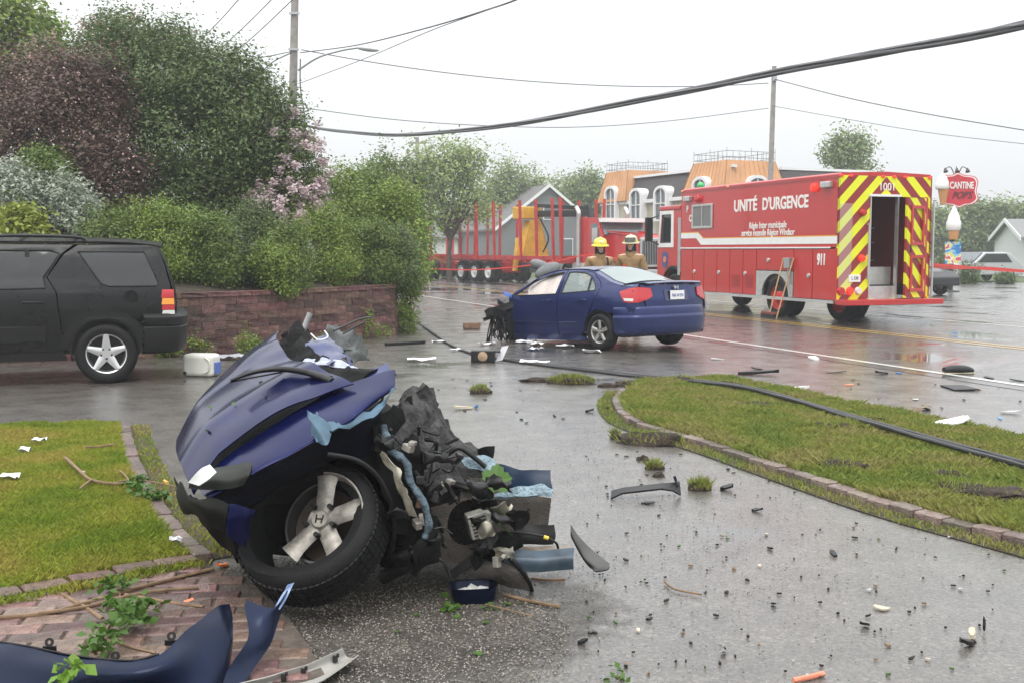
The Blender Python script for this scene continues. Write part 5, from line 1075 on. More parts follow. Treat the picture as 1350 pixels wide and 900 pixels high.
for c_,r_,a_ in ((P(712,350,20.6),(.20,.10,.10),20),(P(722,357,20.5),(.26,.12,.13),-25)):
    q = MB(); q.ball((0,0,0),r_,14,9,Matrix.Rotation(R(a_),3,'Y')); q.v = [v+c_ for v in q.v]; q.build('torn_headrest', mat('headrest_grey',(.16,.165,.17),.7,var=.2), CV, 60, world=True)
# torn front end: bulkhead, beam, looms, flapping blue skin
q = MB(); q.sheet([[(2.28+.10*noise.noise(Vector((y*3,z*4,1))), y, z+.05*noise.noise(Vector((y*2,z*2,5)))) for y in [-.78+.13*k for k in range(13)]] for z in (.18,.32,.46,.6,.74,.88,.96)],.02); q.build('bulkhead', mat('bulkhead_dark',(.035,.034,.033),.7,var=.5,vscale=6), CV, 40)
q = MB(); q.beam((2.42,.75,.72),(2.95,.55,.86),.22,.12); q.beam((2.5,.2,.82),(3.0,.55,.80),.16,.16); q.beam((2.4,-.6,.8),(2.9,.45,.78),.12,.14); q.box((2.85,.5,.70),(.34,.4,.16),Matrix.Rotation(R(25),3,'Y')); q.jitter(.05,5); q.build('torn_dashboard', M_BLACK, CV)
q = MB(); rr = random.Random(11)
for k in range(26):
    p = Vector((2.4+rr.random()*.5, .1+rr.random()*.65, .80-rr.random()*.15)); e = Vector((p.x+rr.uniform(-.15,.2), p.y+rr.uniform(-.2,.2), .06+rr.random()*.35)); q.tube(cr([p,(p+e)/2+Vector((rr.uniform(-.12,.12),rr.uniform(-.12,.12),0)),e],4), rr.uniform(.008,.022), 5)
q.build('wiring_loom', M_BLACK, CV, 60, kind='stuff')
q = MB(); q.box((2.62,.50,.18),(.22,.26,.22)); q.box((2.75,.35,.45),(.2,.2,.35),Matrix.Rotation(R(30),3,'Y')); q.cyl((2.5,.3,.4),(2.9,.6,.3),.06); q.jitter(.05,6,3); q.build('torn_pedal_box', M_DARKM, CV)
q = MB(); q.sheet([[(2.40+.16*u, .80-.10*v-.12*u, .80+.22*v+.05*u) for v in (0,.5,1)] for u in (0,.35,.7,1)],.006); q.jitter(.03,6); q.build('torn_pillar_skin', M_BLUE, CV, 40)
q = MB(); q.sheet([[(2.36+.10*math.sin(z*5)+.03*u, .86-.10*u, z) for u in (0,.5,1)] for z in (.25,.4,.55,.7,.85)],.005); q.jitter(.04,6,2); q.build('torn_fender_edge', mat('olive_plastic',(.10,.11,.09),.6), CV, 40)
# deployed mirror of the front door and loose seat head behind
q = MB(); q.tube(cr([(2.38,.80,.94),(2.05,.74,1.12),(1.75,.68,1.26)],4),.022,6); q.build('bent_pillar', M_BLUED, CV, 60)

# ================================================================== BLACK SUV
M_SUVB = mat('black_paint', (.003,.003,.0034), .3, coat=.12, spec=.3, var=.25, vscale=3, rvar=.08); M_SUVC = mat('grey_cladding', (.008,.008,.0085), .5, spec=.3, var=.2, vscale=5); M_SUVG = mat('privacy_glass', (.012,.014,.015), .06, spec=.6)
g_ = G(142,504)
SV = thing('black_suv', 'black sport utility car with silver five-spoke wheels parked beside the block wall', 'car', (g_.x-.23,g_.y+.755,0), R(197))
SW = [(-.86,.84),(-.6,.875),(0,.89),(1.5,.89),(2.9,.885),(3.4,.83),(3.55,.74)]; SS = [(.28,.965),(.45,.985),(.7,1.),(.9,1.),(1.08,.985),(1.15,.96),(1.3,.905),(1.5,.835),(1.64,.765),(1.68,.73)]
def syw(x,z): return lerp_tab(SW,x)*lerp_tab(SS,z)
def sside(s,off=0.): return lambda a,b,t: (a, s*(syw(a,b)-t+off), b)
AZ, AR2 = .37, .425
qtr = [(.475,.62),(.512,.90),(.53,1.10),(.635,1.28),(.455,1.55),(.30,1.66),(.0,1.685),(-.45,1.67),(-.60,1.64),(-.68,1.46),(-.75,1.18),(-.77,.98),(-.77,.82),(-.42,.80)]+list(reversed(arc2(0,AZ,AR2,38,122,10)))
qw = [(.30,1.585),(-.46,1.58),(-.62,1.20),(-.60,1.165),(-.05,1.165),(.04,1.20)]
rd2 = [(.60,.40),(1.38,.40),(1.38,1.68),(.34,1.675),(.48,1.56),(.65,1.28),(.545,1.10),(.525,.90),(.49,.64)]+list(reversed(arc2(0,AZ,AR2,6,34,4)))
rw2 = [(1.30,1.14),(1.30,1.60),(.60,1.595),(.50,1.56),(.60,1.40),(.68,1.28),(.66,1.15)]
fd2 = [(1.41,.40),(2.20,.40),(2.28,.75),(2.30,1.10),(2.05,1.30),(1.75,1.60),(1.65,1.68),(1.41,1.68)]; fw2 = [(1.48,1.14),(2.16,1.14),(1.92,1.34),(1.70,1.57),(1.62,1.60),(1.48,1.60)]
fen = [(2.31,.75),(2.33,1.09),(2.6,1.10),(3.0,1.06),(3.35,.98),(3.45,.80),(3.42,.66),(3.03,.66)]+arc2(2.62,AZ,AR2,42,170,10)
for s in (1,-1):
    a_ = fixn(panel(qtr,[qw],.09,.02,sside(s)).build('rear_quarter', M_SUVB, SV, 35)); fixn(panel(qw,(),.1,.004,sside(s,-.006)).build('window_glass', M_SUVG, a_, 35))
    b_ = fixn(panel(rd2,[rw2],.09,.02,sside(s)).build('rear_door', M_SUVB, SV, 35)); fixn(panel(rw2,(),.1,.004,sside(s,-.006)).build('window_glass', M_SUVG, b_, 35))
    c_ = fixn(panel(fd2,[fw2],.09,.02,sside(s)).build('front_door', M_SUVB, SV, 35)); fixn(panel(fw2,(),.1,.004,sside(s,-.006)).build('window_glass', M_SUVG, c_, 35))
    fixn(panel(fen,(),.09,.02,sside(s)).build('front_fender', M_SUVB, SV, 35))
    for pth,dd_ in ((qw,a_),(rw2,b_),(fw2,c_)):
        q = MB(); q.tube([Vector((a,s*(syw(a,b)+.0),b)) for a,b in pth+[pth[0]]],.011,6); q.build('window_seal', M_BLACK, dd_, 60)
    for x,dd_ in ((.68,b_),(1.55,c_)):
        q = MB(); z = .985; q.tube(cr([(x,s*syw(x,z),z),(x+.03,s*(syw(x,z)+.035),z),(x+.20,s*(syw(x,z)+.035),z),(x+.23,s*syw(x,z),z)],4),.015,6); q.build('door_handle', M_BLACK, dd_, 60)
    q = MB(); q.beam((.86,s*(syw(.86,1.37)+.003),1.145),(.86,s*(syw(.86,1.58)+.003),1.60),.05,.01,(0,1,0)); q.build('window_bar', M_BLACK, b_)
    # cladding: arch flare, door strip, sill
    fl = arc2(0,AZ,AR2+.10,8,165,16)+list(reversed(arc2(0,AZ,AR2-.005,8,165,16))); fixn(panel(fl,(),0,.03,sside(s,.022)).build('arch_flare', M_SUVC, SV, 40))
    fl = arc2(2.62,AZ,AR2+.10,10,172,16)+list(reversed(arc2(2.62,AZ,AR2-.005,10,172,16))); fixn(panel(fl,(),0,.03,sside(s,.022)).build('arch_flare', M_SUVC, SV, 40))
    for x0,x1,dd_ in ((.66,1.365,b_),(1.425,2.2,c_)): fixn(panel([(x0,.52),(x1,.52),(x1,.70),(x0,.70)],(),.1,.02,sside(s,.018)).build('door_cladding', M_SUVC, dd_, 40, bevel=.006))
    fixn(panel([(.44,.29),(2.20,.29),(2.20,.395),(.48,.395)],(),.1,.05,sside(s,.01)).build('sill', M_SUVC, SV, 40))
    q = MB(); ya = .88 if s > 0 else -.88+.26; q.lathe([(AR2-.03,-.26),(AR2-.006,-.26),(AR2-.006,0),(AR2-.03,0)],(0,ya,AZ),(0,1,0),20,closed=True,arc=(-math.pi,0)); q.build('wheel_well', M_BLACK, SV, 40); q = MB(); q.lathe([(AR2-.03,-.26),(AR2-.006,-.26),(AR2-.006,0),(AR2-.03,0)],(2.62,ya,AZ),(0,1,0),20,closed=True,arc=(-math.pi,0)); q.build('wheel_well', M_BLACK, SV, 40)
    for x in (0,2.62): wheel(SV,(x,s*.79,.36),.36,.225,.235,mat('silver_alloy',(.66,.66,.66),.3,metal=.8),s,kind='star',n=36)
    # tail lamp wrapping the corner
    for z0,z1,m in ((1.02,1.12,M_LAMPR),(.94,1.015,M_LAMPA),(.875,.935,M_LAMPR),(.82,.87,M_LAMPW)):
        fixn(panel([(-.80,z0),(-.65,z0),(-.665,z1),(-.80,z1)],(),.05,.03,lambda a,b,t: (a+.02*(b-.8), s*(syw(a,b)-t+.012), b)).build('tail_lamp', m, SV, 40))
    q = MB(); q.tube(cr([(.2,s*.60,1.70),(.35,s*.60,1.76),(1.2,s*.60,1.77),(1.5,s*.58,1.70)],4),.02,8); q.build('roof_rail', M_BLACK, SV, 60)
    q = MB(); q.tube([(-.30,s*(syw(-.3,1.03)+.006),1.03),(-.3,s*(syw(-.3,1.03)-.02),1.03)],.085,20) if s > 0 else q.tube([(2.2,s*.9,1.15),(2.2,s*1.05,1.15)],.09,10); q.build('fuel_flap' if s > 0 else 'wing_mirror', M_SUVB, SV, 40)
SRZ = [(-.66,1.625),(-.45,1.67),(0,1.685),(.3,1.685),(.7,1.685),(1.2,1.69),(1.55,1.685),(1.72,1.66)]
q = MB(); q.sheet([[(x, syw(x,1.66)*u, lerp_tab(SRZ,x)+.05*(1-u*u)-.0) for u in [1-2*k/10 for k in range(11)]] for x in (-.66,-.55,-.3,0,.3,.7,1.2,1.55,1.70)],.02); q.build('roof', M_SUVB, SV, 40)
for x in (.35,.95):
    q = MB(); q.tube(cr([(x,-.6,1.765),(x,0,1.80),(x,.6,1.765)],4),.018,6); q.build('roof_crossbar', M_BLACK, SV, 60)
rows = [[(xx, yy*u, z) for u in [1-2*k/8 for k in range(9)]] for z,xx,yy in ((.80,-.80,.80),(.98,-.81,.80),(1.18,-.77,.79),(1.46,-.69,.72),(1.64,-.60,.66))]
q = MB(); q.sheet(rows,.02); fixn(q.build('tailgate', M_SUVB, SV, 40)); q = MB(); q.sheet([[(xx-.012, yy*u, z) for u in (1,.5,0,-.5,-1)] for z,xx,yy in ((1.2,-.77,.66),(1.46,-.695,.62),(1.58,-.645,.58))],.006); fixn(q.build('rear_window', M_SUVG, SV))
BP = cr([(-.44,.90,0),(-.60,.90,0),(-.78,.86,0),(-.88,.70,0),(-.92,.35,0),(-.92,-.35,0),(-.88,-.70,0),(-.78,-.86,0),(-.60,-.90,0),(-.44,-.90,0)],3); rows = []
for off,z in ((-.12,.36),(-.03,.38),(.0,.46),(.01,.60),(.012,.66),(-.004,.68),(.012,.70),(.015,.78),(-.02,.81),(-.12,.82)):
    rows.append([p+Vector((p.x+.2,p.y*.8,0)).normalized()*off+Vector((0,0,z)) for p in BP])
q = MB(); q.sheet(rows,.02); fixn(q.build('rear_bumper', M_SUVC, SV, 40))
q = MB(); q.bb(-.8,3.3,-.78,.78,.36,.62); q.bb(-.5,2.2,-.70,.70,.6,1.05); q.cyl((0,-.7,.36),(0,.7,.36),.06); q.build('underbody', M_BLACK, SV)
q = MB(); q.sheet([[(x, syw(x,1.05)*.98*u, z+.03*(1-u*u)) for u in [1-2*k/6 for k in range(7)]] for x,z in ((2.2,1.12),(2.6,1.12),(3.0,1.08),(3.35,1.0),(3.5,.9),(3.55,.6),(3.5,.4))],.02); q.build('hood', M_SUVB, SV, 40)
q = MB(); q.sheet([[(x, yy*u, z) for u in [1-2*k/6 for k in range(7)]] for x,z,yy in ((2.30,1.13,.80),(2.0,1.4,.74),(1.70,1.665,.66))],.01); q.build('windscreen', M_SUVG, SV, 40)
q = MB(); q.sheet([[(-.43+.03*math.sin(k*2), .905, .50+.03*k), (-.47-.02*math.cos(k*3), .88, .50+.03*k)] for k in range(9)],.01); q.jitter(.02,9); q.build('torn_arch_liner', M_BLACK, SV)
for y in (-.35,.35):
    q = MB(); q.box((.5,y,1.15),(.14,.5,.6),Matrix.Rotation(R(-15),3,'Y')); q.build('seat_back', M_BLACK, SV, bevel=.04)
# ================================================================== FRONT HALF OF THE SEDAN (wreck)
M_FELT = mat('grey_felt', (.045,.043,.042), .95, var=.85, vscale=16, bump=.9, bscale=45); M_CARPET = mat('brown_grey_carpet', (.080,.068,.058), .95, var=.3, vscale=14, bump=.8, bscale=160); M_BLK2 = mat('sooty_black', (.0045,.0045,.0045), .8, spec=.15, var=.6, vscale=9, bump=.5, bscale=30)
M_FOAM = mat('pale_blue_foam', (.28,.38,.44), .9, var=.45, vscale=18, bump=1., bscale=60); M_DKBLUE = mat('navy_panel', (.007,.024,.06), .35, coat=.2, var=.3, vscale=5); M_LENS = mat('scuffed_lens', (.02,.022,.018), .5, spec=.2, var=.35, vscale=10); M_RIMD = mat('dirty_alloy', (.30,.28,.245), .45, metal=.35, var=.5, vscale=16); M_FOIL = mat('crumpled_foil', (.42,.45,.55), .25, metal=.7, bump=.6, bscale=25)
M_HOODB = mat('hood_blue', (.0045,.0078,.056), .22, metal=.5, coat=.16, spec=.2, var=.3, vscale=4)
wb = G(420,780)
WK = thing('wrecked_car_front', 'severed front end of a blue car with crumpled hood and collapsed wheel on the driveway', 'car wreck', (wb.x,wb.y,0))
def grid_pts(ctrl, k=5):
    rows = [cr([P(*c) if not isinstance(c, Vector) else c for c in r], k) for r in ctrl]
    cols = [cr([rows[i][j] for i in range(len(rows))], k) for j in range(len(rows[0]))]
    return [[cols[j][i] for j in range(len(cols))] for i in range(len(cols[0]))]
def patch(name, ctrl, m, parent=None, th=.004, k=5, jit=0., jsc=9., seed=0, smooth=50, ragged=0.):
    g = grid_pts(ctrl, k)
    g = [[p+Vector(noise.noise_vector(p*jsc+Vector((seed*5.1,0,seed))))*jit for p in r] for r in g]
    if ragged:
        for e in (0,-1):
            for j in range(len(g[0])): g[e][j] = g[e][j]+Vector(noise.noise_vector(g[e][j]*25+Vector((seed,3,1))))*ragged
        for i in range(len(g)):
            for e in (0,-1): g[i][e] = g[i][e]+Vector(noise.noise_vector(g[i][e]*25+Vector((seed,9,1))))*ragged
    q = MB(); q.sheet(g, th); return q.build(name, m, parent or WK, smooth, world=True)
def wtube(name, pts, r, m, n=8, k=5, parent=None): return MB().tube(cr([P(*p) if not isinstance(p, Vector) else p for p in pts],k), r, n).build(name, m, parent or WK, 60, world=True)
# ---- hood
A,B,C,D = P(466,502,4.86), P(254,628,4.60), P(366,441,6.10), P(240,556,5.67)
rows = []
NS, NT = 26, 24
for i in range(NS+1):
    s = i/NS; row = []
    for j in range(NT+1):
        t = j/NT; s0 = s; s = s0+.20*math.sin(math.pi*t)**.8*(1-s0)**1.5; p = A.lerp(B,s).lerp(C.lerp(D,s),t); z = .06*(4*t*(1-t))**.8+.06*math.sin(math.pi*s*.95)
        z += .022*math.exp(-((t-.22-.05*s)/.05)**2)*(1-s*.4)+.022*math.exp(-((t-.78+.05*s)/.05)**2)*(1-s*.4)
        z -= .16*max(0,s-.84)**1.3*6*.16*6
        fw_ = Vector((-.9,-.42,0)); p = p+Vector((0,0,z))+fw_*(.05*math.sin(math.pi*t)*max(0,s-.6)*2.5)
        z2 = .05*noise.noise(p*3.2)*(1-s)**1.5*.9+.018*noise.noise(p*8)*(1-s)**2; row.append(p+Vector((0,0,z2))); s = s0
    rows.append(row)
rows_h = rows; q = MB(); q.sheet(rows,-.006); HD = q.build('hood', M_HOODB, WK, 60, world=True)
# ---- near fender with the torn teal edge
FE = patch('front_fender', [[(257,634,4.62),(314,592,4.68),(384,546,4.78),(446,510,4.90),(500,492,4.95),(522,487,4.97)],
      [(268,652,4.47),(322,622,4.50),(392,583,4.56),(455,550,4.66),(500,520,4.78),(520,508,4.86)],
      [(276,656,4.45),(324,630,4.47),(392,592,4.53),(454,560,4.63),(490,536,4.74),(512,518,4.83)]], M_HOODB, jit=.010, jsc=7, seed=3)
patch('fender_side', [[(278,658,4.455),(324,632,4.475),(392,594,4.535),(454,562,4.635),(488,540,4.74),(508,522,4.82)],[(290,668,4.50),(328,648,4.54),(392,612,4.62),(452,582,4.70),(484,566,4.78),(504,540,4.84)],[(306,678,4.55),(334,664,4.60),(384,632,4.70),(442,606,4.78),(480,600,4.82),(498,572,4.86)]], mat('shaded_grimy_navy',(.0035,.0042,.011),.6,spec=.2,var=.7,vscale=12), FE, jit=.014, jsc=12, seed=4)  # undercut side: shade and grime painted in as a near-black navy
patch('torn_fender_edge', [[(412,556,4.58),(440,556,4.62),(472,545,4.68),(498,533,4.75),(517,515,4.82)],[(413,572,4.55),(442,566,4.58),(475,556,4.65),(500,540,4.72),(519,508,4.80)]], M_TEAL, FE, jit=.012, jsc=14, ragged=.02, seed=5)
patch('torn_fender_flap', [[(408,538,4.57),(415,548,4.56),(421,540,4.57)],[(409,562,4.53),(420,568,4.50),(432,560,4.55)],[(414,582,4.50),(428,584,4.46),(440,572,4.52)]], M_TEAL, FE, jit=.015, jsc=12, ragged=.015, seed=6)
patch('fender_rail', [[(425,512,4.98),(470,492,5.02),(510,478,5.06)],[(430,520,4.90),(475,503,4.94),(517,490,4.98)]], M_BLUE, FE, jit=.012, jsc=10, seed=7)
wtube('fender_bracket', [(505,505,4.92),(514,499,4.94),(520,492,4.96)], .012, M_BLACK)
# ---- headlamp, bumper, dark mouth
hl = patch('headlamp', [[(256,622,4.55),(285,614,4.53),(314,610,4.54),(332,606,4.56)],[(250,634,4.46),(280,630,4.44),(312,628,4.45),(330,624,4.47)],[(249,644,4.46),(276,646,4.44),(306,644,4.44),(322,640,4.46)]], M_LENS, th=.01, jit=.008, seed=8)
patch('lamp_shard', [[(247,636,4.40),(262,620,4.38),(276,612,4.40)],[(262,640,4.36),(275,632,4.35),(286,622,4.38)]], mat('clear_shard',(.6,.63,.6),.15,coat=.5), hl, jit=.006, seed=9)
patch('front_bumper', [[(233,628,4.75),(236,640,4.60),(262,656,4.44),(300,664,4.40)],[(234,645,4.74),(238,658,4.58),(264,672,4.42),(298,682,4.39)],[(240,662,4.74),(246,674,4.60),(266,684,4.46),(296,700,4.42)]], mat('bumper_olive',(.009,.010,.008),.6,var=.8,vscale=7,spec=.2), jit=.03, jsc=10, seed=10)
patch('bumper_skin', [[(300,664,4.41),(322,668,4.40),(334,672,4.40)],[(298,684,4.40),(318,692,4.40),(330,700,4.42)],[(300,706,4.42),(316,716,4.44),(326,724,4.46)]], M_HOODB, jit=.015, jsc=11, seed=11, ragged=.01)
patch('bumper_beam', [[(244,655,5.2),(266,668,4.80),(302,690,4.60)],[(252,668,5.2),(272,690,4.80),(306,715,4.62)],[(262,680,5.2),(286,712,4.85),(316,742,4.70)]], M_BLK2, jit=.02, seed=12, th=.02)
# ---- dark engine bay under the hood (solid lump)
eb = MB(); eb.box((0,0,0),(1,1,1)); bm = bmesh.new(); bmesh.ops.create_cube(bm,size=1); bmesh.ops.subdivide_edges(bm,edges=bm.edges[:],cuts=7,use_grid_fill=True)
O0 = P(420,640,5.35); F_ = Vector((-.9,-.42,0)).normalized(); L__ = Vector((.42,-.9,0)).normalized()
for v in bm.verts:
    x,y,z = v.co; f = x+.5
    top = .70-.30*f*f; zz = .12+.12*f+(z+.5)*(top-.12*f); p = Vector((O0.x,O0.y,0))+F_*(x*.80+.06)+L__*(y*1.05-.12)+Vector((0,0,zz)); p += Vector(noise.noise_vector(p*5))*.06; v.co = p
mb_ = MB(); mb_.add([v.co.copy() for v in bm.verts],[tuple(v.index for v in f.verts) for f in bm.faces]); bm.free(); mb_.build('engine', M_BLK2, WK, 40, world=True)
# wheel housing behind the tyre
q = MB(); hc_ = P(438,690,4.95); q.lathe([(.30,-.1),(.38,-.12),(.41,.0),(.40,.12),(.36,.18)], hc_, Vector((-.2,-.85,.2)), 26, arc=(-math.pi*1.02,math.pi*.12)); q.jitter(.03,6,2); q.build('wheel_arch_liner', M_BLK2, WK, 50, world=True)
wtube('arch_edge', [(432,598,4.52),(470,606,4.56),(498,628,4.62),(516,665,4.68),(520,700,4.72),(514,735,4.76)], .010, M_BLACK)
# ---- collapsed wheel
WN = Vector((-.27,-.80,.48)).normalized(); wc = P(431,690,4.74)
ty = MB(); TN = Vector((-.22,-.66,.68)).normalized(); tc_ = P(415,702,4.74)
a_, u_, v_ = basis(TN); prof = tyre_prof(.318,.235,.215); NSG = 72; m_ = len(prof); V = []
for k in range(NSG):
    an = 2*math.pi*k/NSG; d_ = u_*math.cos(an)+v_*math.sin(an); side = -d_.x                 # slack on the nose side
    for r_,h in prof:
        rr_ = r_*(1+.07*max(0,side)**2); 
        if r_ < .28 and h > 0: rr_ += .045*max(0,side)**1.5
        hh = h*(1-.18*max(0,side))
        if r_ > .29 and k % 2 and abs(h) > .035: rr_ -= .006
        V.append(tc_+d_*rr_+a_*hh)
Fq = []
for k in range(NSG):
    k2 = (k+1)%NSG
    for i in range(m_):
        j = (i+1)%m_; Fq.append((k*m_+i,k2*m_+i,k2*m_+j,k*m_+j))
lo = min(v.z for v in V); V = [v-Vector((0,0,lo+.0)) if False else v for v in V]
ty.add(V,Fq)
for k in range(NSG):                                                                        # tread blocks
    an = 2*math.pi*(k+.5)/NSG; d_ = u_*math.cos(an)+v_*math.sin(an); t_ = a_.cross(d_); side = -d_.x; r0 = .315*(1+.07*max(0,side)**2)
    for h in (-.062,-.021,.021,.062):
        c_ = tc_+d_*(r0+.001)+a_*(h*(1-.18*max(0,side))); M3 = Matrix((a_,t_,d_)).transposed(); ty.box(c_,(.034,.021,.008),M3)
TY = ty.build('wheel', M_TYRE, WK, 35, world=True)
ra, ru, rv = basis(WN)
def wp(ang, r_, h): return wc+(ru*math.cos(ang)+rv*math.sin(ang))*r_+ra*h
# angle whose direction points up in the image
up_ang = max([k*.02 for k in range(315)], key=lambda a: (ru*math.cos(a)+rv*math.sin(a)).z)
sgn = 1 if (ru*math.cos(up_ang+.5)+rv*math.sin(up_ang+.5)).x > 0 else -1
q = MB(); q.lathe([(.212,.085),(.205,.09),(.197,.07),(.175,-.02),(.185,-.09),(.21,-.1),(.205,-.085),(.182,.0),(.2,.075)], wc, WN, 40, closed=True, arc=(up_ang-sgn*.12, up_ang+sgn*2.9)); q.build('rim', M_RIMD, TY, 40, world=True)
q = MB(); q.lathe([(.20,-.10),(.185,-.10),(.172,-.02),(.178,.03),(.188,.03),(.182,-.02)], wc, WN, 36, closed=True); q.build('rim_barrel', mat('barrel_grey',(.07,.068,.064),.5,metal=.3,var=.4), TY, 40, world=True)
q = MB(); q.lathe([(.165,-.03),(.10,-.05),(0,-.05)], wc, WN, 30); q.build('brake_disc', mat('rusty_disc',(.06,.045,.035),.6,metal=.4,var=.4), TY, 40, world=True)
for k in range(5):
    an = up_ang-sgn*.05+sgn*k*2*math.pi/5; R1 = .198 if k < 4 else .09; q = MB(); rows = []
    for r_,w_,h in ((.03,.034,.062),(.06,.042,.066),(.10,.041,.072),(.15,.043,.078),(.198,.052,.082)):
        if r_ > R1: continue
        d_ = ru*math.cos(an)+rv*math.sin(an); t_ = ra.cross(d_); rows.append([wc+d_*r_+t_*(w_*x)+ra*(h-.014*abs(x)**3) for x in (-1,-.85,-.4,0,.4,.85,1)])
    q.sheet(rows,.03); fixn(q.build('spoke', M_RIMD, TY, 40, world=True))
q = MB(); q.lathe([(.0,.078),(.036,.078),(.042,.070),(.042,.02)], wc, WN, 28); hub = q.build('hub_cap', M_RIMD, TY, 40, world=True)
q = MB()
d_u = (ru*math.cos(up_ang)+rv*math.sin(up_ang)); d_r = ra.cross(d_u)*1
for x in (-.013,.013): q.beam(wc+d_r*x*1.0+d_u*-.018+ra*.080, wc+d_r*x*1.25+d_u*.018+ra*.080, .006,.004, ra)
q.beam(wc+d_r*-.013+ra*.080, wc+d_r*.013+ra*.080, .006,.004, ra); q.build('hub_emblem', M_DARKM, TY, world=True)
for k in range(5):
    an = up_ang+sgn*(.58+k*2*math.pi/5); p = wp(an,.070,.05); MB().cyl(p, p+ra*.040, .013, .011, 8).build('lug_nut', M_BLACK, TY, world=True)
# ---- cowl, wiper, crumpled scuttle
patch('cowl_plastic', [[(368,455,5.9),(378,482,5.5),(400,500,5.2),(428,512,5.0),(470,506,4.9)],[(395,428,6.0),(402,462,5.6),(420,484,5.3),(446,494,5.1),(490,490,4.98)],[(405,440,6.2),(418,462,5.8),(440,476,5.5),(465,484,5.3),(500,486,5.1)]], M_BLK2, jit=.04, jsc=11, seed=14, th=.01)
wp_ = wtube('wiper_arm', [(302,500,5.00),(330,491,5.05),(368,487,5.08),(405,490,5.02),(434,498,4.94)], [.006]*5+[.010]*8+[.013]*8, M_BLACK) if False else None
WA = MB().tube(cr([P(304,501,4.98),P(335,490,5.02),P(370,486,5.04),P(408,491,4.98),P(436,500,4.92)],5), [.007+.0006*i for i in range(21)], 8).build('wiper_arm', M_BLACK, WK, 60, world=True)
MB().tube([P(408,491,4.97),P(424,496,4.93),P(438,502,4.90)], .022, 10, .7).build('wiper_pivot', M_BLACK, WA, 60, world=True)
MB().tube(cr([P(303,503,4.99),P(340,496,5.02),P(372,490,5.05)],5), .008, 6, .5).build('wiper_blade', M_BLACK, WA, 60, world=True)
patch('scuttle_sheet', [[(398,470,5.55),(412,446,5.7),(428,440,5.8),(444,452,5.75)],[(412,478,5.4),(424,462,5.5),(440,458,5.6),(454,466,5.55)],[(430,482,5.25),(444,474,5.35),(456,472,5.45),(468,486,5.4)]], M_BLUE, jit=.03, jsc=9, seed=15, ragged=.02)
patch('foil_sheet', [[(394,476,5.35),(420,470,5.4),(448,474,5.35),(472,488,5.25)],[(396,482,5.28),(422,482,5.28),(450,486,5.25),(466,494,5.18)]], M_FOIL, jit=.02, jsc=16, seed=16, ragged=.02)
patch('torn_screen_edge', [[(426,424,6.3),(452,428,6.2),(474,444,6.0),(486,452,5.9)],[(430,448,6.1),(454,452,6.0),(472,466,5.85),(480,474,5.8)],[(450,470,5.9),(462,474,5.8),(470,480,5.7),(472,486,5.65)]], mat('smoky_glass',(.022,.028,.025),.25,spec=.3,var=.7), jit=.055, jsc=11, seed=17, ragged=.04)
patch('hood_hinge_flap', [[(368,444,6.1),(380,434,6.1),(392,430,6.15)],[(374,462,5.95),(388,452,6.0),(402,444,6.1)],[(392,476,5.7),(404,464,5.8),(416,452,5.95)]], M_BLK2, jit=.05, jsc=12, seed=18, ragged=.03)
wtube('broken_strut', [(396,444,5.95),(402,430,5.98),(409,413,6.0)], .016, mat('dirty_steel',(.20,.20,.20),.6,var=.4,vscale=15)); wtube('loose_wire', [(440,436,6.0),(462,426,6.1),(478,420,6.1),(490,418,6.2)], .006, M_CABLE); wtube('loose_wire', [(452,440,6.0),(470,430,6.0),(482,424,6.0)], .005, M_CABLE)
wtube('white_wire', [(410,440,5.8),(420,448,5.7),(432,444,5.7),(428,436,5.75)], .0035, M_WHITE)
# ---- torn rear of the wreck: felt, foam, carpet, modules
patch('bulkhead_felt', [[(530,520,5.1),(552,508,5.15),(572,518,5.3),(590,556,5.4),(626,592,5.4)],[(515,560,4.92),(545,552,4.98),(570,560,5.1),(592,586,5.2),(630,606,5.3)],[(520,610,4.84),(548,606,4.88),(572,606,4.96),(596,612,5.05),(634,620,5.2)],[(530,650,4.82),(556,648,4.82),(580,644,4.9),(604,640,4.98),(640,640,5.1)]], M_FELT, jit=.042, jsc=11, seed=20, th=.02, ragged=.04)
patch('inner_wing', [[(490,565,4.85),(505,545,4.9),(525,530,4.98),(540,520,5.05)],[(500,620,4.78),(515,600,4.82),(530,580,4.88),(545,562,4.95)],[(522,690,4.76),(535,660,4.78),(545,630,4.80),(556,604,4.86)],[(528,735,4.78),(542,720,4.78),(556,690,4.80),(566,650,4.84)]], M_BLK2, jit=.035, jsc=8, seed=21, th=.01, ragged=.02)
wtube('foam_strip', [(505,560,4.79),(509,575,4.77),(514,592,4.75),(528,602,4.74),(537,612,4.73),(540,632,4.72),(551,650,4.72),(560,666,4.72),(565,690,4.73),(560,708,4.74)], [.017+.010*noise.noise(Vector((i*.31,2,0)))+.004*noise.noise(Vector((i*.9,5,0))) for i in range(46)], mat('grimy_foam',(.085,.12,.145),.9,var=.6,vscale=14,bump=1.,bscale=40), 7)
patch('torn_sheet_edge', [[(500,600,4.70),(510,612,4.70),(522,632,4.69),(532,655,4.69),(540,680,4.70)],[(504,596,4.69),(516,606,4.69),(530,628,4.68),(541,652,4.68),(548,676,4.69)]], mat('bare_steel',(.32,.30,.24),.4,metal=.6,var=.4,vscale=12), jit=.018, jsc=12, seed=22, ragged=.015)
patch('steering_rack', [[(540,700,4.80),(556,680,4.82),(575,676,4.9)],[(544,735,4.82),(560,720,4.84),(578,712,4.9)],[(548,760,4.9),(562,745,4.9),(580,735,4.95)]], M_DARKM, jit=.03, seed=23, th=.03)
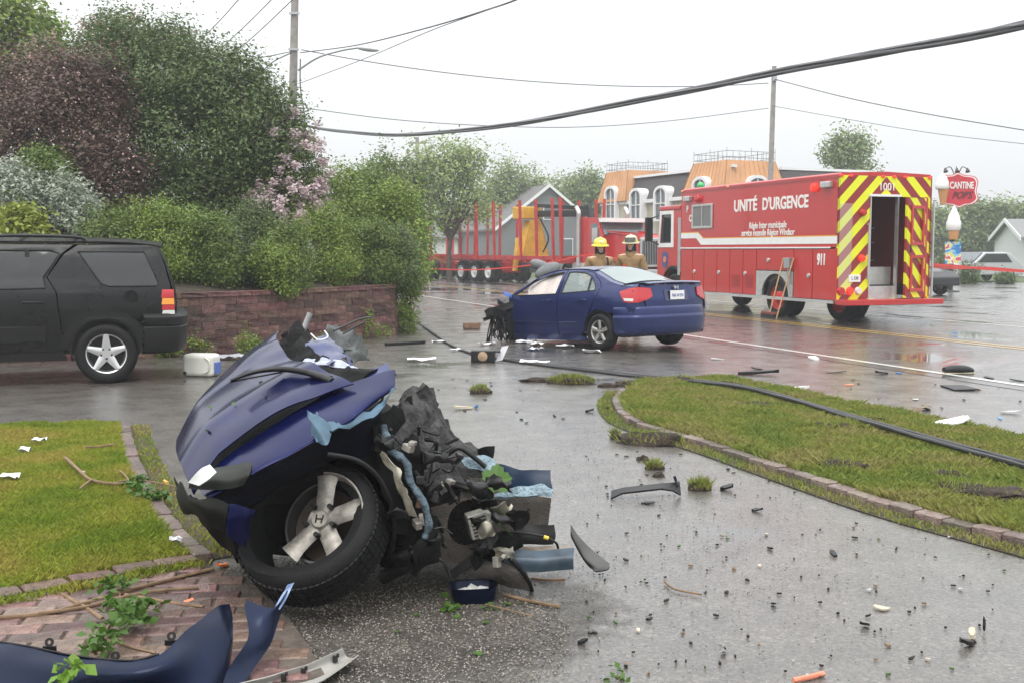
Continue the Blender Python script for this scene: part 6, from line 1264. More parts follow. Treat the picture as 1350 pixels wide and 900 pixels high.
patch('blue_panel', [[(650,610,5.30),(676,615,5.26),(700,619,5.22),(727,619,5.2)],[(652,628,5.28),(678,632,5.24),(702,634,5.2),(727,634,5.18)],[(656,644,5.26),(680,648,5.22),(704,648,5.18),(727,650,5.16)]], M_DKBLUE, jit=.012, seed=24, th=.006)
patch('foam_edge', [[(592,612,5.16),(606,605,5.15),(630,598,5.15),(648,606,5.16),(656,622,5.17)],[(592,620,5.13),(608,616,5.12),(630,618,5.12),(646,622,5.13),(655,632,5.15)]], M_FOAM, jit=.022, jsc=14, seed=25, th=.03); patch('foam_edge', [[(648,649,5.12),(676,643,5.10),(706,638,5.08),(728,644,5.06)],[(650,654,5.10),(678,652,5.08),(708,654,5.05),(727,656,5.04)]], M_FOAM, jit=.018, jsc=14, seed=26, th=.03)
# carpet with the round hole
def carp(a,b,t):
    p = P(a,b,5.05+.0009*(a-570)-.0006*(b-640)+.05*math.sin(a*.03)+.06*math.sin(b*.025)+t); return p
hole = [(616+26*math.cos(x)-3*math.sin(x), 688+30*math.sin(x)) for x in [2*math.pi*k/20 for k in range(20)]]
cp = panel([(568,668),(590,662),(606,660),(608,640),(600,628),(640,630),(690,650),(727,656),(723,690),(716,710),(690,706),(664,712),(650,735),(622,742),(573,740),(570,700)],[hole],14,.012,carp); fixn(cp.build('floor_carpet', M_CARPET, WK, 60, world=True))
patch('dash_lining', [[(560,620,5.0),(590,612,5.04),(625,616,5.12),(660,625,5.2)],[(562,650,4.98),(592,645,5.02),(628,650,5.1),(665,655,5.18)],[(566,680,5.06),(596,680,5.1),(632,690,5.15),(668,690,5.22)],[(572,720,5.1),(600,725,5.15),(640,725,5.2),(680,715,5.25)]], mat('dark_felt',(.026,.025,.024),.95,var=.4,vscale=10,bump=.8,bscale=80), jit=.02, seed=27, th=.015)
mbx = MB(); cbx = P(630,690,4.98); Rm = Matrix.Rotation(R(-14),3,'Y') @ Matrix.Rotation(R(12),3,'Z'); mbx.box((0,0,0),(.095,.10,.115),Rm); mbx.box(Rm @ Vector((.055,0,.02)),(.04,.07,.05),Rm); mbx.v = [v+cbx for v in mbx.v]; md = mbx.build('control_module', mat('cast_alloy',(.36,.35,.31),.5,metal=.4,var=.35,vscale=20), WK, world=True, bevel=.006)
fm = MB()
for i in range(6): fm.box(cbx+Rm @ Vector((0,-.052,-.04+.016*i)),(.07,.008,.006),Rm)
fm.build('module_fins', M_DARKM, md, world=True, kind='stuff')
patch('torn_bracket', [[(632,718,4.97),(655,702,4.96),(678,695,5.0)],[(636,735,4.95),(660,722,4.94),(684,712,4.98)],[(650,748,4.96),(668,738,4.94),(688,722,4.98)]], M_BLK2, jit=.03, seed=28, th=.02, ragged=.01)
patch('cross_rail', [[(664,722,4.98),(695,724,4.97),(728,724,4.96),(756,722,4.96)],[(664,736,4.93),(695,737,4.92),(728,736,4.91),(756,733,4.91)],[(666,750,4.93),(697,752,4.92),(730,752,4.91),(757,750,4.91)]], mat('rail_steel_blue',(.035,.055,.075),.4,metal=.2,var=.6,vscale=8), jit=.008, seed=29, th=.006)
patch('cross_rail_top', [[(662,718,5.08),(695,720,5.07),(752,718,5.05)],[(664,723,4.985),(695,725,4.975),(755,723,4.965)]], mat('rail_rust',(.18,.15,.12),.5,var=.5,vscale=15), jit=.006, seed=30)
patch('black_panel', [[(668,690,5.12),(700,692,5.1),(728,689,5.08)],[(668,706,5.1),(700,708,5.08),(730,706,5.06)],[(670,718,5.1),(702,719,5.08),(728,718,5.06)]], M_BLACK, jit=.015, seed=31, th=.01)
patch('floor_flap', [[(604,742,4.98),(640,732,4.96),(676,735,4.97),(690,742,4.99)],[(612,756,4.92),(645,750,4.90),(678,752,4.92),(696,760,4.95)],[(650,768,5.0),(668,772,4.98),(686,776,4.98),(698,780,5.0)]], mat('flap_felt',(.075,.066,.058),.95,var=.35,vscale=12,bump=.6,bscale=80), jit=.015, seed=32, th=.01)
patch('pedal_bracket', [[(592,752,4.94),(618,732,4.90),(640,715,4.88),(652,700,4.88)],[(598,760,4.92),(624,742,4.88),(646,725,4.86),(658,708,4.86)]], M_DARKM, jit=.008, seed=33, th=.012)
wtube('loose_cable', [(660,700,4.95),(690,702,4.93),(715,706,4.92),(732,714,4.92),(736,722,4.93)], .006, M_BLACK); wtube('cable_clip', [(717,707,4.91),(723,709,4.91)], .009, mat('clip_yellow',(.7,.5,.05),.5)); wtube('hose', [(672,735,4.9),(688,752,4.93),(698,768,4.98),(702,782,5.05)], .011, M_BLACK)
wtube('pipe', [(545,620,4.78),(560,640,4.8),(570,628,4.84),(572,612,4.9)], .014, M_BLACK); wtube('pipe', [(548,640,4.76),(553,655,4.76),(551,668,4.76)], .012, mat('rust_pipe',(.22,.12,.08),.5)); wtube('pipe', [(590,598,5.1),(605,590,5.1),(622,600,5.1),(640,615,5.1)], .012, M_BLACK)
wtube('driveshaft', [(540,745,4.85),(520,752,4.88),(505,762,4.92)], .03, M_DARKM)
patch('corner_flap', [[(628,592,5.3),(640,588,5.28),(651,587,5.27)],[(634,606,5.3),(644,604,5.28),(649,602,5.27)]], M_BLACK, seed=34, jit=.01)
# torn hoses, clips and brackets in the gap behind the wheel
rr = random.Random(77); q = MB()
for k in range(34):
    px,py = rr.uniform(515,600), rr.uniform(560,735); Y0 = 4.74+rr.uniform(0,.16)
    a_ = P(px,py,Y0); b_ = P(px+rr.uniform(-26,26),py+rr.uniform(-10,34),Y0+rr.uniform(-.04,.06)); q.tube(cr([a_,(a_+b_)/2+Vector((rr.uniform(-.03,.03),rr.uniform(-.03,.02),rr.uniform(-.03,.03))),b_],4), rr.uniform(.003,.010), 5)
q.build('torn_hoses', M_BLACK, WK, 60, world=True, kind='stuff')
for k,(px,py,Y0,m) in enumerate(((556,632,4.74,M_DARKM),(575,655,4.80,M_BLACK),(588,640,4.86,M_RIMD),(550,690,4.72,M_RIMD),(560,602,4.80,M_BLACK),(600,606,4.98,M_DARKM),(640,722,4.88,M_DARKM),(655,740,4.86,M_RIMD),(538,590,4.76,M_RIMD))):
    q = MB(); q.box((0,0,0),(.05,.03,.035),Euler((k,k*2,k*.7)).to_matrix()); q.box((.02,0,.02),(.02,.03,.05),Euler((k,k,0)).to_matrix()); c_ = P(px,py,Y0); q.v = [v+c_ for v in q.v]; q.build('torn_bracket', m, WK, world=True, bevel=.004)
rr = random.Random(41)
for k in range(16):
    px,py = rr.uniform(505,690), rr.uniform(560,735)
    if px > 600 and py < 640: py += 70
    Y0 = 4.72+max(0,px-520)*.0012+rr.uniform(-.03,.06); w_,h_ = rr.uniform(14,34), rr.uniform(8,22)
    patch('torn_liner' if k % 3 else 'torn_steel_strip', [[(px-w_/2,py-h_/2,Y0),(px,py-h_/2+rr.uniform(-8,8),Y0-.03),(px+w_/2,py-h_/2,Y0+.02)],[(px-w_/2,py,Y0-.02),(px,py+rr.uniform(-4,4),Y0-.05),(px+w_/2,py,Y0)],[(px-w_/2,py+h_/2,Y0),(px,py+h_/2+rr.uniform(-8,8),Y0-.02),(px+w_/2,py+h_/2,Y0+.02)]], (M_BLK2,M_BLACK,MATS['bare_steel'] if k % 2 else M_DARKM)[(k+2) % 3], jit=.03, jsc=15, seed=60+k, ragged=.02)
# far wing and a floor pan so the wreck is closed behind
patch('far_wing', [[(262,560,5.85),(320,520,6.0),(380,455,6.25),(440,470,6.4)],[(270,600,5.9),(330,570,6.05),(390,530,6.3),(450,540,6.4)],[(290,660,6.0),(350,640,6.1),(410,610,6.3),(470,610,6.4)]], M_HOODB, seed=35, jit=.02)
patch('floor_pan', [[(500,745,4.85),(560,740,4.9),(620,735,5.05),(690,728,5.1)],[(500,700,5.6),(560,695,5.65),(620,690,5.7),(680,690,5.7)],[(510,660,6.2),(560,655,6.2),(610,655,6.25),(650,655,6.25)]], M_BLK2, seed=36, jit=.03, th=.03)
# leaves stuck on the wreck
def bigleaf(px,py,Y,sz,rot,seed,nm='leaf',tilt=.8,label='large green maple leaf lying on the wreck',parent=None):
    pts = []
    for k in range(30):
        a = 2*math.pi*k/30; r_ = sz*(.72+.22*abs(math.cos(2.5*a))+.06*math.cos(15*a)); pts.append((math.cos(a)*r_*.9, math.sin(a)*r_))
    c = P(px,py,Y) if not isinstance(px, Vector) else px; M3 = Euler((tilt,0,rot)).to_matrix()
    q = MB(); V = [c]+[c+M3 @ Vector((x,y,.12*sz*math.sin(x*9/sz*.3)+.15*y*y/sz)) for x,y in pts]; q.add(V,[(0,i+1,(i+1)%30+1) for i in range(30)])
    return tag(q.build(nm, LLF, parent), label, 'leaf')
LLF = leafmat('leaf_fresh', (.07,.145,.022), .15, .3)
HG = rows_h
for k,(i,j) in enumerate(((17,6),(20,11),(12,4),(22,5),(10,9))):
    o = bigleaf(HG[i][j]+Vector((0,-.004,.008)),0,0,.012,k*1.3,k,'leaf',.5,'tiny torn leaf stuck to the wet blue hood'); o['group'] = 'leaf scraps on the hood'
bigleaf(655,632,5.0,.085,.4,1,label='large green maple leaf caught on the foam edge of the wreck'); bigleaf(661,693,4.9,.075,2.2,2,label='green leaf lying beside the alloy module of the wreck')
# ================================================================== FIREFIGHTERS
M_COAT = mat('tan_bunker_coat', (.26,.165,.075), .85, var=.22, vscale=8, bump=.5, bscale=40); M_SKIN = mat('skin', (.68,.43,.33), .55); M_HOODF = mat('black_hood', (.02,.02,.022), .85); M_HIVIS = mat('reflective_yellow', (.62,.68,.08), .45); M_BOOT = mat('rubber_boot', (.02,.02,.02), .5)
def person(label, px, Y, htop, yaw, helm, dark_visor, arm=0.):
    b = P(px,330,Y); T = thing('person', label, 'person', (b.x,b.y,0), yaw)
    # local: facing -y ; skin-modifier body
    bm = bmesh.new(); vs = []; rad = []
    def jt(p, r): v = bm.verts.new(p); vs.append(v); rad.append(r); return v
    def ed(*c):
        for a, d in zip(c, c[1:]): bm.edges.new((a, d))
    k = htop/1.85
    pel = jt((0,0,.98*k),(.19,.15)); ab = jt((0,.0,1.12*k),(.20,.15)); ch = jt((0,.0,1.34*k),(.215,.155)); up_ = jt((0,.005,1.455*k),(.16,.12)); nk = jt((0,.0,1.53*k),(.068,.068)); hd0 = jt((0,-.015,1.60*k),(.075,.085)); hd1 = jt((0,-.02,1.68*k),(.08,.098)); hd2 = jt((0,-.01,1.76*k),(.072,.088)); ed(pel,ab,ch,up_,nk,hd0,hd1,hd2)
    for s in (-1,1):
        hp = jt((s*.11,0,.90*k),(.115,.12)); kn = jt((s*.12,-.02,.50*k),(.095,.10)); an = jt((s*.125,.01,.10*k),(.08,.085)); ft = jt((s*.13,-.15,.055*k),(.055,.05)); ed(pel,hp,kn,an,ft)
        sh = jt((s*.20,0,1.43*k),(.095,.10)); el = jt((s*.285,.02,1.15*k),(.075,.08)); wr = jt((s*.26,-.10-arm,.94*k),(.055,.06)); pm = jt((s*.255,-.14-arm,.87*k),(.035,.048)); ed(ch if False else up_,sh,el,wr,pm)
        for i in range(4):
            f1 = jt((s*.255+(i-1.5)*.012*1.6,-.17-arm,.80*k+.006*abs(i-1.5)),(.010,.010)); f2 = jt((s*.25+(i-1.5)*.018,-.16-arm,.765*k),(.009,.009)); ed(pm,f1,f2)
        th = jt((s*.215,-.16-arm,.84*k),(.011,.011)); th2 = jt((s*.205,-.17-arm,.80*k),(.010,.010)); ed(pm,th,th2)
    me = bpy.data.meshes.new('body'); bm.to_mesh(me); bm.free(); o = bpy.data.objects.new('body', me); COL.objects.link(o)
    sm = o.modifiers.new('skin','SKIN'); sm.use_smooth_shade = True
    for i, r_ in enumerate(rad): me.skin_vertices[0].data[i].radius = r_
    me.skin_vertices[0].data[0].use_root = True
    ss = o.modifiers.new('sub','SUBSURF'); ss.levels = 2; ss.render_levels = 2
    m2 = bpy.data.meshes.new_from_object(o.evaluated_get(bpy.context.evaluated_depsgraph_get())); bpy.data.objects.remove(o)
    m2.materials.clear()
    for m in (M_COAT,M_SKIN,M_BOOT): m2.materials.append(m)
    for p in m2.polygons:
        p.use_smooth = True; p.material_index = 1 if p.center.z > 1.50*k else 2 if p.center.z < .14 or (p.center.z < .90*k and abs(p.center.x) > .19 and p.center.y < -.1) else 0
    m2.name = 'body'; B = bpy.data.objects.new('body', m2); COL.objects.link(B); B.parent = T
    c = Vector((0,-.015,1.68*k))
    q = MB(); q.ball(c+Vector((0,-.098,-.008)),(.014,.022,.024),8,6); q.build('nose', M_SKIN, T, 60)
    for s in (-1,1): MB().ball(c+Vector((s*.030,-.088,.022)),(.012,.008,.006),8,6).build('eye', M_HOODF, T, 60)
    MB().ball(c+Vector((0,-.088,-.048)),(.024,.008,.006),8,6).build('mouth', mat('lips',(.38,.16,.13),.5), T, 60)
    # hood round the face, collar
    V = MB(); V.lathe([(.10,-.16),(.105,-.08),(.100,0),(.098,.06)], c+Vector((0,.005,0)), (0,0,1), 24, arc=(R(-128),R(128))); V.build('fire_hood', M_HOODF, T, 60)
    V = MB(); V.lathe([(.105,0),(.125,.0),(.12,.10),(.10,.11)], (0,.01,1.46*k), (0,0,1), 24, closed=True); V.build('collar', M_COAT, T, 60)
    MB().tube(cr([(-.07,-.075,1.66*k),(-.05,-.10,1.60*k),(0,-.11,1.575*k),(.05,-.10,1.60*k),(.07,-.075,1.66*k)],4), .018, 8).build('chin_guard', M_HOODF, T, 60)
    h = MB(); h.lathe([(.175,-.02),(.172,.0),(.135,.012),(.130,.05),(.115,.10),(.07,.135),(0,.148)], c+Vector((0,.0,.065)), (0,-.10,1), 28); hm = h.build('helmet', helm, T, 50)
    rd = MB(); rd.tube(cr([c+Vector((0,-.135,.085)),c+Vector((0,-.09,.18)),c+Vector((0,0,.215)),c+Vector((0,.10,.17)),c+Vector((0,.14,.09))],4), .014, 6); rd.build('helmet_ridge', helm, hm, 60)
    if dark_visor:
        v = MB(); v.sheet([[c+Vector((.12*math.sin(a),-.155*math.cos(a)-.01,z)) for a in [R(-60+20*i) for i in range(7)]] for z in (.07,.115,.155)],.006); v.build('raised_visor', mat('visor_grey',(.12,.12,.12),.2,coat=.4), hm, 60)
        v = MB(); v.lathe([(.137,.02),(.139,.02),(.137,.05),(.135,.05)], c+Vector((0,0,.065)), (0,-.10,1), 28, closed=True); v.build('helmet_band', M_HIVIS, hm)
    else: MB().lathe([(0,.012),(.026,.010),(.028,0)], c+Vector((0,-.128,.125)), (0,-1,.35), 12).build('helmet_badge', M_STEEL, hm, 50)
    q = MB(); 
    def band(z, rx, ry, a0, a1, hgt):
        g = [[(rx*math.sin(a), -ry*math.cos(a), z+dz) for a in [a0+(a1-a0)*i/16 for i in range(17)]] for dz in (-hgt/2,hgt/2)]; m_ = MB(); m_.sheet(g,.004); return m_
    if dark_visor:
        band(1.17*k,.218,.172,R(-75),R(75),.05).build('reflective_band', M_HIVIS, T, 60); band(1.10*k,.214,.170,R(-75),R(75),.03).build('reflective_band', M_STEEL, T, 60)
        MB().tube([(-.09,-.185,1.14*k),(-.09,-.19,1.32*k)],.032,8).build('radio', mat('radio_red',(.62,.06,.02),.5), T, 60)
    else:
        MB().tube(cr([(.10,-.16,1.5*k),(.12,-.185,1.40*k),(.11,-.18,1.25*k)],4),.018,8).build('strap', M_HOODF, T, 60)
    return T
person('person in tan fire coat and yellow helmet looking down behind the blue sedan', 791, 21.4, 1.80, R(8), mat('helmet_yellow',(.72,.60,.06),.35,coat=.4), False)
person('person in tan fire coat with reflective bands and pale visored helmet behind the sedan', 832, 21.5, 1.86, R(-18), mat('helmet_cream',(.55,.50,.33),.4,coat=.3), True)
# ================================================================== DEBRIS
def gpatch(name, label, cat, ctrl, m, th=.004, k=5, jit=.0, jsc=9, seed=0, parent=None, group=None, ragged=0.):
    o = patch(name, ctrl, m, parent, th, k, jit, jsc, seed, 50, ragged) if parent else None
    if parent: return o
    g = grid_pts(ctrl, k); g = [[p+Vector(noise.noise_vector(p*jsc+Vector((seed*5.1,0,seed))))*jit for p in r] for r in g]; q = MB(); q.sheet(g, th); return tag(q.build(name, m, None, 50), label, cat, group)
# ---- torn blue bumper cover in the corner
BC = thing('torn_bumper_cover', 'torn dark blue bumper cover with mounting tabs lying on the brick paving', 'car part', (G(200,880).x,G(200,895).y,0))
M_BUMP = mat('bumper_blue', (.0022,.0075,.027), .3, metal=.45, coat=.12, spec=.25, var=.35, vscale=5); 
def gz(r): return [G(*p) for p in r]
patch('cover_skin', [gz(r) for r in ([(-60,838,.16),(30,850,.165),(100,864,.165),(170,870,.17),(213,860,.19),(252,826,.23),(284,801,.26),(303,796,.25)],[(-60,866,.13),(30,874,.13),(100,888,.13),(175,890,.14),(226,876,.16),(264,848,.19),(292,826,.22),(306,812,.22)],[(-60,905,.06),(30,912,.06),(100,918,.06),(180,915,.06),(240,908,.07),(278,888,.10),(299,862,.14),(307,838,.18)],[(-60,940,.025),(30,945,.025),(100,945,.025),(180,940,.025),(240,935,.025),(278,920,.03),(299,892,.06),(307,858,.12)])], M_BUMP, BC, jit=.006, seed=40, th=.005)
patch('cover_flange', [gz(r) for r in ([(-60,838,.162),(30,850,.167),(100,864,.167),(170,870,.172),(210,861,.19)],[(-60,846,.12),(30,857,.12),(100,871,.12),(168,877,.13),(206,871,.14)])], M_BLACK, BC, seed=41)
patch('cover_fin', [gz(r) for r in ([(284,902,.05),(312,865,.12),(328,836,.17),(322,800,.24),(326,790,.26)],[(298,908,.04),(328,868,.10),(346,842,.15),(351,815,.21),(362,800,.24)],[(312,912,.03),(340,874,.08),(358,844,.13),(371,806,.21),(386,768,.30)])], M_BUMP, BC, jit=.005, seed=42, th=.005)
patch('fin_tip', [gz(r) for r in ([(362,800,.235),(371,784,.265),(380,771,.30)],[(369,803,.225),(378,787,.26),(388,767,.305)])], mat('tip_pale_blue',(.16,.24,.42),.35,coat=.4), BC, seed=43)
for px,py,z in ((65,846,.185),(152,864,.18),(226,838,.22)):
    c = G(px,py,z); q = MB(); q.lathe([(.007,-.002),(.016,-.002),(.016,.002),(.007,.002)], c, (0,-1,.3), 16, closed=True); q.beam(c+Vector((-.024,0,-.024)), c+Vector((.024,0,-.024)), .008,.02); q.build('mounting_tab', M_BLACK, BC, 40, world=True)
# grey trim channel
GT = thing('grey_trim_strip', 'pale grey plastic trim channel with clips at the edge of the brick paving', 'car part', (G(390,885).x,G(390,885).y,0)); M_GTR = mat('grey_trim',(.30,.29,.265),.5,var=.15)
patch('channel', [gz(r) for r in ([(312,902,.06),(360,890,.06),(410,873,.06),(452,854,.07)],[(330,906,.03),(368,897,.03),(418,881,.03),(457,864,.035)],[(345,912,.028),(384,902,.028),(428,886,.028),(466,866,.03)],[(352,918,.045),(392,908,.045),(434,890,.045),(472,862,.05)])], M_GTR, GT, seed=44, jit=.003)
for px,py in ((374,893),(400,885),(442,868)):
    c = G(px,py,.045); q = MB(); q.box(c,(.018,.012,.024)); q.box(c+Vector((.01,0,.014)),(.01,.01,.012)); q.build('clip', M_DARKM, GT, world=True)
# ---- standing fin by the wreck
FN = gpatch('torn_plastic_fin', 'black curved plastic fin standing on the driveway beside the wreck', 'car part', [[(752,690,5.35),(763,706,5.32),(780,724,5.28),(804,742,5.22)],[(752,702,5.33),(762,722,5.29),(774,738,5.25),(802,749,5.20)],[(753,708,5.33),(764,730,5.28),(776,746,5.24),(786,752,5.20)]], mat('fin_black',(.009,.0095,.010),.4,coat=.1,var=.4), .008, 5, .004, seed=45)
# ---- curved black trim on the driveway
g0 = G(850,652)
CT = thing('curved_trim_piece', 'curved black trim piece arched over the wet driveway before the grass island', 'car part', g0)
def gp3(px,py,h): 
    g = G(px,py); return Vector((g.x,g.y,h))
q = MB(); q.sheet([[G(805,656,.01),G(806,646,.04)],[G(820,649,.04),G(821,642,.06)],[G(845,646,.06),G(846,639,.07)],[G(872,643,.06),G(873,636,.075)],[G(888,646,.05),G(890,635,.09)],[G(898,652,.01),G(896,634,.09)]],.012); q.v = [Vector(v) for v in q.v]; q.build('trim_arch', M_BLACK, CT, 60, world=True)
q = MB(); q.tube([G(894,640,.07),G(891,633,.10),G(889,627,.13)],.010,6); q.build('trim_pin', M_BLACK, CT, world=True)
# ---- mirror bowl with crumpled paper
mp_ = G(624,792)
MB_ = thing('mirror_shell', 'blue mirror shell lying open with a white crumpled plate inside', 'car part', mp_, R(10))
q = MB(); n = 24
prof = [(0,.012),(.7,.012),(.92,.03),(1.0,.075),(1.06,.08),(1.0,.06),(.97,.02),(.75,.0),(0,.0)]
V = []; 
for k in range(n):
    a = 2*math.pi*k/n; ex = (abs(math.cos(a))**.6*math.copysign(1,math.cos(a)), abs(math.sin(a))**.6*math.copysign(1,math.sin(a))); V += [Vector((ex[0]*r_*.105, ex[1]*r_*.07, z)) for r_,z in prof]
m_ = len(prof); q.add(V,[(k*m_+i,((k+1)%n)*m_+i,((k+1)%n)*m_+i+1,k*m_+i+1) for k in range(n) for i in range(m_-1)]); q.build('shell', M_BUMP, MB_, 50)
q = MB(); q.sheet([[(-.07+.14*u/4, -.03+.07*v/3, .05+.012*noise.noise(Vector((u*2.3,v*1.7,1)))*3) for v in range(4)] for u in range(5)],.006); q.jitter(.012,30); q.build('crumpled_plate', mat('dirty_white',(.6,.6,.57),.5,var=.2,vscale=20), MB_)
# ---- white jug
jg = G(266,495)
JG = thing('white_jug', 'white plastic jug lying on its side on the driveway in front of the block wall', 'jug', jg, R(-12))
q = MB(); q.box((0,0,.145),(.42,.27,.285)); q.build('jug_body', mat('milky_plastic',(.68,.67,.60),.4,var=.06), JG, bevel=.055, segs=4)
q = MB(); q.tube(cr([(.10,-.139,.05),(.17,-.141,.09),(.18,-.141,.2),(.12,-.139,.25)],4),.012,6); q.build('jug_handle_recess', mat('milky_shade',(.60,.59,.53),.5), JG, 60)
MB().tube([(-.16,-.136,.05),(-.16,-.146,.05)],.022,10).build('jug_cap', M_DARKM, JG); q = MB(); q.box((.225,.0,.11),(.03,.14,.15)); q.build('blue_label', mat('label_blue',(.08,.14,.4),.5), JG, bevel=.01)
bg_ = G(308,474); q = MB(); q.sheet([[(bg_.x-.35+.7*u/9, bg_.y-.12+.3*v/4, .03+.05*(.5+noise.noise(Vector((u*.9,v*1.1,2))))) for v in range(5)] for u in range(10)],.006); tag(q.build('plastic_sheet', mat('grey_plastic_film',(.42,.43,.46),.3,var=.3,vscale=9), smooth=40),'crumpled greyish plastic sheet on the ground behind the white jug','plastic sheet')
# ---- speaker box and paper
sb_ = G(637,477); SB = thing('speaker_box', 'small black box with a tan round centre lying across the fallen cable', 'box', sb_, R(-4))
q = MB(); q.box((0,0,.085),(.34,.16,.17)); q.build('case', M_BLACK, SB, bevel=.01); MB().lathe([(0,.02),(.05,.012),(.07,.0)],(0,-.081,.09),(0,-1,0),18).build('cone', mat('tan_cone',(.36,.25,.16),.7,var=.3), SB, 50); q = MB(); q.box((.2,0,.155),(.1,.1,.02)); q.build('lug', M_BLACK, SB)
M_PAPER = mat('wet_paper',(.72,.73,.76),.6,var=.06)
def paper(px,py,L,Wd,rot,lab,seed,curl=.03,group='papers round the sedan',m=None):
    g = G(px,py); c,s_ = math.cos(rot),math.sin(rot)
    q = MB(); q.sheet([[(( (u/4-.5)*L*c-(v/3-.5)*Wd*s_), ((u/4-.5)*L*s_+(v/3-.5)*Wd*c), .012+curl*(.5+.8*noise.noise(Vector((u*.8+seed,v*.9,seed*1.7))))) for v in range(4)] for u in range(5)],.003)
    o = q.build('paper', m or M_PAPER, smooth=40); o.location = (g.x,g.y,0); return tag(o,lab,'paper',group)
PL_ = 'white sheet of wet paper lying on the pavement beside the torn sedan'
for i,(px,py,L,Wd,rot) in enumerate(((556,476,.42,.2,.1),(642,455,.26,.16,.3),(692,452,.30,.18,-.2),(706,455,.24,.2,.4),(745,458,.30,.16,0),(780,465,.28,.16,.1),(705,479,.42,.2,-.1),(702,462,.2,.14,.2),(578,452,.22,.14,.3),(600,463,.16,.12,.6))): paper(px,py,L,Wd,rot,PL_,i,.05)
g = G(656,477); q = MB(); q.sheet([[(g.x-.03+.05*u+.05*v*.6, g.y, .01+.07*v+.01*u) for v in range(4)] for u in range(3)],.004); tag(q.build('curled_paper', M_PAPER, smooth=40),'curled strip of white paper standing beside the small black box','paper')
# brown block and orange scrap by the sedan
g = G(622,434); q = MB(); q.box((0,0,.07),(.34,.16,.13),Matrix.Rotation(.2,3,'Z')); q.jitter(.02,8); o = q.build('brown_block', mat('brown_block',(.20,.12,.075),.8,var=.4,vscale=9), bevel=.02); o.location = g; tag(o,'brown broken block on the shoulder by the torn end of the sedan','block')
# ---- fallen cable across driveway and island
def isl_z(p): return .085 if in_poly(isl_xy, np.array([[p.x,p.y]]))[0] else .0
for k,(off,lab,pts) in enumerate(((0,'black fallen cable trailing from the bushes past the small black box',((551,426),(570,440),(592,455),(612,464),(632,469.5),(680,478),(740,486),(800,493),(860,500),(920,505),(985,514),(1060,534),(1150,561),(1250,590),(1350,618),(1420,640),(1560,684),(1720,732))),
                              (1,'second strand of fallen cable running beside the first over the grass island',((660,474),(700,479),(760,486.5),(820,494),(880,500),(930,504.5),(1000,515.5),(1080,538),(1170,564),(1270,592),(1350,613),(1420,632),(1560,674),(1720,720))))):
    w3 = []
    for p in cr([Vector((a,b,0)) for a,b in pts],6):
        g = G(p.x,p.y); g = G(p.x,p.y,isl_z(g)); w3.append(g+Vector((0,0,.02)))
    tag(MB().tube(w3,.019,6).build('fallen_cable', M_CABLE, smooth=60),lab,'cable')
q = MB(); q.beam(gp3(508,456,.03),gp3(560,453,.03),.07,.05); tag(q.build('flat_bar', M_BLACK, bevel=.01),'long flat black bar lying at the foot of the wall end','bar')
# ---- sods and dirt
M_DIRT = mat('dark_dirt',(.034,.024,.017),.95,var=.5,vscale=14,bump=1.,bscale=40)
def clod(px,py,L,Wd,H,lab,seed,grassy=0,rot=0.,name='dirt_clod',cat='dirt',group=None):
    g = G(px,py); T = thing(name,lab,cat,g,rot,group); bm = bmesh.new(); bmesh.ops.create_icosphere(bm,subdivisions=3,radius=1)
    for v in bm.verts:
        n_ = 1+.45*noise.noise(v.co*1.9+Vector((seed*3.3,0,0)))+.28*noise.noise(v.co*5+Vector((seed,1,0))); v.co = Vector((v.co.x*L/2*n_, v.co.y*Wd/2*n_, max(-.02,v.co.z*H*n_*.9)))
    me = bpy.data.meshes.new('soil'); bm.to_mesh(me); bm.free(); link('soil', me, M_DIRT, T, 60)
    if grassy:
        rng = np.random.default_rng(seed); n = grassy; a = rng.uniform(0,6.28,n); r_ = rng.uniform(0,.9,n)**.5; p = np.c_[np.cos(a)*r_*L/2, np.sin(a)*r_*Wd/2, H*.7*(1-r_**2)]
        h = rng.uniform(.03,.08,n)*min(1,H/.07+.3); d_ = rng.normal(size=(n,2))*.03; s_ = rng.normal(size=(n,2)); s_ = s_/np.linalg.norm(s_,axis=1)[:,None]*.005
        V = np.empty((n,4,3)); V[:,0] = p; V[:,0,:2] -= s_; V[:,1] = p; V[:,1,:2] += s_; V[:,2] = p+np.c_[d_*.5,h*.6]; V[:,2,:2] += s_*.7; V[:,3] = p+np.c_[d_,h]
        link('grass_tuft', quads_mesh('grass_tuft',V.reshape(-1,3),4,1,[(0,1,2,3)]), MG2, T, kind='stuff')
    return T
clod(706,503,.42,.14,.06,'long bare dirt strip of turned turf beside the fallen cable',1); clod(752,505,.60,.26,.10,'strip of uprooted turf with bright grass beside the fallen cable',2,1400,-.15,'sod','sod'); clod(633,518,.24,.16,.08,'small grassy sod alone on the driveway behind the wreck',3,350,0,'sod','sod')
clod(800,510,.20,.14,.06,'dirt clod between the turf strip and the island tip',4); clod(832,508,.44,.18,.07,'mound of turned dirt at the tip of the grass island',5,80); clod(862,585,.62,.26,.11,'large dark dirt mound beside the curved brick edging',6,260,-.2); clod(812,578,.10,.10,.07,'tiny grassy clod left of the large dirt mound',7,120,0,'sod','sod')
clod(848,606,.09,.07,.04,'small dirt clod below the large dirt mound',8); clod(862,618,.13,.09,.05,'grass-topped clod between the dirt mound and the curved trim',9,120,0,'sod','sod'); clod(923,645,.15,.11,.06,'grassy clod at the end of the curved trim',10,220,0,'sod','sod'); clod(868,628,.0+.08,.06,.04,'little clod just above the curved trim',11)
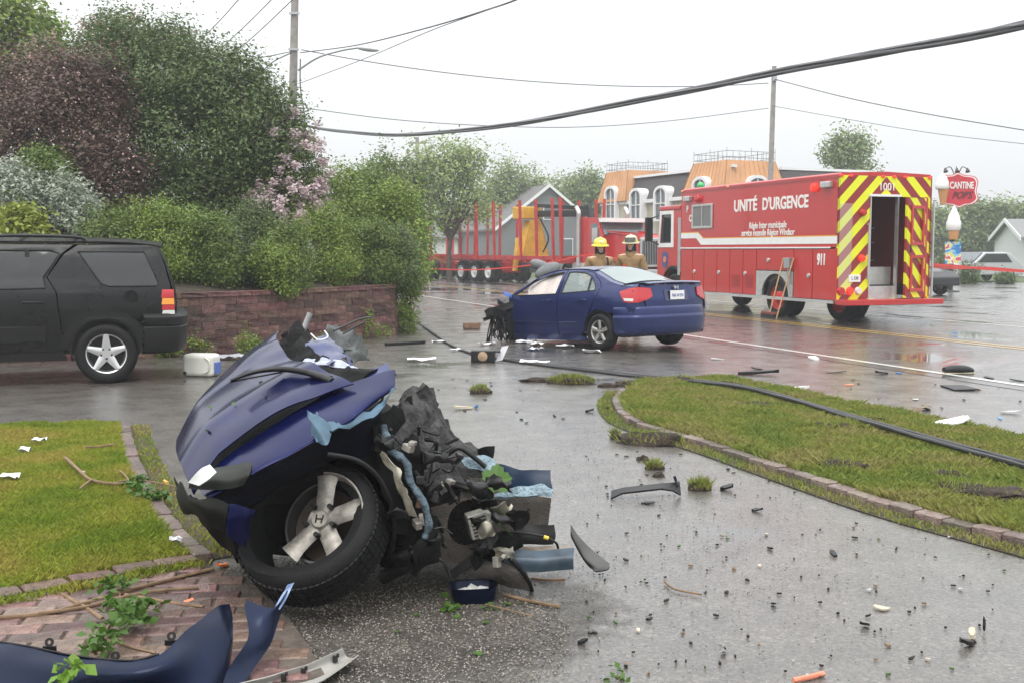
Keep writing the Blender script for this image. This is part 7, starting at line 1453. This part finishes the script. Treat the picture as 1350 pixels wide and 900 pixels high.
for i,(px,py,s_) in enumerate(((1000,543,.4),(1085,572,.3),(1110,572,.25),(1155,565,.22),(1112,625,.35),(1250,640,.25),(1250,655,.22),(1320,664,.6),(1290,660,.4),(960,514,.3),(900,508,.3))):
    g = G(px,py); T = clod(px,py,s_,s_*.5,.05,'dark patch of torn soil in the island grass',20+i,60,-.3,group='torn soil patches in the island grass'); T.location.z = .06
# ---- scattered car parts (hand placed)
def shard(px,py,L,Wd,H,m,lab,seed,rot=None,name='plastic_shard',cat='debris',group=None,z0=0.):
    rr = random.Random(seed); n = 7; q = MB(); pts = []
    for k in range(n): a = 2*math.pi*k/n; r_ = rr.uniform(.55,1.); pts.append(Vector((math.cos(a)*L/2*r_, math.sin(a)*Wd/2*r_, 0)))
    q.prism(pts,(0,0,max(.006,H*.3))); q.v = [v+Vector((0,0,H*.7*max(0,(v.x/L+.3))*rr.uniform(.7,1.1))) for v in q.v]; q.v = [Vector((v.x,v.y,max(.0,v.z))) for v in q.v]
    g = G(px,py); o = q.build(name, m, bevel=min(.004,L*.05)); o.location = (g.x,g.y,z0+.004); o.rotation_euler = (0,0,rot if rot is not None else rr.uniform(0,6.28)); return tag(o,lab,cat,group)
M_LTG = mat('light_grey_plastic',(.45,.45,.44),.5,var=.2); M_TANP = mat('tan_plastic',(.50,.44,.33),.6,var=.2); M_BLUEP = mat('blue_scrap',(.06,.25,.55),.4); M_ORG = mat('orange_lens',(.75,.16,.02),.25,coat=.6); M_AMB = mat('amber_piece',(.85,.42,.03),.3,coat=.5); M_PINK = mat('salmon_rod',(.65,.22,.13),.5,var=.2)
for i,(px,py,L,Wd,H,m,lab) in enumerate((
 (1000,494,.62,.22,.10,M_BLACK,'long curved black moulding on the road behind the grass island'),(1052,514,.34,.14,.07,M_WHITE,'white crumpled part on the road at the far edge of the island'),(1035,513,.2,.12,.05,M_BLACK,'black part touching the white crumpled part on the road'),
 (1073,474,.22,.16,.07,M_WHITE,'small white crumpled scrap on the edge line'),(1185,492,.20,.08,.02,M_BLUEP,'bright blue scrap on the wet road'),(1162,493,.26,.12,.06,M_BLACK,'black broken part beside the blue scrap on the road'),(1103,491,.42,.06,.02,M_BLACK,'thin black strip lying on the road'),
 (998,487,.2,.12,.04,M_BLACK,'dark flat scrap on the road near the sedan'),(945,474,.26,.12,.03,M_LTG,'grey flat scrap on the road behind the sedan'),(1120,508,.14,.08,.03,M_PINK,'pinkish scrap on the road by the island'),(1222,540,.14,.12,.07,M_TANP,'tan lump beside the white moulding near the island'),
 (1333,545,.22,.12,.05,M_LTG,'grey lump on the shoulder near the island end'),(1318,552,.16,.04,.01,M_BLUEP,'pale blue sliver on the shoulder near the island end'),(1305,499,.2,.12,.03,M_BLACK,'small dark part beside the abandoned shoe'),(1340,502,.3,.08,.03,M_BLACK,'dark strip on the edge line beyond the shoe'),
 (1207,527,.16,.09,.02,M_WHITE,'small white flat scrap on the shoulder behind the island'),(1337,575,.14,.1,.05,M_BLACK,'black lump at the far edge of the island'),
 (958,646,.11,.10,.06,M_BLACK,'folded black part on the driveway near the grassy clod'),(998,674,.08,.06,.03,M_BLACK,'small dark part shining on the driveway below the island'),(855,664,.13,.05,.015,M_BLACK,'flat black strip in front of the curved trim'),(868,452+128,.05,.05,.05,M_LTG,'upright grey chip beside the dirt mound'),
 (778,543,.10,.07,.05,M_BLACK,'dark stone-like chip between the wreck and the island'),(799,541,.08,.06,.05,M_DIRT,'brown chip next to the island tip'),(612,539,.26,.09,.05,M_TANP,'cream torn plastic tube behind the wreck'),(628,538,.05,.04,.05,M_BLUEP,'blue cap on the end of the cream plastic tube'),
 (1098,732,.09,.05,.03,M_BLACK,'black curved part alone on the driveway'),(1160,803,.10,.06,.02,M_TANP,'pale beige scrap on the driveway near the camera'),(1275,852,.09,.05,.05,M_BLACK,'black bracket with a cream scrap on top'),(1281,842,.045,.03,.06,M_TANP,'cream scrap resting on the black bracket'),(1297,832,.02,.015,.08,M_BLACK,'thin upright black clip behind the bracket'),
 (953,862,.032,.03,.03,M_LTG,'little white-grey cube on the driveway'),(1020,798,.05,.03,.02,M_BLACK,'small black flat part between beige scrap and fin'),(1140,826,.05,.05,.03,M_BLACK,'curled black part next to the beige scrap'),(768,849,.05,.045,.03,M_BLACK,'black lump by the gravel edge'),(1015,724,.07,.03,.02,M_BLACK,'short black angled part on the driveway'),
 (246,803,.10,.045,.03,M_ORG,'bright orange lens shard on the brick paving'),(294,747,.10,.05,.03,M_ORG,'dark orange lens shard beside the collapsed tyre'),(219,638,.045,.04,.04,M_AMB,'amber lens piece before the wreck nose'),(110,636,.03,.02,.02,M_WHITE,'white chip under the branch on the lawn'))):
    on_lawn = 110 <= px <= 110; shard(px,py,L,Wd,H,m,lab,300+i,z0=.07 if on_lawn else (.022 if px < 262 and py > 770 else 0))
q = MB(); q.sheet([[G(1228,556,.08),G(1231,554,.08)],[G(1244,558,.09),G(1247,552,.10)],[G(1260,558,.10),G(1262,549,.13)],[G(1272,555,.12),G(1270,547,.15)],[G(1279,551,.10),G(1277,548,.13)]],.012); tag(q.build('white_moulding', M_WHITE, smooth=60),'white curved moulding resting on the far edge of the grass island','car part')
# shoe
sg = G(1263,492); SH = thing('shoe', 'dark slip-on shoe lying on the road near the edge line', 'shoe', sg, R(10)); q = MB(); V = []
q.tube(cr([(-.20,0,.05),(-.10,0,.055),(.02,0,.05),(.12,0,.045),(.20,0,.03)],4),[.05+.035*math.sin(i/16*3.1) for i in range(17)],10,.75); q.build('upper', M_BLACK, SH, 60); q = MB(); q.tube(cr([(-.21,0,.012),(0,0,.012),(.21,0,.012)],4),[.06,.075,.08,.08,.08,.085,.085,.08,.06],10,.14); q.build('sole', M_ORG if False else M_TANP, SH, 60)
sg = G(1265,512); q = MB(); q.box((0,0,.012),(.28,.42,.016)); q.jitter(.01,6); o = q.build('shoe_reflection', M_BLACK); o.location = sg; tag(o,'flat black slab standing in for the dark reflection below the shoe','reflection')  # thin black slab laid as the shoe's dark reflection on the wet ground
# salmon rod, sticks
def stick(lab,pts,r,m=None,name='stick',z=.012,group=None):
    w3 = [G(a,b,z)+Vector((0,0,.0)) for a,b in pts]; return tag(MB().tube(cr(w3,4),r,6).build(name, m or M_STICK, smooth=60),lab,'stick',group)
M_STICK = mat('stick_wood',(.20,.13,.075),.8,var=.3,vscale=20)
stick('salmon-coloured plastic rod on the driveway near the camera',((1046,896),(1066,892),(1086,887)),.010,M_PINK,'plastic_rod')
stick('brown twig lying in front of the mirror shell',((664,783),(700,792),(738,799)),.008); stick('thin bent twig alone on the open driveway',((876,766),(890,776),(925,783)),.005); stick('short twig between the fin and the cross rail',((700,762),(722,764),(745,763)),.007)
stick('long pale stick crossing the brick paving below the lawn edging',((-10,814),(60,808),(120,792),(180,775),(230,762),(282,749)),.010,None,'stick',.045); stick('second pale stick across the brick paving',((50,808),(110,800),(165,786),(210,778),(262,774)),.008,None,'stick',.05); stick('third stick pointing at the orange shard',((165,783),(200,789),(240,796),(268,799)),.008,None,'stick',.04); stick('dark short stick among the paving weeds',((80,782),(105,796),(135,815)),.010,None,'stick',.04); stick('thin straw stick on the far lawn',((113,589),(130,588),(152,585)),.008,None,'stick',.085)
# fallen branches with leaves
def branch(name,lab,segs,tips,nleaf,size,m,seed,z=.05):
    b = G(segs[0][0][0][0],segs[0][0][0][1],z); T = thing(name,lab,'branch',(b.x,b.y,z)); q = MB()
    for pts,r_ in segs: q.tube(cr([G(a,c,h) for a,c,h in [(p[0],p[1],p[2] if len(p) > 2 else z+.015) for p in pts]],4), [r_*(1-.03*i) for i in range((len(pts)-1)*4+1)], 6)
    q.build('wood', M_STICK, T, 60, world=True)
    rng = np.random.default_rng(seed); pts = []
    for px,py,h,r_ in tips:
        g = np.array(G(px,py,h)); pts.append(g+rng.normal(size=(nleaf,3))*np.array([r_,r_,r_*.5]))
    p = np.vstack(pts); p[:,2] = np.maximum(p[:,2],z+.002); link('leaves', leaf_mesh('leaves', p-np.array(T.location), size, rng, .5, .75), m, T); return T
branch('fallen_branch','forked bare branch with a leafy end lying on the lawn edge',[(((86,603),(105,620),(120,632),(150,637),(172,635)),.013),(((120,632),(112,638),(105,644)),.008),(((150,637),(164,633),(190,633),(232,641)),.007),(((158,620),(165,626),(172,635)),.007)],[(178,637,.11,.035),(188,645,.10,.035),(200,652,.08,.03),(212,655,.06,.025),(184,630,.13,.03)],45,.042,LLF,61,.07)
branch('fallen_twig','leafy green twig lying across the brick paving behind the bumper cover',[(((120,858),(140,830),(155,800),(160,770)),.006),(((150,815),(175,800),(190,795)),.005),(((140,835),(165,850),(205,860)),.006)],[(130,850,.10,.035),(145,832,.12,.04),(158,812,.13,.04),(172,800,.12,.035),(188,796,.10,.03),(150,795,.12,.03),(152,768,.08,.03),(178,815,.09,.03)],42,.042,LLF,62,.03)
branch('green_sprig','bright green sprig sticking up beside the blue bumper cover',[(((88,905,.10),(90,890,.16),(92,878,.2)),.004)],[(90,882,.20,.018),(95,876,.22,.015),(84,890,.18,.015)],10,.055,leafmat('leaf_bright',(.17,.30,.04),.15,.4),63,.05)
branch('green_sprig','thin weed stems lying by the mirror shell',[(((640,796),(665,802),(705,812)),.004)],[(648,798,.02,.015),(600,803,.015,.02),(585,800,.015,.02)],6,.05,LLF,64,.004)
branch('green_sprig','small leafy weed on the near gravel',[(((812,893),(818,890)),.003)],[(815,890,.02,.02)],14,.035,LLF,65,.004)
# bag scraps on the lawn
for px,py,L,lab in ((12,630,.12,'white crumpled bag on the lawn'),(52,582,.10,'flat white scrap on the far lawn'),(33,595,.08,'small white scrap beside the flat one on the lawn'),(232,715,.06,'white sliver on the lawn edging')): 
    g = G(px,py,.07); q = MB(); q.sheet([[(g.x+(u/3-.5)*L, g.y+(v/3-.5)*L*.7, .075+.04*(.5+noise.noise(Vector((u*1.1+px,v*1.3,0))))) for v in range(4)] for u in range(4)],.003); tag(q.build('scrap', M_PAPER, smooth=40),lab,'scrap')
# small chips strewn over the driveway and road
mats_ = [M_BLACK]*6+[M_DIRT]*5+[M_STICK]*2+[M_LTG,LLF,M_TANP]; labs = {'black_plastic':'tiny black plastic chip strewn on the wet driveway','dark_dirt':'small crumb of dark dirt on the wet driveway','stick_wood':'small bit of bark on the wet driveway','light_grey_plastic':'small pale chip on the wet driveway','leaf_fresh':'torn scrap of green leaf on the driveway','tan_plastic':'small tan chip on the wet driveway'}
rr = random.Random(99); made = 0
while made < 210:
    px = rr.uniform(540,1345); py = rr.uniform(500,895)
    g = G(px,py)
    if in_poly(isl_xy, np.array([[g.x,g.y]]))[0] or (px < 770 and py > 560): continue
    m = rr.choice(mats_); sz = rr.uniform(.010,.036)*(1 if py > 620 else 1.6)
    shard(px,py,sz,sz*rr.uniform(.4,.9),sz*rr.uniform(.12,.4),m,labs[m.name],1000+made,name='chip',cat='chip',group=m.name.replace('_',' ')+' chips on the driveway'); made += 1
rng = np.random.default_rng(12); cen = np.array([[G(a,b).x,G(a,b).y] for a,b in ((720,640),(820,600),(760,560),(900,690),(700,500),(650,480),(1000,760),(1100,500),(1180,520),(560,620),(860,800),(1000,640))]); q_ = cen[rng.integers(0,len(cen),5200)]+rng.normal(size=(5200,2))*np.array([.55,.7]); q_ = q_[~in_poly(isl_xy,q_)]
n_ = len(q_); r_ = rng.uniform(.0015,.0065,n_); u_ = rng.uniform(.5,1.4,(n_,4)); V_ = np.zeros((n_,4,3)); th_ = rng.uniform(0,6.28,n_)
for i_ in range(3): V_[:,i_,0] = q_[:,0]+np.cos(th_+i_*2.1)*r_*u_[:,i_]; V_[:,i_,1] = q_[:,1]+np.sin(th_+i_*2.1)*r_*u_[:,i_]; V_[:,i_,2] = .009
V_[:,3,0] = q_[:,0]; V_[:,3,1] = q_[:,1]; V_[:,3,2] = .009+r_*u_[:,3]
tag(link('crash_grit', quads_mesh('crash_grit', V_.reshape(-1,3), 4, 1, [(0,1,3),(1,2,3),(2,0,3)]), mat('grit',(.05,.047,.043),.5,island=.9), kind='stuff'), 'fine dark grit and splinters strewn over the wet pavement', 'grit')
# fallen leaves on gravel
for i in range(9):
    px, py = rr.uniform(520,720), rr.uniform(790,892); g = G(px,py); bigleaf(Vector((g.x,g.y,.012)),0,0,rr.uniform(.015,.026),rr.uniform(0,6),i,'leaf',.1,'small green leaf flat on the gravelly asphalt').__setitem__('group','leaves on the gravel')
# ---- red barrier tape
M_TAPE = mat('red_tape',(.65,.05,.04),.5)
def tape(lab,pts,w_=.075):
    ps = cr([P(*p) for p in pts],6); q = MB(); q.sheet([[p+Vector((0,0,w_/2)),p-Vector((0,0,w_/2))] for p in ps],.004); return tag(q.build('barrier_tape', M_TAPE),lab,'tape')
tape('red barrier tape strung in front of the log truck', ((560,354,40),(620,356,38),(680,352,37),(730,345,36),(768,337,35),(800,333,34)),.04); tape('red barrier tape stretched from the rescue truck past the ice cream sign', ((1228,349,26),(1262,351,27),(1300,355,28),(1350,358,29),(1400,360,30)),.06); tape('second red barrier tape sagging behind the ice cream sign post', ((1228,352,26),(1262,354,27.5),(1300,353,29),(1350,357,30),(1400,358,31)),.05)
# ---- parked vehicles beyond
def simple_car(label,px,Y,rz,body,h=1.45,L=4.3,name='parked_car'):
    b = P(px,330,Y); T = thing(name,label,'car',(b.x,b.y,0),rz)
    prof = [(-L/2,.35),(-L/2-.02,.75),(-L/2+.15,.92),(-L/2+.9,h-.06),(-L/2+1.2,h),(.35,h),(1.0,.98),(L/2-.25,.85),(L/2,.65),(L/2,.35)]
    fixn(panel(prof,(),0,1.7,lambda a,b_,t: (a,t-.85,b_)).build('body', body, T, bevel=.06))
    for s in (1,-1):
        fixn(panel([(-L/2+.75,.98),(-L/2+1.15,h-.09),(.3,h-.09),(.82,.98)],(),0,.012,lambda a,b_,t: (a,s*(.852+t),b_)).build('side_window', M_GLASS, T))
        for x in (-1.3,1.35): wheel(T,(x,s*.76,.32),.32,.2,.2,M_ALU,s,n=18)
    q = MB(); q.prism([(.42,-.74,h-.02),(1.02,-.74,1.0),(1.05,-.74,1.01),(.45,-.74,h)],(0,1.48,0)); q.build('windscreen', M_PANE, T)
    return T
simple_car('dark parked car half hidden behind the rescue truck', 1182, 40, R(-62), mat('parked_black',(.006,.006,.007),.3,coat=.2), 1.7); simple_car('pale silver parked car behind the poster of the ice cream sign', 1290, 56, R(200), mat('parked_silver',(.5,.52,.53),.35,metal=.4,coat=.5), 1.5)
# ================================================================== RAIN HAZE
hz = MB(); hz.bb(-650,650,-40,620,-1.02,15.5)
hm_ = bpy.data.materials.new('haze_air'); hm_.use_nodes = True; t = hm_.node_tree; t.nodes.clear(); o_ = t.nodes.new('ShaderNodeOutputMaterial'); pv_ = t.nodes.new('ShaderNodeVolumePrincipled')
pv_.inputs['Color'].default_value = (.97,.98,1,1); pv_.inputs['Density'].default_value = .0016; pv_.inputs['Anisotropy'].default_value = .2; t.links.new(pv_.outputs[0], o_.inputs['Volume'])
tag(hz.build('haze', hm_, kind='stuff'), 'pale rain haze hanging over the whole street', 'haze')
